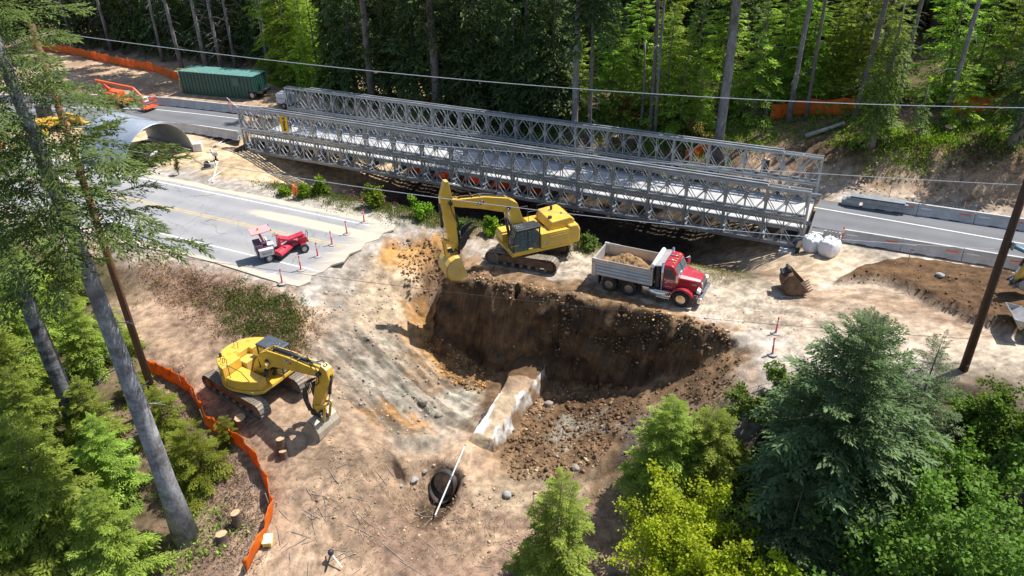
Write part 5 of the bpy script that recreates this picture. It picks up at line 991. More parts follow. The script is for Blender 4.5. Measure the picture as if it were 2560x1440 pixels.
# ---- loose rusty bucket, right hand machines
lb = thing('excavator_bucket', 'rusty brown excavator bucket lying on the dirt pad', 'bucket', hit(1985, 728) + np.array([0, 0, 0.02]), rad(172))
bucket(lb, .55, 1.30, rad(40), 1.55, M_RUST, .88, teeth=5, name='shell', y=0)
T = Matrix.Translation((.55, 0, 1.30)) @ Matrix.Rotation(rad(40), 4, 'Y'); b = MB(); b.box(-.3, .35, -.25, .25, .12, .34, T); b.cyl((-.2, -.32, .34), (-.2, .32, .34), .1, n=10, M=T); b.cyl((.25, -.32, .3), (.25, .32, .3), .1, n=10, M=T); b.build('coupler', M_DARK, lb, .03)
q = hit(2555, 745); cfgx = None
e3 = thing('excavator', 'yellow excavator reaching in behind the dark utility pole with grey bucket', 'excavator', (q[0] + 5.5, q[1] + 1.5, 0.3), rad(190))
cfg3 = dict()
for yc in (-1.3, 1.3): track(e3, Matrix.Rotation(rad(-30), 4, 'Z'), 4.6, .45, .6, yc, M_RUST)
b = MB(); b.cyl((0, 0, .6), (0, 0, 1.1), .8, n=20); b.box(-2.4, 1.6, -1.35, 1.35, 1.1, 1.9); b.prism([(-2.7, 1.1), (-2.0, 1.1), (-2.0, 2.5), (-2.6, 2.4)], -1.3, 1.3); b.box(-2.0, 0, -1.2, .4, 1.9, 2.5); b.build('house', CATY, e3, .05)
b = MB(); b.box(-.2, 1.5, .45, 1.3, 1.9, 2.9); b.build('cab', M_DARK, e3, .06)
b = MB(); b.prism(ribbon([(.5, 1.7, .2), (1.3, 3.0, .4), (2.6, 4.0, .42), (5.0, 3.9, .22)], 0, 0), -.25, .25); b.build('boom', CATY, e3, .02)
b = MB(); b.prism([(4.8, 4.5), (5.2, 4.5), (5.5, 3.8), (6.1, 1.4), (5.8, 1.3), (5.0, 3.6)], -.2, .2); b.build('stick', CATY, e3, .02); cylinder(e3, (2.6, 4.5), (4.95, 4.45), .09, 0)
b = MB(); b.bar((5.9, -.25, 1.6), (6.4, -.25, 1.35), .06, .14); b.build('bucket_linkage', M_DARK, e3); b = MB(); b.bar((5.9, .25, 1.6), (6.4, .25, 1.35), .06, .14); b.build('bucket_linkage', M_DARK, e3); cylinder(e3, (5.6, 3.7), (6.35, 1.5), .08, 0)
bucket(e3, 6.05, 1.25, rad(115), 1.15, mat('grey_bucket', (.26, .26, .26), .6, .2, var=.25, dirt=.3), .72, teeth=4)
q = hit(2548, 822); ld = thing('track_loader', 'compact black track loader with raised steel bucket on the fresh brown fill', 'loader', (q[0] + 1.2, q[1] - .1, 0.12), rad(165))
for yc in (-.75, .75): track(ld, Matrix.Identity(4), 2.2, .34, .38, yc, M_DARK)
b = MB(); b.box(-1.2, .7, -.55, .55, .5, 1.2); b.prism([(-.7, 1.2), (.6, 1.2), (.45, 2.05), (-.6, 2.05)], -.5, .5); b.build('body', M_DARK, ld, .04)
b = MB()
for y in (-.62, .62): b.bar((-.9, y, 1.5), (.9, y, 1.2), .1, .18); b.bar((.9, y, 1.2), (1.35, y, .55), .1, .18)
b.build('lift_arm', CATY, ld)
b = MB(); T = Matrix.Translation((1.45, 0, .75)) @ Matrix.Rotation(rad(-55), 4, 'Y')
b.prism([(0, 0), (.05, .65), (.12, .65), (.12, .06), (.7, .03), (.7, -.03), (.05, -.05)], -.95, .95, 'y', T)
for y in (-.95, .93): b.prism([(0, 0), (.05, .65), (.7, .0)], y, y + .02, 'y', T)
b.build('bucket', mat('worn_steel_bucket', (.42, .41, .40), .45, .5, var=.3, dirt=.3), ld)
# ================================================================ SITE THINGS
# ---- traffic delineators
M_DEL = mat('orange_red_post', (0.78, 0.06, 0.025), 0.5, var=0.12); M_DELW = mat('white_band', (0.75, 0.74, 0.72), 0.4)
M_BASE = mat('rubber_base_dusty', (0.34, 0.32, 0.29), 0.9, var=0.3)
pb_ = MB().lathe([(0.055, 0.06), (0.05, 0.5), (0.045, 0.98), (0.05, 1.0), (0.05, 1.06), (0.03, 1.12), (0.0, 1.13)], 10).mesh('post'); pb_.materials.append(M_DEL)
bb_ = MB().lathe([(0.054, 0.66), (0.0535, 0.76)], 10).lathe([(0.053, 0.82), (0.052, 0.92)], 10).mesh('band'); bb_.materials.append(M_DELW)
ba_ = MB().prism([(0.30 * math.cos(a + .39), 0.30 * math.sin(a + .39)) for a in np.linspace(0, 2 * math.pi, 9)[:-1]], 0, 0.05, 'z').box(-.06, .06, -.06, .06, .05, .1).mesh('base'); ba_.materials.append(M_BASE)
def delineator(px, py, label, base=None):
    p = hit(px, py); z = max(p[2], 0.002) if py < 720 else p[2]
    t = thing('traffic_delineator', label, 'delineator', (p[0], p[1], z + 0.004), random.uniform(0, 1), 'orange delineators'); t.rotation_euler = (random.gauss(0, .03), random.gauss(0, .03), random.uniform(0, 1))
    for m_, n_ in ((pb_, 'post'), (bb_, 'band'), (ba_, 'base')): link(n_, m_, None, t)
    return t
for (x, y), l in zip(((706, 711), (753, 677), (795, 643), (831, 614), (868, 587), (911, 558)), ('standing outside the white line by the brush slope', 'standing on the white edge line at the broken road end', 'second from the near white line at the road end', 'standing by the end of the yellow lines', 'standing by the end of the far white line', 'standing on the far gravel shoulder of the old road')):
    delineator(x, y, 'orange delineator ' + l)
delineator(1939, 833, 'orange delineator on the bare dirt pad past the pit'); delineator(1931, 886, 'orange delineator closest to the dark spruce at the pad edge'); delineator(2103, 604, 'orange delineator beside the white bags and barrier')
# ---- orange fences
def fencemat():
    m = bpy.data.materials.new('orange_fence_fabric'); m.use_nodes = True; nt = m.node_tree; L = nt.links.new; b = nt.nodes['Principled BSDF']
    tc = N(nt, 'ShaderNodeNewGeometry'); n = N(nt, 'ShaderNodeTexNoise'); n.inputs['Scale'].default_value = 2.0; n.inputs['Detail'].default_value = 5; L(tc.outputs['Position'], n.inputs['Vector'])
    r = N(nt, 'ShaderNodeValToRGB'); r.color_ramp.elements[0].position = .3; r.color_ramp.elements[1].position = .7; r.color_ramp.elements[0].color = (0.74, 0.13, 0.008, 1); r.color_ramp.elements[1].color = (0.92, 0.22, 0.015, 1); L(n.outputs['Fac'], r.inputs[0]); L(r.outputs[0], b.inputs['Base Color'])
    b.inputs['Roughness'].default_value = .6
    t = N(nt, 'ShaderNodeBsdfTranslucent'); L(r.outputs[0], t.inputs['Color']); ms = N(nt, 'ShaderNodeMixShader'); ms.inputs[0].default_value = .35; L(b.outputs[0], ms.inputs[1]); L(t.outputs[0], ms.inputs[2]); L(ms.outputs[0], nt.nodes['Material Output'].inputs[0])
    return m
M_FEN = fencemat(); M_STAKE = mat('wood_stake', (0.42, 0.32, 0.2), .9, var=.3)
stk_me = MB().box(-.02, .02, -.02, .02, -.2, 1.18).mesh('stake'); stk_me.materials.append(M_STAKE)
def fence(pix, label, h=1.0, lean=0.0, every=1.7, seed=1, world=None):
    r = random.Random(seed); W = [np.array(p) for p in world] if world else [hit(*p) for p in pix]
    t = thing('mesh_fence', label, 'fence', W[0] * [1, 1, 1], 0); O = W[0]
    pts = []
    for a, b in zip(W[:-1], W[1:]):
        n = max(2, int(np.linalg.norm((b - a)[:2]) / 0.17))
        for i in range(n): pts.append(a + (b - a) * i / n)
    pts.append(W[-1]); vs = []; s = 0.0; rows = 7; stakes = []
    last = -9
    for i, p in enumerate(pts):
        if i: s += np.linalg.norm((pts[i] - pts[i - 1])[:2])
        d = (pts[min(i + 1, len(pts) - 1)] - pts[max(i - 1, 0)])[:2]; d = d / (np.linalg.norm(d) + 1e-9); nn = np.array([-d[1], d[0]])
        ph = (s % every) / every; sag = 0.16 * math.sin(math.pi * ph); z0 = float(zt(p[0], p[1]))
        if s - last >= every or i == len(pts) - 1: stakes.append((p, z0)); last = s
        hh = h * (1 - 0.5 * sag) + 0.05 * math.sin(s * 2.1 + seed)
        for k in range(rows):
            f = k / (rows - 1); w_ = (0.08 * math.sin(s * 4.7 + f * 3) + 0.05 * math.sin(s * 9.3 + 5 * f)) * math.sin(math.pi * ph) * (0.3 + f) + lean * f
            q = p[:2] + nn * w_; vs.append((q[0] - O[0], q[1] - O[1], z0 + hh * f - 0.03 - O[2]))
    F = [(i * rows + k, (i + 1) * rows + k, (i + 1) * rows + k + 1, i * rows + k + 1) for i in range(len(pts) - 1) for k in range(rows - 1)]
    me = bpy.data.meshes.new('fabric'); me.from_pydata(vs, [], F); o = link('fabric', me, M_FEN, t, smooth=True)
    sm = o.modifiers.new('thick', 'SOLIDIFY'); sm.thickness = 0.006
    for p, z0 in stakes:
        o = link('stake', stk_me, None, t); o.location = (p[0] - O[0], p[1] - O[1], z0 - O[2]); o.rotation_euler = (r.gauss(0, .06), r.gauss(0, .06), r.uniform(0, 3)); o.scale = (1, 1, h)
    return t
fence([(362, 925), (420, 952), (470, 980), (492, 1012), (515, 1065), (565, 1100), (612, 1130), (645, 1172), (672, 1235), (680, 1295), (655, 1360), (615, 1434)], 'orange mesh fence curving past the round tailed excavator and yellow box', 1.0, 0.1, seed=2)
fence([(80, 118), (200, 140), (310, 166), (380, 178), (448, 203)], 'orange mesh fence on the bank left of the green container', 1.15, world=None, every=2.2, seed=3)
fence([], 'orange mesh fence along the gully floor under the bridge', 1.25, every=2.4, seed=4, world=[UV(u, 60.8 + .5 * math.sin(u), 0) for u in range(-41, -24, 3)])
fence([], 'orange mesh fence close behind the left half of the bridge', 1.1, every=2.2, seed=5, world=[UV(u, 70.2 + .3 * math.sin(u), 0) for u in (-48, -45, -42, -39, -36)])
fence([(1712, 402), (1745, 392), (1776, 372)], 'short orange mesh fence sagging between stumps behind the bridge', 1.0, .15, every=1.6, seed=6)
fence([(1925, 303), (1985, 290), (2060, 288), (2132, 284)], 'orange mesh fence among the tall trunks above the fallen log', 1.6, every=2.0, seed=7)
fence([(2375, 286), (2450, 283), (2515, 284)], 'orange mesh fence in front of the young fir on the bank top', 1.6, .2, every=1.8, seed=8)
# ---- green tank container on a trailer chassis
M_GREEN = mat('dark_green_paint', (0.018, 0.075, 0.058), .45, var=.2, vscale=.8, dirt=.12, dcol=(.25, .22, .16, 1)); M_TEAL = mat('faded_green_roof', (0.10, 0.24, 0.21), .6, var=.2, dirt=.3, dcol=(.3, .36, .33, 1)); M_GREEN2 = mat('patched_green_paint', (0.06, 0.105, 0.08), .6, var=.15)
cA = G(457, 234); ct_ = thing('tank_container', 'long dark green ribbed tank container standing at the forest edge', 'container', (*cA[:2], float(zt(*cA[:2]))), rad(-19.4))
CL, CH, CW = 9.9, 2.62, 2.45
b = MB(); b.prism([(0, .25), (9.0, .25), (9.0, .9), (10.0, .9), (10.0, CH), (0, CH)], 0.06, CW - .06); b.build('shell', M_GREEN, ct_)
for i in range(21):
    x = .2 + i * .47; z0 = .27 if x < 8.9 else .93
    for y in (0.0, CW - .06): b = MB(); b.box(x - .035, x + .035, y, y + .06, z0, CH - .02); b.build('rib', M_GREEN, ct_)
for i in range(8): b = MB(); b.box(10.0, 10.05, .15 + i * .3, .2 + i * .3, .95, CH - .05); b.build('rib', M_GREEN, ct_)
b = MB(); b.prism([(-.03, CH), (10.05, CH), (10.05, CH + .05), (-.03, CH + .05)], -.03, CW + .03)
for i in range(17): b.box(.3 + i * .6, .36 + i * .6, 0, CW, CH + .05, CH + .085)
b.build('roof', M_TEAL, ct_)
b = MB(); b.box(7.2, 8.1, -.006, .0, 1.45, 2.35); b.build('patch', M_GREEN2, ct_)
b = MB()
b.tube([(-.05, .1, CH + .05), (-.05, .1, CH + .3), (2.4, .1, CH + .3), (2.6, .1, CH + .05)], .025, 6); b.tube([(-.1, .1, .3), (-.35, .1, .6), (-.1, .1, 1.5)], .03, 6); b.build('hand_rail', mat('yellow_rail', (.7, .45, .05), .5), ct_)
b = MB(); b.box(8.8, 10.6, .3, CW - .3, .68, .86); b.build('chassis', M_DARK, ct_)
for y, s in ((.2, -1), (CW - .2, 1)): wheel(ct_, 9.45, y, .48, .28, s, M_SRIM)
b = MB(); b.box(0.0, 9.0, .1, .2, .02, .24); b.box(0.0, 9.0, CW - .2, CW - .1, .02, .24); b.build('skid', M_GREEN, ct_)
q = G(718, 262); wb = thing('generator_trailer', 'white boxy generator trailer behind the bridge next to the green container', 'generator', (q[0], q[1], float(zt(q[0], q[1]))), rad(-22))
b = MB(); b.box(-.9, .9, -.6, .6, .45, 1.55); b.build('housing', M_CONC2 if False else mat('white_panel', (.66, .66, .64), .5, var=.08, dirt=.2), wb, .05); b = MB(); b.box(-.91, .91, -.61, -.6, 1.05, 1.1); b.box(.3, .7, -.61, -.6, .6, .95); b.build('panel_seam', M_DARK, wb)
for s in (-1, 1): wheel(wb, .1, s * .68, .3, .2, s, M_SRIM)
b = MB(); b.box(-1.0, 1.0, -.5, .5, .34, .45); b.bar((.9, 0, .4), (1.9, 0, .38), .1, .1); b.build('frame', M_DARK, wb)
# ---- arched steel shelter
M_CORR = mat('corrugated_steel', (0.48, 0.52, 0.56), .36, .65, var=.18, vscale=1.0, dirt=.18); M_CORRI = mat('ochre_steel', (0.32, 0.23, 0.12), .6, .3, var=.25)
aF, aR = G(318, 438), G(484, 374); dl = (aR - aF)[:2]; wd = float(np.linalg.norm(dl)); ar_ = math.atan2(dl[1], dl[0])
sh = thing('arch_shelter', 'silver corrugated steel arch shelter at the edge of the sandy yard', 'shelter', (*((aF + aR)[:2] / 2), 0.0), ar_)   # x across the mouth, y to the back
Rr = wd / 2; Hh = 3.5; Ld = 6.8; sgn = 1.0; prof_ = []
na = 36; ny_ = 110; vs = []; fs = []
for j in range(ny_ + 1):
    yy = Ld * j / ny_; rr = 1 + 0.009 * math.sin(yy * 2 * math.pi / .31)
    for i in range(na + 1):
        a = math.pi * i / na; vs.append((Rr * rr * math.cos(a), yy, Hh * rr * math.sin(a)))
for j in range(ny_):
    for i in range(na): fs.append((j * (na + 1) + i, j * (na + 1) + i + 1, (j + 1) * (na + 1) + i + 1, (j + 1) * (na + 1) + i))
me = bpy.data.meshes.new('arch'); me.from_pydata(vs, [], fs); me.materials.append(M_CORR); me.materials.append(M_CORRI)
o = link('arch_sheet', me, None, sh, smooth=True); sm = o.modifiers.new('thick', 'SOLIDIFY'); sm.thickness = .02; sm.offset = 1; sm.material_offset = 0
b = MB(); b.box(-Rr - .12, -Rr + .12, -.05, Ld, 0.002, .12); b.box(Rr - .12, Rr + .12, -.05, Ld, 0.002, .12); b.build('base_channel', M_GALV2, sh)
for x_ in (-.3, .5):
    b = MB(); b.bar((Rr * math.cos(2.7 + x_ * .1), 1.2 + 2 * (x_ + .3), Hh * math.sin(2.7) + .15), (Rr * math.cos(2.98), 1.5 + 2 * (x_ + .3), .2), .05, .05); b.build('strap', mat('yellow_strap', (.7, .5, .05), .6), sh)
def block(px, py, label, s=(1.5, .75, .75), rz=0.2):
    p = hit(px, py); t = thing('concrete_block', label, 'block', (p[0], p[1], p[2] + .002), rz); b = MB(); b.box(-s[0] / 2, s[0] / 2, -s[1] / 2, s[1] / 2, 0, s[2]); b.build('body', M_CONC2, t, .04)
    b = MB(); b.tube([(-.15, 0, s[2] - .02), (-.1, 0, s[2] + .12), (.1, 0, s[2] + .12), (.15, 0, s[2] - .02)], .02, 6); b.build('lifting_loop', M_RUST, t); return t
block(297, 458, 'white concrete block on the old road by the silver arch', (1.45, .8, .85), rad(-20)); block(497, 376, 'white concrete block at the far foot of the silver arch', (.8, .9, .8), rad(10)); block(150, 462, 'white concrete block on the old road behind the tall spruce trunk', (1.45, .8, .8), rad(-20))
# small loader parked in the shelter
p = G(372, 405); sl = thing('wheel_loader', 'dark compact loader with red wheels parked inside the silver arch', 'loader', (p[0], p[1], zt(p[0], p[1]) + .01), ar_ + rad(200))
M_REDW = mat('red_rim', (.55, .03, .03), .5)
for s in (-1, 1):
    for x in (-.6, .6): wheel(sl, x, s * .72, .38, .3, s, M_REDW)
b = MB(); b.box(-1.2, .9, -.55, .55, .4, 1.1); b.prism([(-.6, 1.1), (.5, 1.1), (.4, 1.95), (-.5, 1.95)], -.48, .48); b.build('body', M_DARK, sl, .04); b = MB(); b.box(-.9, .3, -.56, -.552, .75, .95); b.box(-.9, .3, .552, .56, .75, .95); b.build('stripe', M_LOGOW, sl)
b = MB(); b.bar((-.8, -.6, 1.4), (1.1, -.6, .9), .1, .15); b.bar((-.8, .6, 1.4), (1.1, .6, .9), .1, .15); b.prism([(1.1, .1), (1.7, .05), (1.7, .12), (1.2, .2), (1.2, .7), (1.1, .7)], -.8, .8); b.build('lift_arm', M_DARK, sl)
# ---- orange boom lift, yellow machine and barrels behind the big spruce
M_LIFT = mat('lift_orange', (.72, .12, .03), .5, var=.1)
p = G(300, 262); bl = thing('boom_lift', 'orange boom lift with work basket on the dark road', 'lift', (p[0], p[1], .006), rad(-28))
for s in (-1, 1):
    for x in (-1.1, 1.1): wheel(bl, x, s * .9, .42, .3, s, M_REDW)
b = MB(); b.box(-1.6, 1.6, -.7, .7, .4, .75); b.box(-1.6, .4, -.75, .75, .8, 1.5); b.build('base', M_LIFT, bl, .05); b = MB(); b.bar((-1.0, 0, 1.6), (-3.0, 0, 2.4), .25, .3); b.bar((-3.0, 0, 2.4), (3.0, 0, 2.2), .22, .26); b.bar((3.0, 0, 2.2), (4.3, 0, 1.2), .16, .2); b.build('boom', M_LIFT, bl)
b = MB()
for z in (.35, .9, 1.35):
    for a_, c_ in (((4.3, -.8), (5.3, -.8)), ((5.3, -.8), (5.3, .8)), ((5.3, .8), (4.3, .8)), ((4.3, .8), (4.3, -.8))): b.bar((*a_, z), (*c_, z), .05, .05)
for x, y in ((4.3, -.8), (5.3, -.8), (5.3, .8), (4.3, .8), (4.8, -.8), (4.8, .8)): b.bar((x, y, .35), (x, y, 1.35), .05, .05)
b.box(4.3, 5.3, -.8, .8, .3, .35); b.build('basket', M_LIFT, bl); b = MB(); b.box(4.35, 4.6, -.3, .3, .9, 1.4); b.build('control_box', M_LOGOW, bl)
p = G(128, 330); ym = thing('wheel_loader', 'yellow loader parked beyond the tall spruce trunk', 'loader', (p[0], p[1], zt(p[0], p[1]) + .01), rad(60))
for s in (-1, 1):
    for x in (-1.2, 1.2): wheel(ym, x, s * .95, .65, .45, s, CATY)
b = MB(); b.box(-2.4, .2, -.7, .7, .7, 1.8); b.box(.4, 1.8, -.5, .5, .7, 1.3); b.build('body', CATY, ym, .08); b = MB(); b.box(-.5, .5, -.6, .6, 1.8, 2.9); b.build('cab', M_DARK, ym, .05); b = MB(); b.bar((1.2, -.5, 1.3), (2.8, -.5, .7), .15, .25); b.bar((1.2, .5, 1.3), (2.8, .5, .7), .15, .25); b.prism([(2.7, .2), (3.6, .1), (3.6, .2), (2.9, .3), (2.9, 1.1), (2.7, 1.1)], -1.2, 1.2); b.build('bucket', CATY, ym)
for (px, py), l in (((8, 385), 'orange and white traffic drum standing on the old road shoulder'), ((38, 388), 'orange traffic drum next to another behind the dark spruce branches')):
    p = G(px, py); t = thing('traffic_drum', l, 'drum', (p[0], p[1], max(.004, float(zt(p[0], p[1])))), 0)
    b = MB(); b.lathe([(.36, 0), (.36, .08), (.29, .09), (.27, .5), (.25, .95), (.2, 1.0), (0, 1.02)], 18); b.build('body', M_LIFT, t, smooth=True); b = MB(); b.lathe([(.284, .3), (.279, .42)], 18); b.lathe([(.27, .62), (.263, .74)], 18); b.build('band', M_DELW, t)
# ---- plate compactor, lath, timbers, flag
p = hit(520, 420); pc = thing('plate_compactor', 'small black plate compactor on the sand by the white laths', 'compactor', p + [0, 0, .01], rad(30))
b = MB(); b.prism([(-.55, .12), (-.35, .02), (.35, .02), (.55, .12), (.35, .08), (-.35, .08)], -.3, .3); b.build('plate', M_GALV2, pc); b = MB(); b.box(-.3, .25, -.22, .22, .1, .35); b.cyl((0, -.15, .5), (0, .15, .5), .17, n=12); b.box(-.25, .0, -.2, .1, .35, .62); b.build('engine', M_DARK, pc, .03); b = MB(); b.tube([(-.3, -.2, .3), (-1.0, -.2, 1.0), (-1.0, .2, 1.0), (-.3, .2, .3)], .02, 6); b.build('handle', M_DARK, pc); b = MB(); b.box(.05, .28, -.1, .12, .36, .56); b.build('filter', M_LOGOW, pc, .02)
p = hit(540, 402); pc2 = thing('rammer', 'small dark rammer standing behind the plate compactor', 'rammer', p + [0, 0, .01], rad(40))
b = MB(); b.box(-.2, .2, -.15, .15, 0, .08); b.cyl((0, 0, .08), (.05, 0, .5), .1, n=10); b.build('foot', M_BLACK, pc2); b = MB(); b.box(-.2, .25, -.18, .18, .5, .8); b.build('engine', mat('silver_engine', (.5, .5, .5), .4, .6), pc2, .03); b = MB(); b.tube([(.1, -.2, .7), (-.6, -.2, .95), (-.6, .2, .95), (.1, .2, .7)], .02, 6); b.build('handle', M_DARK, pc2)
M_LATH = mat('whitewashed_wood', (.66, .62, .54), .8, var=.15)
for (a, c, l) in (((528, 372), (543, 415), 'long white lath lying down the sand slope above the compactor'), ((545, 405), (532, 458), 'white board propped on the sand below the compactor'), ((520, 455), (552, 432), 'thin lath crossing the white board on the sand'), ((545, 362), (592, 330), 'pale plank leaning towards the bridge end'), ((528, 349), (560, 333), 'shorter pale plank by the barrier end'), ((538, 366), (594, 352), 'pale timber lying under the bridge end')):
    A = hit(*a); B = hit(*c); t = thing('plank', l, 'plank', A, 0); b = MB(); b.bar((0, 0, .06), tuple(B - A + [0, 0, .10]), .12, .04); b.build('board', M_LATH, t)
# flag on the bridge end
fp = UV(U0 + .05, V0 + .0, ZB + 2 * SH); fl = thing('flag', 'small red and white striped flag at the bridge corner over the road', 'flag', fp, HD)
b = MB(); b.cyl((0, 0, 0), (-1.2, .1, .75), .02, n=6); b.build('pole', M_LOGOW, fl)
M_FR = mat('flag_red', (.6, .04, .08), .8); M_FW = mat('flag_white', (.78, .77, .77), .8); M_FB = mat('flag_blue', (.05, .06, .22), .8)
for i in range(7):
    b = MB(); n = 6; vs = []
    for k in range(n + 1):
        f = k / n; x = -1.15 + .12 * math.sin(f * 5) * .6 + (i + .5) * .0; 
        for e in (0, 1): vs.append((-1.2 + (i + e) * .075 + .05 * math.sin(f * 4 + i * .3), .1 + .06 * math.sin(f * 6 + i), .72 - f * .85 - (i + e) * .04))
    b.add(vs, [(2 * k, 2 * k + 2, 2 * k + 3, 2 * k + 1) for k in range(n)]); o = b.build('stripe', M_FR if i % 2 == 0 else M_FW, fl)
b = MB(); b.add([(-1.205, .06, .73), (-.95, .05, .6), (-.93, .03, .35), (-1.19, .05, .42)], [(0, 1, 2, 3)]); b.build('canton', M_FB, fl)
# folded orange roll-up sign
p = hit(739, 497); fs_ = thing('folded_sign', 'folded orange roll up sign leaning upright on the verge shrubs', 'sign', p, rad(-26))
M_OS = mat('sign_orange', (.85, .16, .035), .6, var=.12)
b = MB(); b.tube([(0, 0, .3), (.02, 0, .8), (0, 0, 1.15), (.02, 0, 1.3)], [.12, .16, .13, .05], 10); b.build('rolled_sheet', M_OS, fs_, smooth=True); b = MB(); b.prism([(.1, .55), (.34, .8), (.36, 1.1), (.12, 1.15)], -.03, .03); b.build('loose_flap', M_OS, fs_)
b = MB()
for x, y in ((-.16, -.14), (.2, -.16), (.12, .24), (-.16, .2)): b.bar((x * .2, y * .2, .36), (x, y, .0), .05, .05)
b.build('leg', mat('pale_orange_leg', (.75, .35, .2), .6), fs_)
# ---- culvert, rod, stumps, small things in the foreground
m0 = CUL0; cz = math.atan2(CULA[1], CULA[0])
cv = thing('culvert_pipe', 'dark rusty culvert pipe mouth opening at the foot of the slope', 'culvert', m0, cz)
M_PIPE = mat('rusted_corrugated_pipe', (.055, .042, .036), .75, .3, var=.4, vscale=2, dirt=.3); n = 30; vs = []; fs = []; rows = 60; Lp = 11
for j in range(rows + 1):
    for i in range(n):
        a = 2 * math.pi * i / n; rr = .74 * (1 + .012 * math.sin(j * 2.1)); zz = rr * math.sin(a); x0 = -.95 * (1 - (zz / .74 + 1) / 2) + .05 ; x = x0 + (Lp - x0) * (j / rows); vs.append((x, rr * math.cos(a), zz))
for j in range(rows):
    for i in range(n): fs.append((j * n + i, j * n + (i + 1) % n, (j + 1) * n + (i + 1) % n, (j + 1) * n + i))
fs.append(tuple(rows * n + i for i in range(n)))
me = bpy.data.meshes.new('barrel'); me.from_pydata(vs, [], fs); o = link('barrel', me, M_PIPE, cv, smooth=True); sm = o.modifiers.new('thick', 'SOLIDIFY'); sm.thickness = .05; sm.offset = 1
A = hit(1163, 1128) + [0, 0, .42]; B = G(1088, 1288, -7.15); rd = thing('measuring_rod', 'long white rod leaning across the culvert mouth', 'rod', B, 0)
b = MB(); b.cyl((0, 0, 0), tuple(A - B), .045, n=8); b.build('pole', M_LOGOW, rd); b = MB(); D = Vector(A - B); b.cyl(D * .5, D * .56, .06, n=8); b.build('clamp', M_GALV, rd); b = MB(); b.cyl(D, D * 1.012, .05, n=8); b.build('end_cap', M_DARK, rd)
# ---- soil ridge left standing over the culvert, with a white cut face
def lerp_pts(L, n):
    W_ = [np.array([*G(a, b, c)]) for a, b, c in L]; d = [0]
    for a, b in zip(W_[:-1], W_[1:]): d.append(d[-1] + np.linalg.norm(b - a))
    return np.array([[np.interp(t, np.array(d) / d[-1], [w_[k] for w_ in W_]) for k in range(3)] for t in np.linspace(0, 1, n)])
nr = 70; TLp = lerp_pts([(1308, 868, -4.6), (1288, 905, -4.7), (1262, 962, -4.8), (1228, 1015, -4.9), (1178, 1090, -5.05), (1152, 1135, -5.9)], nr); TRp = lerp_pts([(1372, 878, -4.5), (1364, 912, -4.6), (1342, 945, -4.72), (1300, 990, -4.85), (1270, 1038, -4.95), (1226, 1097, -5.05), (1213, 1142, -6.2)], nr)
rv = []; rc_ = []; ncol = 26
for i in range(nr):
    f = i / (nr - 1); a, b_ = TLp[i], TRp[i]; ac = (b_ - a); ac[2] = 0; ac = ac / np.linalg.norm(ac); al = TRp[min(i + 1, nr - 1)] - TRp[max(i - 1, 0)]; jag = .16 * vnoise(np.array(i * .22), np.array(3.), 5) + .16 * vnoise(np.array(i * .7), np.array(7.), 6)
    for k in range(ncol):
        if k < 5: q = a + ac * jag * .8 - ac * (.5 * (1 - k / 5)) + [0, 0, -1.3 * (1 - k / 5) ** 1.2]; side = 0
        elif k < 16: g_ = (k - 5) / 10; q = a * (1 - g_) + b_ * g_ + ac * jag * g_ + [0, 0, (.34 * max(0, .5 - f) + .08) * math.sin(math.pi * g_) - .10 * (1 if (f * 9 + g_ * .6) % 2.2 > 1.5 and f > .3 else 0)]; q = q - ac * (.0 if g_ > .5 else 0); side = 1
        else: g_ = (k - 15) / 10; q = b_ + ac * (jag * (1 - g_ * .5) + .28 * g_ ** 1.5) + [0, 0, -1.3 * g_]; side = 2
        nz = float(fbm(np.array(q[0] * 1.7), np.array(q[1] * 1.7 + q[2] * 1.3), 3, 8)); q = q + np.array([nz * .16, nz * .14, nz * (.22 if side == 1 else .08)]); 
        if f < .06: q[2] -= (1 - f / .06) ** 2 * .6
        if f > .9 and side == 1: q[2] -= .0
        rv.append(q); st = float(fbm(np.array(f * 3.), np.array(k * .25), 3, 9)); tw = float(fbm(np.array(f * 26.), np.array(k * .18), 3, 12))
        if side == 1: c = np.array(SOIL['brown']) if f < .30 else (np.array(SOIL['tan']) * .9 if f < .44 else (np.array(SOIL['white']) * 1.05 if st + (k - 10) * .012 > -.02 - .5 * max(0, f - .5) and f < .86 else np.array(SOIL['pale'])));
        elif side == 2: wh = (.85 if f > .45 else .15 + 1.2 * f) - g_ * .95 + tw * 1.5; c = np.array(SOIL['white']) * 1.15 * np.clip(wh, 0, 1) + np.array(SOIL['mid']) * (1 - np.clip(wh, 0, 1))
        else: c = np.array(SOIL['brown'])
        rc_.append(c)
rf = [(i * ncol + k, i * ncol + k + 1, (i + 1) * ncol + k + 1, (i + 1) * ncol + k) for i in range(nr - 1) for k in range(ncol - 1)]
rme = fromarrays('soil_ridge', np.array(rv), np.array(rf)); ca = rme.color_attributes.new('soil', 'FLOAT_COLOR', 'POINT'); rc4 = np.ones((len(rc_), 4), np.float32); rc4[:, :3] = np.array(rc_); ca.data.foreach_set('color', rc4.ravel())
o = link('soil_ridge', rme, gm, None, smooth=True); tag(o, kind='structure'); o['label'] = 'flat topped soil ridge with white cut face in the pit'
M_BARK = mat('stump_bark', (.13, .085, .06), .95, var=.4, vscale=4, bump=.6, bscale=14); M_CUT = mat('fresh_cut_wood', (.56, .36, .20), .85, var=.25, vscale=5)
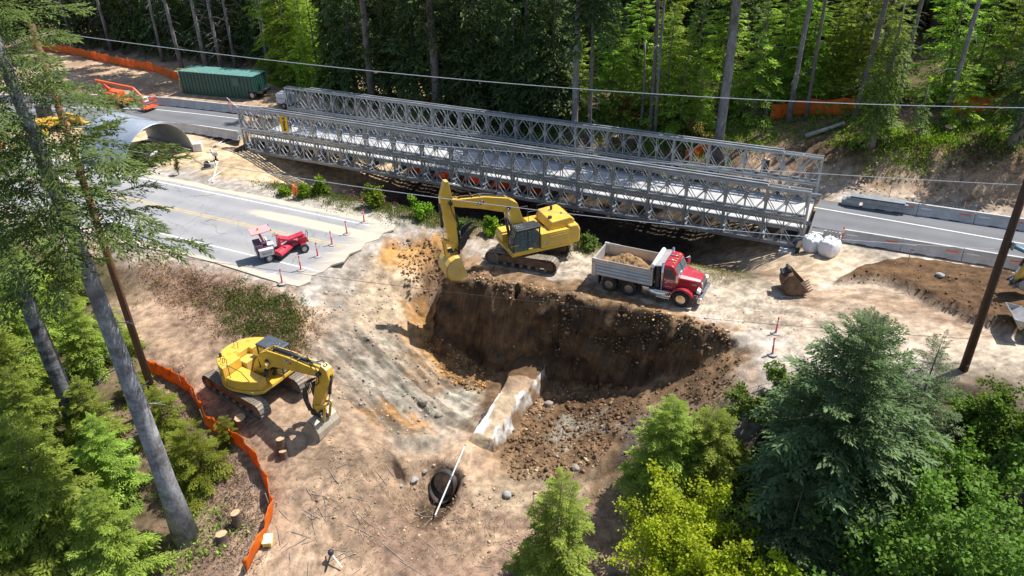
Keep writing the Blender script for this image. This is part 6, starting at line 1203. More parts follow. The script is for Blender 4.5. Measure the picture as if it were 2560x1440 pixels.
def stump(px, py, r, h, label, seed, tilt=.05):
    rr = random.Random(seed); p = hit(px, py); t = thing('tree_stump', label, 'stump', p - [0, 0, .08], rr.uniform(0, 6)); n = 18; rows = 6; vs = []; fs = []
    def R(i, f): return r * (1.0 + .75 * max(0, .35 - f) ** 1.5 * (1.4 + math.sin(i * 1.05 * 3 / 3 + seed) + .5 * math.sin(i * 2.1))) * (1 + .05 * math.sin(i * 2.4 + seed))
    for k in range(rows):
        f = k / (rows - 1)
        for i in range(n): a = 2 * math.pi * i / n; q = R(i, f); vs.append((q * math.cos(a) + tilt * f, q * math.sin(a), f * (h + .08) + (.05 * math.sin(a * 1 + seed) if k == rows - 1 else 0)))
    for k in range(rows - 1):
        for i in range(n): fs.append((k * n + i, k * n + (i + 1) % n, (k + 1) * n + (i + 1) % n, (k + 1) * n + i))
    me = bpy.data.meshes.new('trunk'); me.from_pydata(vs, [], fs); link('trunk', me, M_BARK, t, smooth=True)
    b = MB(); c = [(vs[(rows - 1) * n + i][0], vs[(rows - 1) * n + i][1], vs[(rows - 1) * n + i][2] - .002) for i in range(n)]; b.add(c + [(tilt, 0, h + .085)], [(i, (i + 1) % n, n) for i in range(n)]); b.build('cut_face', M_CUT, t); return t
stump(602, 1062, .30, .5, 'broad cut stump between orange fence and excavator track', 1); stump(706, 1128, .23, .9, 'tall pale stump in front of the steel bucket', 2); stump(712, 1142, .2, .4, 'low cut stump against the foot of the tall pale stump', 12); stump(596, 1315, .24, .9, 'dark splintered stump inside the curve of the orange fence', 3); stump(556, 1350, .28, .4, 'pale split stump below the dark splintered stump', 4)
for k, (x, y, r, h, l) in enumerate(((1575, 366, .42, .9, 'wide pale stump seen through the far truss'), (1538, 352, .3, .5, 'low orange stump behind the far truss'), (1590, 392, .45, .5, 'flat wide stump close behind the bridge deck'), (1910, 432, .3, 1.3, 'tall pale stump by the right end of the far truss'), (2372, 330, .4, .5, 'low grey stump on the bank top by the small fir'))): stump(x, y, r, h, l, 20 + k)
p = hit(671, 1357); yb = thing('tool_case', 'yellow plastic case lying at the foot of the orange fence', 'case', p + [0, 0, .01], rad(5)); M_YC = mat('case_yellow', (.8, .62, .08), .5, var=.06)
b = MB(); b.box(-.22, .22, -.3, .3, 0, .2); b.build('box', M_YC, yb, .04); b = MB(); b.box(-.24, .24, -.32, .32, .2, .32); b.build('lid', mat('pale_yellow_lid', (.82, .74, .4), .5, var=.06), yb, .04); b = MB(); b.tube([(-.1, -.31, .14), (-.1, -.38, .14), (.1, -.38, .14), (.1, -.31, .14)], .015, 6); b.build('handle', M_DARK, yb)
p = hit(832, 1405); sv = thing('survey_tripod', 'low survey stand with dark dome and pale splayed legs on bare dirt', 'tripod', p, 0)
for a in (-.6, 2.6, 4.3):
    b = MB(); b.bar((.06 * math.cos(a), .06 * math.sin(a), .55), (.62 * math.cos(a), .62 * math.sin(a), .02), .07, .035); b.build('leg', M_LATH if a != 4.3 else M_DARK, sv)
b = MB(); b.cyl((0, 0, .5), (0, 0, .62), .09, n=14); b.build('head', M_GALV, sv); b = MB(); b.lathe([(.14, .62), (.15, .70), (.12, .79), (.06, .84), (0, .85)], 16); b.build('dome', M_DARK, sv, smooth=True)
for (x, y, l, c) in ((1332, 1262, 'survey stake with red ribbon in front of the small hemlock', M_DEL), (2270, 655, 'survey stake with pink ribbon at the edge of the brown fill', M_FR), (2408, 535, 'survey stake with pink ribbon on the cut bank foot', M_FR), (985, 545, 'leaning white marker lath on the grassy verge', M_LOGOW), (2062, 470, 'pale wooden lath standing at the far end of the bridge', M_LATH), (2222, 495, 'weathered snag post at the foot of the cut bank', M_STAKE)):
    p = hit(x, y); t = thing('survey_stake', l, 'stake', p - [0, 0, .05], random.uniform(0, 3), rot=(random.gauss(0, .12), random.gauss(0, .12), 0)); b = MB(); b.box(-.02, .02, -.012, .012, 0, 1.0); b.build('lath', M_STAKE if c is not M_LOGOW else M_LOGOW, t)
    b = MB(); b.add([(.02, -.02, .95), (.22, -.05, .9), (.2, -.04, .84), (.02, -.02, .87)], [(0, 1, 2, 3)]); b.build('ribbon', c, t)
def boulder(px, py, s, label, seed, m=None):
    r = np.random.default_rng(seed); p = hit(px, py); bm = bmesh.new(); bmesh.ops.create_icosphere(bm, subdivisions=3, radius=1.0); ph = r.uniform(0, 6, 9)
    sc = (s * r.uniform(.9, 1.3), s * r.uniform(.8, 1.05), s * r.uniform(.6, .85))
    for v in bm.verts:
        c = v.co; k = 1 + .14 * math.sin(2.3 * c.x + ph[0]) * math.cos(2.1 * c.y + ph[1]) + .08 * math.sin(5 * c.z + ph[2] + 3 * c.x) + .05 * math.sin(9 * c.y + ph[3]); v.co = Vector((c.x * k * sc[0], c.y * k * sc[1], c.z * k * sc[2]))
    me = bpy.data.meshes.new('boulder'); bm.to_mesh(me); bm.free(); o = link('boulder', me, m or M_ROCK, None, smooth=True); o.location = [float(q) for q in p + [0, 0, sc[2] * .45]]; o.rotation_euler = (0, 0, r.uniform(0, 6)); tag(o, label, 'rock')
M_ROCK = mat('dusty_rock', (.30, .25, .20), .9, var=.35, vscale=2, bump=.4, bscale=6, dirt=.3); M_ROCKG = mat('grey_rock', (.34, .33, .31), .9, var=.3, vscale=2, bump=.4, bscale=6)
for k, (x, y, s, l, g_) in enumerate(((1036, 1202, .22, 'round grey boulder left of the culvert mouth', 1), (1058, 1006, .28, 'dusty boulder half way down the grey pit slope', 0), (1098, 1040, .25, 'brown boulder at the foot of the grey pit slope', 0), (1372, 1012, .26, 'tan boulder right of the white faced ridge', 0), (1440, 1172, .24, 'dark boulder behind the small hemlock top', 0), (1062, 1180, .15, 'dark rough clod above the culvert mouth', 0), (1003, 1215, .1, 'small pale stone left of the round grey boulder', 1), (1268, 1240, .24, 'large pale half buried boulder near the red ribbon stake', 1), (2350, 690, .25, 'pale boulder on the brown fill', 1))): boulder(x, y, s, l, 40 + k, M_ROCKG if g_ else M_ROCK)
# ---- poles and wires
M_POLE = mat('creosote_pole', (.075, .036, .02), .8, var=.35, vscale=1.5, bump=.3, bscale=8); M_POLEB = mat('reddish_pole', (.16, .065, .03), .75, var=.35, vscale=1.2, bump=.3, bscale=8)
LPB = G(395, 1020, -2.3); RPB = G(2410, 920, -.2)
lp = thing('utility_pole', 'reddish brown utility pole rising between the two big spruce trunks', 'pole', (LPB[0], LPB[1], float(zt(LPB[0], LPB[1])) - .2), 0); hz = 18.9 - lp.location.z
b = MB(); b.tube([(0, 0, 0), (0, 0, hz / 2), (0, 0, hz)], [.21, .18, .14], 14); b.build('shaft', M_POLEB, lp, smooth=True); b = MB(); b.bar((-.4, -.9, hz - .5), (.4, .9, hz - .5), .09, .12); b.build('crossarm', M_TIMB, lp); b = MB(); b.tube([(.15, -.15, 0), (.13, -.13, 9)], .025, 6); b.build('conduit', M_BLACK, lp)
rp = thing('utility_pole', 'dark creosote utility pole with blue grey bracket standing on the dirt pad', 'pole', (RPB[0], RPB[1], float(zt(RPB[0], RPB[1])) - .2), 0); hz = 14.8 - rp.location.z
b = MB(); b.tube([(0, 0, 0), (0, 0, hz / 2), (0, 0, hz)], [.23, .20, .16], 14); b.build('shaft', M_POLE, rp, smooth=True)
M_BLUE = mat('blue_grey_fitting', (.12, .22, .30), .45, .4, var=.15); b = MB(); b.box(.12, .34, -.26, -.02, 7.75, 8.1); b.cyl((.2, -.25, 7.7), (.2, -.25, 8.15), .07, n=10); b.build('bracket', M_GALV, rp, .02); b = MB(); b.tube([(.24, -.16, 7.9), (1.5, -.4, 7.35), (2.6, -.6, 7.0)], .11, 10); b.build('strut', M_BLUE, rp, smooth=True); b = MB(); b.box(-.06, .06, -.235, -.22, .55, .65); b.build('tag', M_GALV, rp)
M_WIRE = mat('aluminium_wire', (.55, .57, .6), .4, .5, var=.05); M_WIREB = mat('dark_cable', (.03, .03, .03), .6)
def wire(zl, zr, sag, r, m, label, dl=(0, 0), dr=(0, 0)):
    A = Vector((LPB[0] + dl[0], LPB[1] + dl[1], zl)); B = Vector((RPB[0] + dr[0], RPB[1] + dr[1], zr)); pts = []
    e = (B - A)
    for i in range(-6, 47):
        t_ = i / 40; p = A + e * t_; p.z -= 4 * sag * t_ * (1 - t_) if 0 <= t_ <= 1 else -0.0; 
        if 0 <= t_ <= 1: pts.append(p - A)
    b = MB(); b.tube(pts, r, 5); t = link('overhead_wire', b.mesh('wire'), m, None); t.location = A; tag(t, label, 'wire')
wire(18.4, 14.3, .75, .016, M_WIRE, 'highest overhead wire crossing in front of the forest', (.35, .8)); wire(15.1, 10.55, .3, .013, M_WIRE, 'overhead wire passing along the top of the near truss'); wire(13.7, 7.1, .8, .014, M_WIRE, 'overhead wire crossing below the bridge truss and the excavator boom'); wire(8.1, 1.7, .55, .011, M_WIREB, 'lowest dark cable hanging over the old road and pit rim')
# fallen log and dead poles
A = hit(2012, 345); B = hit(2110, 318); fg = thing('fallen_log', 'pale fallen log lying on the bank behind the bridge end', 'log', A + [0, 0, .2], 0); b = MB(); b.tube([(0, 0, 0), tuple((B - A) * .5 + [0, 0, .05]), tuple(B - A + [0, 0, .2])], [.22, .2, .15], 10); b.build('trunk', mat('bleached_wood', (.42, .38, .33), .9, var=.3, vscale=3, bump=.3), fg, smooth=True); b = MB(); b.tube([tuple((B - A) * .4), tuple((B - A) * .5 + [.3, .5, .6])], [.05, .02], 6); b.build('branch_stub', M_BARK, fg)
# ================================================================ VEGETATION
def unit(a): return a / (np.linalg.norm(a, axis=-1, keepdims=True) + 1e-9)
def cards(p, d, up, ln, wd, bend=0.0):
    """diamond leaf quads: base p (n,3), direction d, approximate up, length, width"""
    d = unit(d); r = unit(np.cross(d, up)); ln = np.asarray(ln)[:, None]; wd = np.asarray(wd)[:, None]; u = np.cross(r, d)
    m = p + d * ln * 0.45 + u * bend * ln
    return np.stack([p, m + r * wd, p + d * ln - u * bend * ln * 0.6, m - r * wd], 1)
def spray(rng, ntw=22, kk=7, cl=0.16, cw=0.03, droop=0.18, spread=0.36, ang=52):
    """one flat feathery branch of unit length along +x"""
    P_, D_, L_, T_ = [], [], [], []
    for i in range(ntw):
        s = 0.10 + 0.9 * (i + rng.uniform(0, .8)) / ntw; s = min(s, 1.0); side = 1 if i % 2 else -1
        p0 = np.array([s, 0, -droop * s * s + 0.03 * math.sin(s * 9)]); tl = spread * (1.12 - s) ** 0.8 * rng.uniform(.7, 1.15) + 0.05
        a = rad(ang + rng.normal(0, 8)) * side * (1 - .35 * s); td = np.array([math.cos(a), math.sin(a), -0.22 + rng.normal(0, .12)])
        for k in range(kk):
            f = (k + rng.uniform(0, 1)) / kk; q = p0 + td * tl * f + np.array([0, 0, -0.10 * tl * f * f]); b = rad(rng.normal(0, 1) * 12 + (38 if k % 2 else -38) * (1 - f * .4)); c_, s_ = math.cos(b), math.sin(b)
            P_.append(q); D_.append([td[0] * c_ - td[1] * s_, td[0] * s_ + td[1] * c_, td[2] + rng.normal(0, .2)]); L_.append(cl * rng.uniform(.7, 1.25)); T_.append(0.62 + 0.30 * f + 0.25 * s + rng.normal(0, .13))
    P_ = np.array(P_); n = len(P_); up = np.array([0, 0, 1.]) + rng.normal(0, .35, (n, 3))
    return cards(P_, np.array(D_), up, np.array(L_), np.full(n, cw) * rng.uniform(.7, 1.3, n), .05), np.clip(T_, .3, 1.5)
def place(Q, org, az, pitch, L, roll=0.0, wscale=1.0):
    c, s = math.cos(pitch), math.sin(pitch); R1 = np.array([[c, 0, -s], [0, 1, 0], [s, 0, c]]); c, s = math.cos(roll), math.sin(roll); R0 = np.array([[1, 0, 0], [0, c, -s], [0, s, c]]); c, s = math.cos(az), math.sin(az); R2 = np.array([[c, -s, 0], [s, c, 0], [0, 0, 1]])
    return (Q * [L, L * wscale, L]) @ (R2 @ R1 @ R0).T + org
def quads_mesh(name, Q, T):
    Q = np.concatenate(Q); T = np.concatenate(T); n = len(Q); return fromarrays(name, Q.reshape(-1, 3), np.arange(n * 4).reshape(n, 4), T)
M_TRUNK = mat('grey_brown_bark', (.17, .14, .125), .95, var=.4, vscale=2.5, bump=.7, bscale=12)
def barkmat(name, pale, dark, lo=.42, hi=.62, zs=2.2):
    m = bpy.data.materials.new(name); m.use_nodes = True; nt = m.node_tree; L = nt.links.new; b = nt.nodes['Principled BSDF']; tc = N(nt, 'ShaderNodeTexCoord')
    def nz(scale, mp, det):
        q = N(nt, 'ShaderNodeMapping'); q.inputs['Scale'].default_value = mp; L(tc.outputs['Object'], q.inputs['Vector']); t = N(nt, 'ShaderNodeTexNoise'); t.inputs['Scale'].default_value = scale; t.inputs['Detail'].default_value = det; t.inputs['Roughness'].default_value = .7; L(q.outputs[0], t.inputs['Vector']); return t.outputs['Fac']
    a = nz(1.0, (.8, .8, zs), 8); c = nz(9.0, (1, 1, .35), 5)
    ad = N(nt, 'ShaderNodeMath', operation='MULTIPLY_ADD'); ad.inputs[1].default_value = .45; L(c, ad.inputs[0]); sb = N(nt, 'ShaderNodeMath', operation='SUBTRACT'); sb.inputs[1].default_value = .22; L(a, sb.inputs[0]); L(sb.outputs[0], ad.inputs[2])
    r = N(nt, 'ShaderNodeValToRGB'); r.color_ramp.elements[0].position = lo; r.color_ramp.elements[1].position = hi; r.color_ramp.elements[0].color = (*dark, 1); r.color_ramp.elements[1].color = (*pale, 1); L(ad.outputs[0], r.inputs[0]); L(r.outputs[0], b.inputs['Base Color']); b.inputs['Roughness'].default_value = .95; b.inputs['Specular IOR Level'].default_value = .2
    bp = N(nt, 'ShaderNodeBump'); bp.inputs['Strength'].default_value = .8; bp.inputs['Distance'].default_value = .06; L(ad.outputs[0], bp.inputs['Height']); L(bp.outputs[0], b.inputs['Normal']); return m
M_TRUNKP = barkmat('pale_banded_bark', (.38, .38, .385), (.13, .12, .12), .38, .66, 1.2); M_TRUNKG = barkmat('grey_furrowed_bark', (.30, .28, .27), (.10, .088, .08), .36, .66, .5); M_TWIG = mat('dead_grey_twig', (.30, .27, .235), .95, var=.25)
def trunk_mesh(H, r0, r1, bend, seed, stubs=0, s0=.1, s1=.6, sl=1.2, n=10, flare=.35):
    rr = random.Random(seed); b = MB(); pts = []; rad_ = []
    for i in range(9):
        f = i / 8; pts.append((bend[0] * f * f + .1 * math.sin(f * 5 + seed), bend[1] * f * f + .1 * math.cos(f * 4 + seed), H * f)); rad_.append((r0 + (r1 - r0) * f) * (1 + flare * max(0, 1 - f * 14)))
    b.tube(pts, rad_, n)
    for k in range(stubs):
        f = s0 + (s1 - s0) * (k + rr.random()) / stubs; i = min(int(f * 8), 7); g = f * 8 - i; p = Vector(pts[i]).lerp(Vector(pts[i + 1]), g); a = rr.uniform(0, 6.28); l = sl * rr.uniform(.4, 1.3); d = Vector((math.cos(a), math.sin(a), rr.uniform(-.45, .15)))
        q = p + d * l * .55 + Vector((0, 0, -.05 * l)); e = p + d * l + Vector((0, 0, -.25 * l)); b.tube([p, q, e], [.035, .022, .008], 4, False)
        for _ in range(2): a2 = rr.uniform(-.8, .8); d2 = Vector((math.cos(a + a2), math.sin(a + a2), rr.uniform(-.6, 0))); b.tube([q, q + d2 * l * .4], [.014, .005], 3, False)
    me = b.mesh('trunk'); me.polygons.foreach_set('use_smooth', [True] * len(me.polygons)); return me, pts
def crown(seed, H, c0, R, nb, sprays, prof=0.8, pitch0=-.10, pitch1=.5, pts=None, zs=1.0, sc=1.0, lmin=.5, wsc=1.0, az=None, power=1.0):
    """conifer crown: sprays set in a spiral from c0*H to H"""
    rng = np.random.default_rng(seed); Qs, Ts = [], []; a = 0.0
    for k in range(nb):
        f = ((k + rng.uniform(0, 1)) / nb) ** power; h = c0 + (1 - c0) * f; a += 2.39996 + rng.normal(0, .35)
        aa = a if az is None else az[0] + (az[1] - az[0]) * rng.random()
        L_ = R * ((1 - f) ** prof) * rng.uniform(.62, 1.12) + lmin * rng.uniform(.5, 1); p = pitch0 + (pitch1 - pitch0) * f ** 1.5 + rng.normal(0, .12)
        o = np.array([0, 0, H * h])
        if pts is not None:
            i = min(int(h * 8), 7); g = h * 8 - i; o = np.array(pts[i]) * (1 - g) + np.array(pts[i + 1]) * g
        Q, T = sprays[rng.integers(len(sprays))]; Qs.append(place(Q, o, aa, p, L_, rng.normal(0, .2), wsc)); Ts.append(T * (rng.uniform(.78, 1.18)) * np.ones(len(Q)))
    return quads_mesh('crown', Qs, Ts)
rg_ = np.random.default_rng(3)
SP_FAR = [spray(rg_, 18, 4, .16, .026, .26, .38) for _ in range(6)]           # coarse, for trees across the road
SP_FARD = [spray(rg_, 15, 4, .19, .032, .42, .34) for _ in range(6)]        # drooping
SP_MID = [spray(rg_, 26, 7, .115, .019, .22, .38) for _ in range(7)]         # feathery, for trees in the foreground
SP_SPR = [spray(rg_, 22, 6, .10, .017, .14, .34, 46) for _ in range(7)]     # stiffer spruce
SP_BIG = [spray(rg_, 40, 12, .058, .0085, .16, .34, 50) for _ in range(7)]      # long limbs of the big spruce near the camera
L_HEM = leafmat('hemlock_green', (.28, .36, .06), .4); L_BRI = leafmat('bright_conifer_green', (.32, .44, .06), .42); L_DRK = leafmat('dark_conifer_green', (0.085, 0.122, 0.040), .28, hue=.02); L_MIDG = leafmat('forest_green', (.17, .25, .05), .35, hue=.03)
L_SPR = leafmat('spruce_green', (0.115, 0.165, 0.068), .28, hue=.01); L_BIGS = leafmat('sunlit_spruce_green', (.135, .195, .052), .32, hue=.01); L_ALD = leafmat('alder_green', (0.135, 0.205, 0.030), .38, hue=.02); L_WIL = leafmat('yellow_green_leaf', (.44, .52, .035), .5, hue=.01); L_OLV = leafmat('olive_leaf', (.13, .17, .035), .4, hue=.02); L_CED = leafmat('yellow_green_sapling', (.24, .29, .035), .45, hue=.015)
def conifer(name, label, loc, tm, cm, sc=1.0, rz=0.0, group=None, cat='tree', sz=None, lean=(0, 0)):
    t = thing(name, label, cat, loc, rz, group); t.scale = (sc, sc, sz or sc); t.rotation_euler = (lean[0], lean[1], rz)
    link('trunk', tm, M_TRUNK, t); link('crown', cm, None, t); return t
def mk(cm, m): cm.materials.append(m); return cm
# ---- tree kinds for the forest beyond the bridge (unit = real metres)
far_dark = []; far_bri = []; far_mid = []; tall = []
for k in range(3):
    tm, pts = trunk_mesh(20, .34, .04, (.3, .2), 50 + k, 10, .04, .25, 1.8); tm.materials.append(M_TRUNK); far_dark.append((tm, mk(crown(60 + k, 20, .16, 4.2, 120, SP_FARD, .75, -.45, .3, pts), L_DRK)))
    tm, pts = trunk_mesh(12, .16, .02, (.2, .1), 70 + k); tm.materials.append(M_TRUNK); far_bri.append((tm, mk(crown(80 + k, 12, .05, 2.5, 110, SP_FAR, .8, -.22, .55, pts), L_BRI)))
    tm, pts = trunk_mesh(17, .26, .03, (.3, .3), 90 + k, 8, .05, .3, 1.4); tm.materials.append(M_TRUNK); far_mid.append((tm, mk(crown(100 + k, 17, .10, 3.4, 120, SP_FAR, .75, -.32, .4, pts), L_MIDG)))
    tm, pts = trunk_mesh(28, .30, .10, (.3, .2), 110 + k, 34, .08, .62, 1.5); tm.materials.append(M_TRUNK); tall.append((tm, mk(crown(120 + k, 28, .62, 3.6, 70, SP_FARD, .7, -.4, .3, pts), L_DRK)))
rr = random.Random(11)
def fz(p): return (float(p[0]), float(p[1]), float(zt(p[0], p[1])) - .15)
# rows of the forest
def forest(kind, meshes, name, label, group, spots):
    for (p, s) in spots:
        tm, cm = meshes[rr.randrange(3)]; conifer(name, label, fz(p), tm, cm, s, rr.uniform(0, 6.28), group)
spots = []
for v, st in ((86, 5.2), (94, 5.6), (102, 6.2), (112, 7), (124, 8)):
    u = -112.0
    while u < (-2 if v < 90 else 52): spots.append((UV(u + rr.uniform(-1.2, 1.2), v + rr.uniform(-2, 2)), rr.uniform(.85, 1.3))); u += st * rr.uniform(.85, 1.2)
sd_ = [s for i, s in enumerate(spots) if (s[0] @ UD) < -14 or i % 3 == 0]; sm_ = [s for i, s in enumerate(spots) if not ((s[0] @ UD) < -14 or i % 3 == 0)]
forest('dark', far_dark, 'dark_conifer', 'dark drooping conifer in the dense forest beyond the bridge', 'dark conifers of the forest', sd_)
forest('mid', far_mid, 'green_conifer', 'mid green conifer in the forest above the cut bank', 'green conifers above the cut bank', sm_)
forest('dark', far_dark, 'dark_conifer', 'dark drooping conifer standing close behind the left half of the far truss', 'dark conifers close behind the bridge', [(hit(x, y), s_) for x, y, s_ in ((845, 228, .75), (890, 240, .9), (975, 252, .85), (1045, 262, 1.0), (1140, 272, .85), (1195, 282, 1.0), (1255, 290, .8), (1320, 300, 1.0), (1385, 310, .85), (1160, 300, .6), (1290, 322, .6))])
forest('dark', far_dark, 'dark_conifer', 'dark conifer closing the gaps behind the bare trunks', 'dark conifers behind the bare trunks', [(hit(x, y), s_) for x, y, s_ in ((120, 85, .8), (180, 92, .7), (240, 100, .85), (300, 112, .7), (350, 118, .9), (400, 126, .7), (445, 132, .85), (490, 138, .7), (540, 142, .9), (590, 144, .75), (640, 148, .8), (690, 160, .8), (60, 80, .9), (0, 78, .9))])
# bright young conifers behind the right half of the bridge and on the bank
br_spots = [(1490, 300, .75), (1530, 285, .9), (1560, 300, .7), (1662, 318, .95), (1700, 335, .85), (1730, 300, 1.0), (1745, 345, .6), (1885, 290, 1.0), (1935, 258, 1.05), (2060, 255, .95), (2095, 258, .8), (2120, 262, 1.05), (2420, 262, .9), (2480, 262, .9), (2530, 270, 1.0), (1590, 262, 1.1), (1660, 270, 1.2), (1800, 262, 1.2), (1990, 255, 1.1), (2180, 262, 1.2), (2350, 245, 1.2), (2010, 252, .9), (1440, 290, .8)]
forest('bri', far_bri, 'young_hemlock', 'bright green young hemlock beyond the right half of the bridge', 'bright young hemlocks', [(hit(x, y), s) for x, y, s in br_spots])
forest('bri', far_bri, 'young_hemlock', 'bright green hemlock overhanging the end of the green container', 'bright hemlocks by the container', [(hit(x, y), s) for x, y, s in ((735, 205, 1.35), (775, 215, 1.15), (800, 225, 1.0), (712, 190, 1.5), (760, 190, 1.5))])
# tall bare trunks
def tallpole(px, py, r, H, label, lean=(0, 0), pale=False, crownH=.62, stubs=30, sl=1.5, name='tall_conifer', top=None, crn=True, group=None, cR=3.6, cn=60):
    p = hit(px, py); sd = int(px); tm, pts = trunk_mesh(H, r, r * .45 if top is None else top, (0, 0), sd, stubs, .08, crownH, sl); tm.materials.append(M_TRUNKG if pale else M_TRUNK)
    t = thing(name, label, 'tree', p - [0, 0, .2], rr.uniform(0, 6), group); t.rotation_euler = (lean[0], lean[1], 0); link('trunk', tm, None, t)
    if crn: link('crown', mk(crown(sd + 1, H, crownH, cR, cn, SP_FARD, .7, -.4, .3, pts), L_DRK), None, t)
    return t
for px, py, r in ((182, 112, .2), (277, 128, .22), (408, 155, .2), (455, 172, .24), (519, 176, .26), (557, 178, .22), (590, 172, .2), (673, 184, .26)):
    tallpole(px, py, r, 27, 'slender bare grey trunk with dead twigs in the row behind the green container', pale=True, stubs=48, sl=1.9, crownH=.66, group='bare trunks behind the container')
tallpole(935, 268, .42, 27, 'stout grey trunk rising behind the left half of the far truss', crownH=.5)
tallpole(1094, 292, .5, 27, 'thick dark trunk under drooping boughs behind the far truss', crownH=.35)
tallpole(1010, 262, .12, 9, 'thin broken trunk between two stout trunks behind the far truss', crn=False, stubs=6, top=.05)
tallpole(1437, 412, .34, 27, 'tall straight grey trunk rising behind the middle of the far truss', pale=True, crownH=.7, stubs=16)
tallpole(1470, 408, .2, 25, 'slim dark trunk standing just right of the tall straight grey trunk', crownH=.55, stubs=26)
tallpole(1602, 316, .17, 8.2, 'bleached dead pole broken off among the bright hemlocks', pale=True, crn=False, stubs=3, top=.08, sl=.5)
tallpole(1622, 344, .22, 27, 'dark trunk of a close pair beside the bleached dead pole', crownH=.75, stubs=14); tallpole(1637, 348, .14, 26, 'thin pale trunk of a close pair beside the bleached dead pole', pale=True, crownH=.8, stubs=8)
tallpole(1790, 424, .46, 27, 'thickest grey trunk standing behind the right part of the far truss', pale=True, crownH=.72, stubs=12)
tallpole(1888, 252, .3, 26, 'dark trunk behind the brown brush above the far truss', crownH=.7, stubs=14); tallpole(1912, 300, .22, 3.0, 'short dark broken trunk in the brush above the far truss', crn=False, stubs=3, top=.16)
tallpole(1970, 306, .24, 27, 'grey trunk standing in front of the orange fence on the bank', pale=True, cR=1.3, cn=26, crownH=.72, stubs=14, lean=(.02, .02)); tallpole(2014, 300, .17, 25, 'slim trunk behind the orange fence on the bank', cR=1.3, cn=26, crownH=.68, stubs=20); tallpole(2136, 300, .25, 26, 'leaning dark trunk at the right end of the bank fence', cR=1.3, cn=26, crownH=.8, stubs=20, lean=(.0, .05))
tallpole(2358, 300, .2, 26, 'pale dead pole trunk on the bank top behind the young fir', pale=True, crownH=.85, stubs=6, lean=(0, .03), crn=False); tallpole(2537, 362, .4, 13, 'dark thick trunk under drooping boughs at the right edge of the bank', crownH=.3, stubs=20, cR=3.0)
tallpole(2235, 300, .2, 24, 'dark slim trunk behind the big drooping cedar', cR=1.3, cn=26, crownH=.5, stubs=16)
# big drooping cedar on the bank
p = hit(2180, 368); tm, pts = trunk_mesh(11.5, .32, .05, (.4, .1), 301, 26, .1, .9, 2.2); t = thing('drooping_cedar', 'grey green drooping cedar with dead twigs on the edge of the cut bank', 'tree', p - [0, 0, .2], 1.0); tm.materials.append(M_TRUNK); link('trunk', tm, None, t); link('crown', mk(crown(302, 11.5, .25, 2.4, 80, SP_FARD, .55, -.6, .2, pts), L_MIDG), None, t)
p = hit(2395, 310); tm, pts = trunk_mesh(5, .09, .01, (0, 0), 311); tm.materials.append(M_TRUNK); conifer('young_fir', 'small bright fir standing in front of the sagging orange fence', fz(p), tm, mk(crown(312, 5, .12, 1.7, 50, SP_FAR, .8, -.1, .5, pts), L_BRI))
p = hit(2290, 345); tm, pts = trunk_mesh(4.2, .1, .03, (.2, .3), 315, 8, .2, .9, .8); tm.materials.append(M_TRUNK); conifer('dead_sapling', 'thin dark sapling with drooping twigs under the big cedar', fz(p), tm, mk(crown(316, 4.2, .4, 1.0, 16, SP_FARD, .6, -.5, .2, pts), L_MIDG))

# ---- foreground conifers
def bigspruce(name, label, base, H, r, c0, nb, R, lean, seed, sprays, lm, bark, az=None, prof=.35, power=1.0, pitch=(-.25, .25), top=.22, stubs=14, wsc=1.0):
    tm, pts = trunk_mesh(H, r, r * top, (0, 0), seed, stubs, .2, .6, 1.2, 16); tm.materials.append(bark); t = thing(name, label, 'tree', base, 0); t.rotation_euler = (lean[0], lean[1], 0); link('trunk', tm, None, t)
    cm = mk(crown(seed + 1, H, c0, R, nb, sprays, prof, pitch[0], pitch[1], pts, az=az, power=power, wsc=wsc), lm); link('crown', cm, None, t)
    # bare limbs carrying the sprays
    rng = np.random.default_rng(seed + 1); return t
gA = G(470, 1345, -4.35); gB = G(205, 1100, -3.1)
bigspruce('tall_spruce', 'huge spruce with pale banded trunk leaning over the lower left hemlocks', gA - [0, 0, .3], 32, .50, .52, 112, 4.7, (0, rad(-1.8)), 401, SP_BIG, L_BIGS, M_TRUNKP, prof=.55, pitch=(-.22, .15))
bigspruce('tall_spruce', 'second huge spruce with darker bare trunk behind the banded one', gB - [0, 0, .3], 32, .46, .44, 118, 4.7, (0, rad(-.6)), 421, SP_BIG, L_BIGS, barkmat('dark_grey_bark', (.20, .20, .21), (.05, .045, .045)), prof=.5, pitch=(-.22, .15))
hem = []
for k in range(3):
    tm, pts = trunk_mesh(9, .14, .015, (.15, .1), 430 + k); tm.materials.append(M_TRUNK); hem.append((tm, mk(crown(440 + k, 9, .06, 3.0, 150, SP_MID, .75, -.28, .5, pts), L_HEM)))
HL = [((40, 1060), 1.0, 'light green hemlock rising left of the darker bare spruce trunk'), ((175, 1395), 1.0, 'light green feathery hemlock below the two huge spruces'), ((330, 1470), .72, 'light green hemlock hugging the foot of the banded spruce trunk'), ((10, 1480), 1.0, 'light green hemlock overlapping the feathery one below the spruces'), ((235, 930), .62, 'hemlock between the darker spruce trunk and the utility pole'), ((110, 860), .85, 'hemlock behind the darker spruce trunk'), ((15, 850), 1.0, 'hemlock deepest behind the darker spruce trunk'), ((290, 860), .4, 'small hemlock at the utility pole edge of the dirt track'), ((300, 1230), .6, 'hemlock filling the gap between the two huge trunks'), ((120, 1180), .8, 'hemlock in front of the darker spruce trunk base'), ((60, 960), .9, 'hemlock crowding the darker spruce trunk half way up'), ((255, 1120), .55, 'short hemlock beside the banded spruce trunk'), ((-60, 1250), 1.1, 'hemlock reaching in past the feathery ones'), ((170, 760), .6, 'hemlock at the forest edge of the old road'), ((90, 1440), .8, 'short light green hemlock under the feathery ones')]
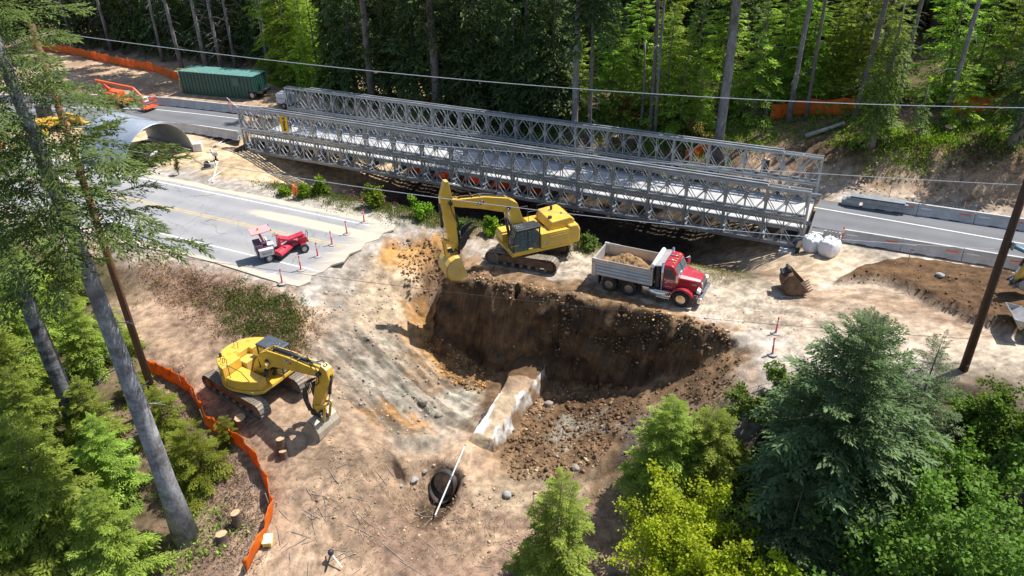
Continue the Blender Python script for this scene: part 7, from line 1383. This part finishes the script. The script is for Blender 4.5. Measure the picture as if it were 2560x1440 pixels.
for k, ((x, y), s, l) in enumerate(HL): p = hit(x, y) if y < 1440 else np.array([*G(x, y, -5.4)[:2], -5.4]); tm, cm = hem[k % 3]; conifer('hemlock', l, fz(p), tm, cm, s, k * 1.3)
sap = []
tm, pts = trunk_mesh(3.2, .05, .008, (.1, .1), 460); tm.materials.append(M_TRUNK); sap.append((tm, mk(crown(461, 3.2, .05, 1.3, 60, SP_MID, .7, -.15, .6, pts), L_CED)))
for (x, y, s, l) in ((415, 1075, .95, 'yellow green sapling at the foot of the utility pole'), (505, 1195, 1.15, 'yellow green bushy cedar inside the bend of the orange fence'), (470, 1165, .8, 'yellow green sapling beside the bushy cedar'), (572, 1098, .5, 'thin yellow green sapling growing through the orange fence'), (340, 985, .7, 'yellow green sapling behind the utility pole'), (335, 880, .55, 'pale sapling between pole and dirt track')): p = hit(x, y); tm, cm = sap[0]; conifer('sapling', l, fz(p), tm, cm, s, x * .1)
# right foreground
def solo(name, label, x, y, z, H, R, nb, seed, sprays, lm, prof=.75, c0=.05, pitch=(-.2, .55), wsc=1.0, r=None, power=1.0):
    p = G(x, y, z); tm, pts = trunk_mesh(H, r or H * .016, .012, (.1, .1), seed, 6, .1, .5, .8); tm.materials.append(M_TRUNK); return conifer(name, label, (p[0], p[1], float(zt(p[0], p[1])) - .1), tm, mk(crown(seed + 1, H, c0, R, nb, sprays, prof, pitch[0], pitch[1], pts, wsc=wsc, power=power), lm))
solo('spruce', 'big dark bushy spruce filling the slope right of the pit', 2065, 1240, -2.6, 11.8, 5.0, 360, 501, SP_SPR, L_SPR, .7, .02, (-.15, .75))
solo('spruce', 'slim dark spruce spire beside the big bushy spruce', 2250, 1180, -2.0, 8.6, 2.4, 130, 511, SP_SPR, L_SPR, .8, .05, (-.1, .7))
solo('spruce', 'dark spruce half hidden behind the broadleaf tree below the big spruce', 1960, 1420, -4.5, 6.5, 3.0, 150, 517, SP_SPR, L_SPR, .7, .05, (-.2, .5))
solo('hemlock', 'feathery hemlock between pit slope and big dark spruce', 1660, 1235, -5.2, 6.2, 2.3, 160, 521, SP_MID, L_HEM, .7)
solo('hemlock', 'feathery hemlock touching the left flank of the big dark spruce', 1760, 1200, -4.0, 4.6, 2.2, 120, 527, SP_MID, L_HEM, .7)
solo('hemlock', 'small pointed hemlock standing below the pit with bare dirt around', 1392, 1455, -7.1, 7.2, 2.1, 130, 531, SP_MID, L_HEM, .75, .04, (-.25, .5))
solo('hemlock_sapling', 'tiny hemlock sapling left of the small pointed hemlock', 1310, 1440, -7.0, 1.6, .8, 40, 541, SP_MID, L_HEM, .7)

# ---- broadleaf trees and shrubs
def leafcloud(seed, R, H, nclump, nleaf, size, z0=.15, shape=1.0, asp=.42):
    """crown of small leaves strung along twigs that leave uneven limbs"""
    rng = np.random.default_rng(seed); Qs, Ts = [], []; ends = []; nl = max(6, nclump // 8)
    for k in range(nl):
        a = k * 2.39996 + rng.normal(0, .4); el = rng.uniform(.05, 1.0); rl = rng.uniform(.55, 1.12)
        d = np.array([math.cos(a) * math.cos(el * 1.45), math.sin(a) * math.cos(el * 1.45), math.sin(el * 1.45)]); tip = np.array([d[0] * R * rl, d[1] * R * rl, H * z0 + (H * (1 - z0)) * (.25 + .78 * d[2]) * rl]); base = np.array([0, 0, H * z0 * rng.uniform(.4, 1.2)]); mid = (base + tip) / 2 + [0, 0, H * .10]
        br = rng.uniform(.8, 1.15)
        for j in range(8):
            f = rng.uniform(.3, 1.0); p = (1 - f) ** 2 * base + 2 * f * (1 - f) * mid + f * f * tip; td = unit(d * .7 + rng.normal(0, .65, 3) + [0, 0, .28]); tl = R * rng.uniform(.16, .42); n = int(nleaf * rng.uniform(.6, 1.3)); g = rng.uniform(0, 1, n) ** .8; sp_ = (size * .9 + tl * .16) * (1.15 - g[:, None] * .6)
            pos = p + td * tl * g[:, None] + rng.normal(0, 1, (n, 3)) * sp_ * .75 - np.array([0, 0, 1]) * (tl * .18 * g ** 2)[:, None]; ends.append(p + td * tl)
            dd = td * .5 + rng.normal(0, .7, (n, 3)) + [0, 0, -.12]; up = np.array([0, 0, 1.]) + rng.normal(0, .5, (n, 3)); ln = size * rng.uniform(.65, 1.3, n)
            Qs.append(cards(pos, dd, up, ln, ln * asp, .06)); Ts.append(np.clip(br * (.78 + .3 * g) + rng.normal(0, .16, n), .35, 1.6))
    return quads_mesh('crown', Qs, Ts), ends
def broadleaf(name, label, base, R, H, nclump, nleaf, size, lm, seed, cat='tree', z0=.15, group=None, asp=.42, bark=None):
    cm, ends = leafcloud(seed, R, H, nclump, nleaf, size, z0, asp=asp); t = thing(name, label, cat, base, 0, group); rnd = random.Random(seed); b = MB(); r0 = max(.03, H * .014)
    b.tube([(0, 0, -.15), (.05 * H * .2, 0, H * .25), (0, .04 * H, H * .6)], [r0 * 1.3, r0, r0 * .5], 8)
    for e in ends[::max(1, len(ends) // 26)]:
        m_ = Vector((e[0] * .4, e[1] * .4, e[2] * .6)); b.tube([(0, 0, H * .15), tuple(m_), tuple(e)], [r0 * .5, r0 * .3, r0 * .1], 5, False)
    b.build('trunk', bark or M_TRUNK, t, smooth=True); mk(cm, lm); link('crown', cm, None, t); return t
def gb(x, y, z): p = G(x, y, z); return np.array([p[0], p[1], float(zt(p[0], p[1])) - .05])
broadleaf('alder', 'dark green alder with glossy leaves below the big spruce', gb(2300, 1560, -5.0), 4.9, 8.2, 260, 115, .20, L_ALD, 601)
broadleaf('alder', 'alder with small dark leaves crowding the right edge by the utility pole', gb(2545, 1230, -2.6), 3.2, 7.0, 120, 90, .17, L_ALD, 611)
broadleaf('alder', 'loose alder sprouting in front of the utility pole base', gb(2440, 1130, -1.6), 2.3, 4.2, 130, 80, .16, L_ALD, 617)
broadleaf('alder', 'alder filling the gap between big spruce and utility pole', gb(2400, 1270, -2.8), 2.8, 5.0, 120, 90, .17, L_ALD, 619)
broadleaf('willow', 'bright yellow green leafy tree between small hemlock and dark alder', gb(1715, 1500, -6.8), 3.9, 5.4, 330, 110, .14, L_WIL, 621)
broadleaf('willow', 'yellow green leafy shrub joined to the alder edge', gb(1900, 1520, -6.0), 2.6, 4.0, 110, 90, .15, L_WIL, 627)
broadleaf('shrub', 'olive leafy shrub on the edge of the dirt pad beside the big spruce', gb(1870, 1060, -1.6), 1.7, 3.0, 70, 70, .14, L_OLV, 631, 'shrub'); broadleaf('shrub', 'olive leafy shrub between delineators and big spruce', gb(1960, 1010, -1.0), 1.6, 2.8, 60, 70, .14, L_OLV, 637, 'shrub')
L_SHB = leafmat('fresh_shrub_green', (.20, .30, .025), .45, hue=.02); L_RED = leafmat('red_tipped_leaf', (.36, .17, .05), .4); L_DGR = leafmat('weed_green', (.14, .20, .05), .4)
for (x, y, R, H, l, m_) in ((762, 492, .55, 1.1, 'small green shrub beside the folded orange sign', L_SHB), (800, 488, .7, 1.5, 'red tipped green shrub on the verge of the old road', L_SHB), (940, 518, .95, 1.9, 'bright green arching shrub on the verge', L_SHB), (1045, 545, 1.0, 1.8, 'bright green shrub left of the digging excavator stick', L_SHB), (710, 487, .5, .7, 'low green shrub left of the folded orange sign', L_SHB), (1225, 585, .9, 1.6, 'green shrub behind the excavator boom', L_SHB), (1468, 622, .7, 1.0, 'weedy shrub behind the dump truck tail', L_DGR), (1155, 585, .6, 1.0, 'weedy shrub behind the excavator thumb', L_DGR)):
    broadleaf('shrub', l, hit(x, y) - [0, 0, .05], R, H, 26, 42, .17, m_, x, 'shrub', .1)
broadleaf('shrub', 'red tipped saplings above the small fir on the bank top', hit(2440, 275), 1.6, 4.0, 46, 40, .2, L_OLV, 651, 'shrub'); broadleaf('maple', 'pale yellow leaved shrub close to the thickest grey trunk', hit(1745, 362), 1.3, 2.2, 40, 34, .2, leafmat('pale_yellow_leaf', (.34, .30, .08), .4), 655, 'shrub')
broadleaf('dead_brush', 'rusty brown dead brush pile behind the far truss', hit(1555, 305), 1.6, 2.2, 60, 40, .22, leafmat('rust_needles', (.22, .10, .045), .2), 657, 'shrub', asp=.15); broadleaf('dead_brush', 'grey brown dead brush above the far truss by the dark trunk', hit(1880, 305), 1.6, 2.2, 60, 40, .22, leafmat('dry_needles', (.22, .17, .11), .2), 659, 'shrub', asp=.12)
broadleaf('sapling', 'dry thin sapling standing on the sand beside the silver arch', hit(447, 437), .45, 1.5, 12, 12, .1, leafmat('dry_sapling_leaf', (.3, .25, .12), .3), 661, 'shrub', .3)

# ---- ground cover
def polypts(poly, n, rng):
    """random ground points seen inside a picture polygon"""
    poly = np.array(poly, float); lo = poly.min(0); hi = poly.max(0); out = []
    while len(out) < n:
        x, y = rng.uniform(lo[0], hi[0]), rng.uniform(lo[1], hi[1]); ins = False; j = len(poly) - 1
        for i in range(len(poly)):
            a, b = poly[i], poly[j]
            if (a[1] > y) != (b[1] > y) and x < (b[0] - a[0]) * (y - a[1]) / (b[1] - a[1]) + a[0]: ins = not ins
            j = i
        if ins: out.append(hit(x, y))
    return np.array(out)
def cover(name, label, pts, per, size, spread, height, lm, seed, asp=.3, cat='plants', upb=1.0):
    rng = np.random.default_rng(seed); Qs = []; Ts = []
    pts = pts + np.stack([rng.normal(0, spread * .9, len(pts)), rng.normal(0, spread * .9, len(pts)), np.zeros(len(pts))], 1)
    for p in pts:
        n = max(3, int(per * rng.uniform(.5, 1.4))); s = rng.uniform(.6, 1.4); o = rng.normal(0, spread * .5 * s, (n, 3)); x = p[0] + o[:, 0]; y = p[1] + o[:, 1]; z = zt(x, y) + np.abs(rng.normal(0, height * .5 * s, n)) * .8
        d = rng.normal(0, .7, (n, 3)) + [0, 0, upb]; ln = size * rng.uniform(.6, 1.4, n); Qs.append(cards(np.stack([x, y, z], 1), d, rng.normal(0, 1, (n, 3)), ln, ln * asp, .05)); Ts.append(np.clip(rng.uniform(.6, 1.25) + rng.normal(0, .2, n), .3, 1.6))
    o = link(name, mk(quads_mesh(name, Qs, Ts), lm), None); return tag(o, label, cat, kind='stuff')
g = np.random.default_rng(77)
cover('undergrowth', 'green leafy undergrowth on the bank behind the bridge', polypts([(1500, 300), (1700, 330), (1930, 300), (2200, 330), (2560, 300), (2560, 365), (2200, 375), (2000, 330), (1760, 400), (1500, 360)], 420, g), 44, .18, 1.1, .32, L_SHB, 701)
cover('undergrowth', 'dark undergrowth on the shaded forest floor beyond the bridge', polypts([(700, 200), (1000, 240), (1400, 280), (1450, 380), (1100, 300), (760, 230)], 200, g), 40, .22, 1.2, .5, L_MIDG, 703)
cover('verge_weeds', 'green weeds and grass along the verge behind the old road', np.array([UV(g.uniform(-46, -17), 46.4 + g.normal(0, .7)) for _ in range(330)]), 36, .2, .7, .28, L_DGR, 705, .14)
cover('verge_grass', 'dry yellow grass along the verge behind the old road', np.array([UV(g.uniform(-44, -6), 45.9 + g.normal(0, .5)) for _ in range(260)]), 30, .16, .7, .15, leafmat('dry_grass', (.34, .30, .10), .3), 706, .1)
cover('brush', 'low green brush on the slope beside the old road end', polypts([(520, 730), (640, 735), (760, 770), (750, 860), (640, 850), (560, 800)], 170, g), 48, .17, .55, .22, L_DGR, 707, .16)
cover('dry_brush', 'reddish dry brush and slash around the round tailed excavator', polypts([(340, 640), (560, 700), (780, 780), (770, 960), (700, 880), (560, 830), (380, 730)], 360, g), 28, .2, .6, .14, leafmat('dry_slash', (.29, .175, .10), .15), 709, .10, upb=.25)
cover('dry_slash', 'dry twigs and needles littering the ground inside the orange fence', polypts([(360, 940), (480, 990), (560, 1110), (660, 1250), (610, 1430), (480, 1430), (420, 1100)], 360, g), 26, .2, .6, .10, leafmat('grey_slash', (.30, .215, .15), .15), 711, .09, upb=.15)
cover('fern', 'green ferns scattered inside the orange fence', polypts([(330, 900), (420, 1000), (560, 1200), (560, 1430), (420, 1430), (350, 1100)], 60, g), 40, .2, .6, .25, L_HEM, 713, .2)
cover('dry_slash', 'dry twigs and roots littering the bare ground by the culvert', polypts([(830, 1120), (1050, 1180), (1220, 1270), (1600, 1220), (1560, 1400), (1200, 1430), (900, 1430), (740, 1300)], 420, g), 12, .24, .7, .05, leafmat('pale_slash', (.36, .26, .17), .1), 715, .06, upb=.1)
cover('fireweed', 'pink flowering fireweed spikes on the verge', np.array([UV(u, 46.7 + g.normal(0, .3)) for u in (-38.5, -38, -37.3, -36.9, -36.5, -34.2, -34, -33.5, -33.1)]), 30, .12, .16, 1.1, leafmat('fireweed_pink', (.42, .14, .28), .3), 717, .2)
cover('mound_litter', 'dark duff and roots along the top of the cut bank', polypts([(2060, 350), (2250, 355), (2560, 370), (2560, 400), (2300, 385), (2080, 385)], 200, g), 26, .25, .7, .12, leafmat('dark_duff', (.10, .065, .04), .1), 719, .1, upb=.1)
# ---- clods and stones
def stones(name, label, pts, s0, s1, m, seed, sub=1):
    rng = np.random.default_rng(seed); bm = bmesh.new(); bmesh.ops.create_icosphere(bm, subdivisions=sub, radius=1.0); bv = np.array([v.co[:] for v in bm.verts]); bf_ = np.array([[v.index for v in f.verts] for f in bm.faces]); bm.free(); V = []; F_ = []; n = 0; T = []
    for p in pts:
        s = s0 * (s1 / s0) ** (rng.random() ** 2.2); k = bv * (1 + rng.normal(0, .26, (len(bv), 1))) * s * [rng.uniform(.8, 1.3), rng.uniform(.8, 1.2), rng.uniform(.55, .9)]; a = rng.uniform(0, 6.28); c, q = math.cos(a), math.sin(a); k = k @ np.array([[c, -q, 0], [q, c, 0], [0, 0, 1]]).T
        V.append(k + [p[0], p[1], float(zt(p[0], p[1])) + s * .25]); F_.append(bf_ + n); n += len(bv); T.append(np.full(len(bf_), np.clip(rng.normal(1, .28), .45, 1.8)))
    o = link(name, fromarrays(name, np.concatenate(V), np.concatenate(F_), np.concatenate(T)), m, None); return tag(o, label, 'stones', kind='stuff')
def tintmat(name, col):
    m = bpy.data.materials.new(name); m.use_nodes = True; nt = m.node_tree; b = nt.nodes['Principled BSDF']; at = N(nt, 'ShaderNodeAttribute', attribute_name='tint'); mx = N(nt, 'ShaderNodeMix', data_type='RGBA', blend_type='MULTIPLY'); mx.inputs[0].default_value = 1; mx.inputs[6].default_value = (*col, 1); nt.links.new(at.outputs['Color'], mx.inputs[7]); nt.links.new(mx.outputs[2], b.inputs['Base Color']); b.inputs['Roughness'].default_value = .95; b.inputs['Specular IOR Level'].default_value = .15; return m
T_BR = tintmat('brown_clod', (.165, .10, .055)); T_TAN = tintmat('tan_clod', (.38, .28, .17)); T_OR = tintmat('orange_clod', (.36, .20, .075)); T_GR = tintmat('grey_clod', (.30, .27, .22))
stones('clods', 'brown clods and stones covering the right floor of the pit', polypts([(1290, 1040), (1390, 950), (1560, 960), (1600, 1000), (1500, 1160), (1420, 1200), (1280, 1200), (1250, 1150)], 2300, g), .02, .15, T_BR, 801)
stones('clods', 'tan stones among the brown clods of the right pit floor', polypts([(1290, 1040), (1390, 960), (1540, 980), (1500, 1160), (1420, 1200), (1280, 1200)], 380, g), .02, .11, T_TAN, 802)
stones('clods', 'orange brown clods at the foot of the left pit slope', polypts([(1040, 830), (1100, 840), (1240, 945), (1200, 990), (1110, 950)], 900, g), .02, .13, T_OR, 803)
stones('clods', 'loose clods along the rim of the pit below truck and excavator', np.array([G(x, 688 + (x - 1130) * .215 + g.normal(0, 7) - 14 * math.exp(-((x - 1180) / 60) ** 2), .1) for x in g.uniform(1120, 1830, 1300)]), .025, .14, T_BR, 804)
stones('clods', 'pale clods along the rim of the pit below truck and excavator', np.array([G(x, 682 + (x - 1130) * .215 + g.normal(0, 9), .1) for x in g.uniform(1150, 1830, 500)]), .025, .12, T_TAN, 805)
stones('stones', 'loose stones scattered on the right slope of the pit', polypts([(1560, 1010), (1700, 930), (1850, 880), (1850, 990), (1720, 1080), (1540, 1180)], 750, g), .025, .12, T_BR, 806)
stones('stones', 'loose stones scattered over the left slope of the pit', polypts([(800, 720), (950, 620), (1060, 770), (1130, 1000), (1040, 1130), (850, 1000)], 700, g), .02, .11, T_GR, 807)
stones('stones', 'stones scattered around the culvert mouth and lower ground', polypts([(840, 1100), (1060, 1150), (1330, 1230), (1600, 1200), (1560, 1400), (1000, 1400), (760, 1250)], 520, g), .02, .11, T_TAN, 808)
stones('clods', 'dark clods spread over the graded brown fill', polypts([(2090, 700), (2250, 655), (2500, 695), (2550, 820), (2400, 790), (2230, 715)], 300, g), .02, .10, T_BR, 809)
stones('clods', 'brown clods in the shallow cut beside the digging bucket', polypts([(980, 610), (1060, 590), (1120, 640), (1110, 740), (1020, 740)], 420, g), .03, .16, T_BR, 810)
stones('stones', 'small stones strewn over the dusty pad and shoulders', polypts([(1450, 650), (1800, 730), (2100, 760), (2400, 850), (1900, 850), (1750, 790)], 420, g), .015, .06, T_TAN, 811)
stones('stones', 'rubble lying on the bank and its foot beside the barriers', polypts([(2080, 400), (2500, 400), (2560, 560), (2300, 510), (2080, 480)], 420, g), .03, .15, T_TAN, 812)
# long dry sticks
st_ = MB(); r3 = random.Random(5)
for p in polypts([(400, 960), (520, 1060), (700, 1250), (900, 1150), (1250, 1260), (1500, 1300), (1300, 1430), (560, 1430)], 85, g):
    a = r3.uniform(0, 6.28); l = r3.uniform(.4, 1.7); q = [p + np.array([math.cos(a) * l * f + r3.gauss(0, .02), math.sin(a) * l * f + r3.gauss(0, .02), 0]) for f in (0, .35, .7, 1)]; st_.tube([(c[0], c[1], float(zt(c[0], c[1])) + .05) for c in q], [.018, .015, .012, .006], 4, False)
tag(st_.build('dead_sticks', M_TWIG), 'dead grey sticks and roots strewn over the lower clearing', 'sticks', kind='stuff')
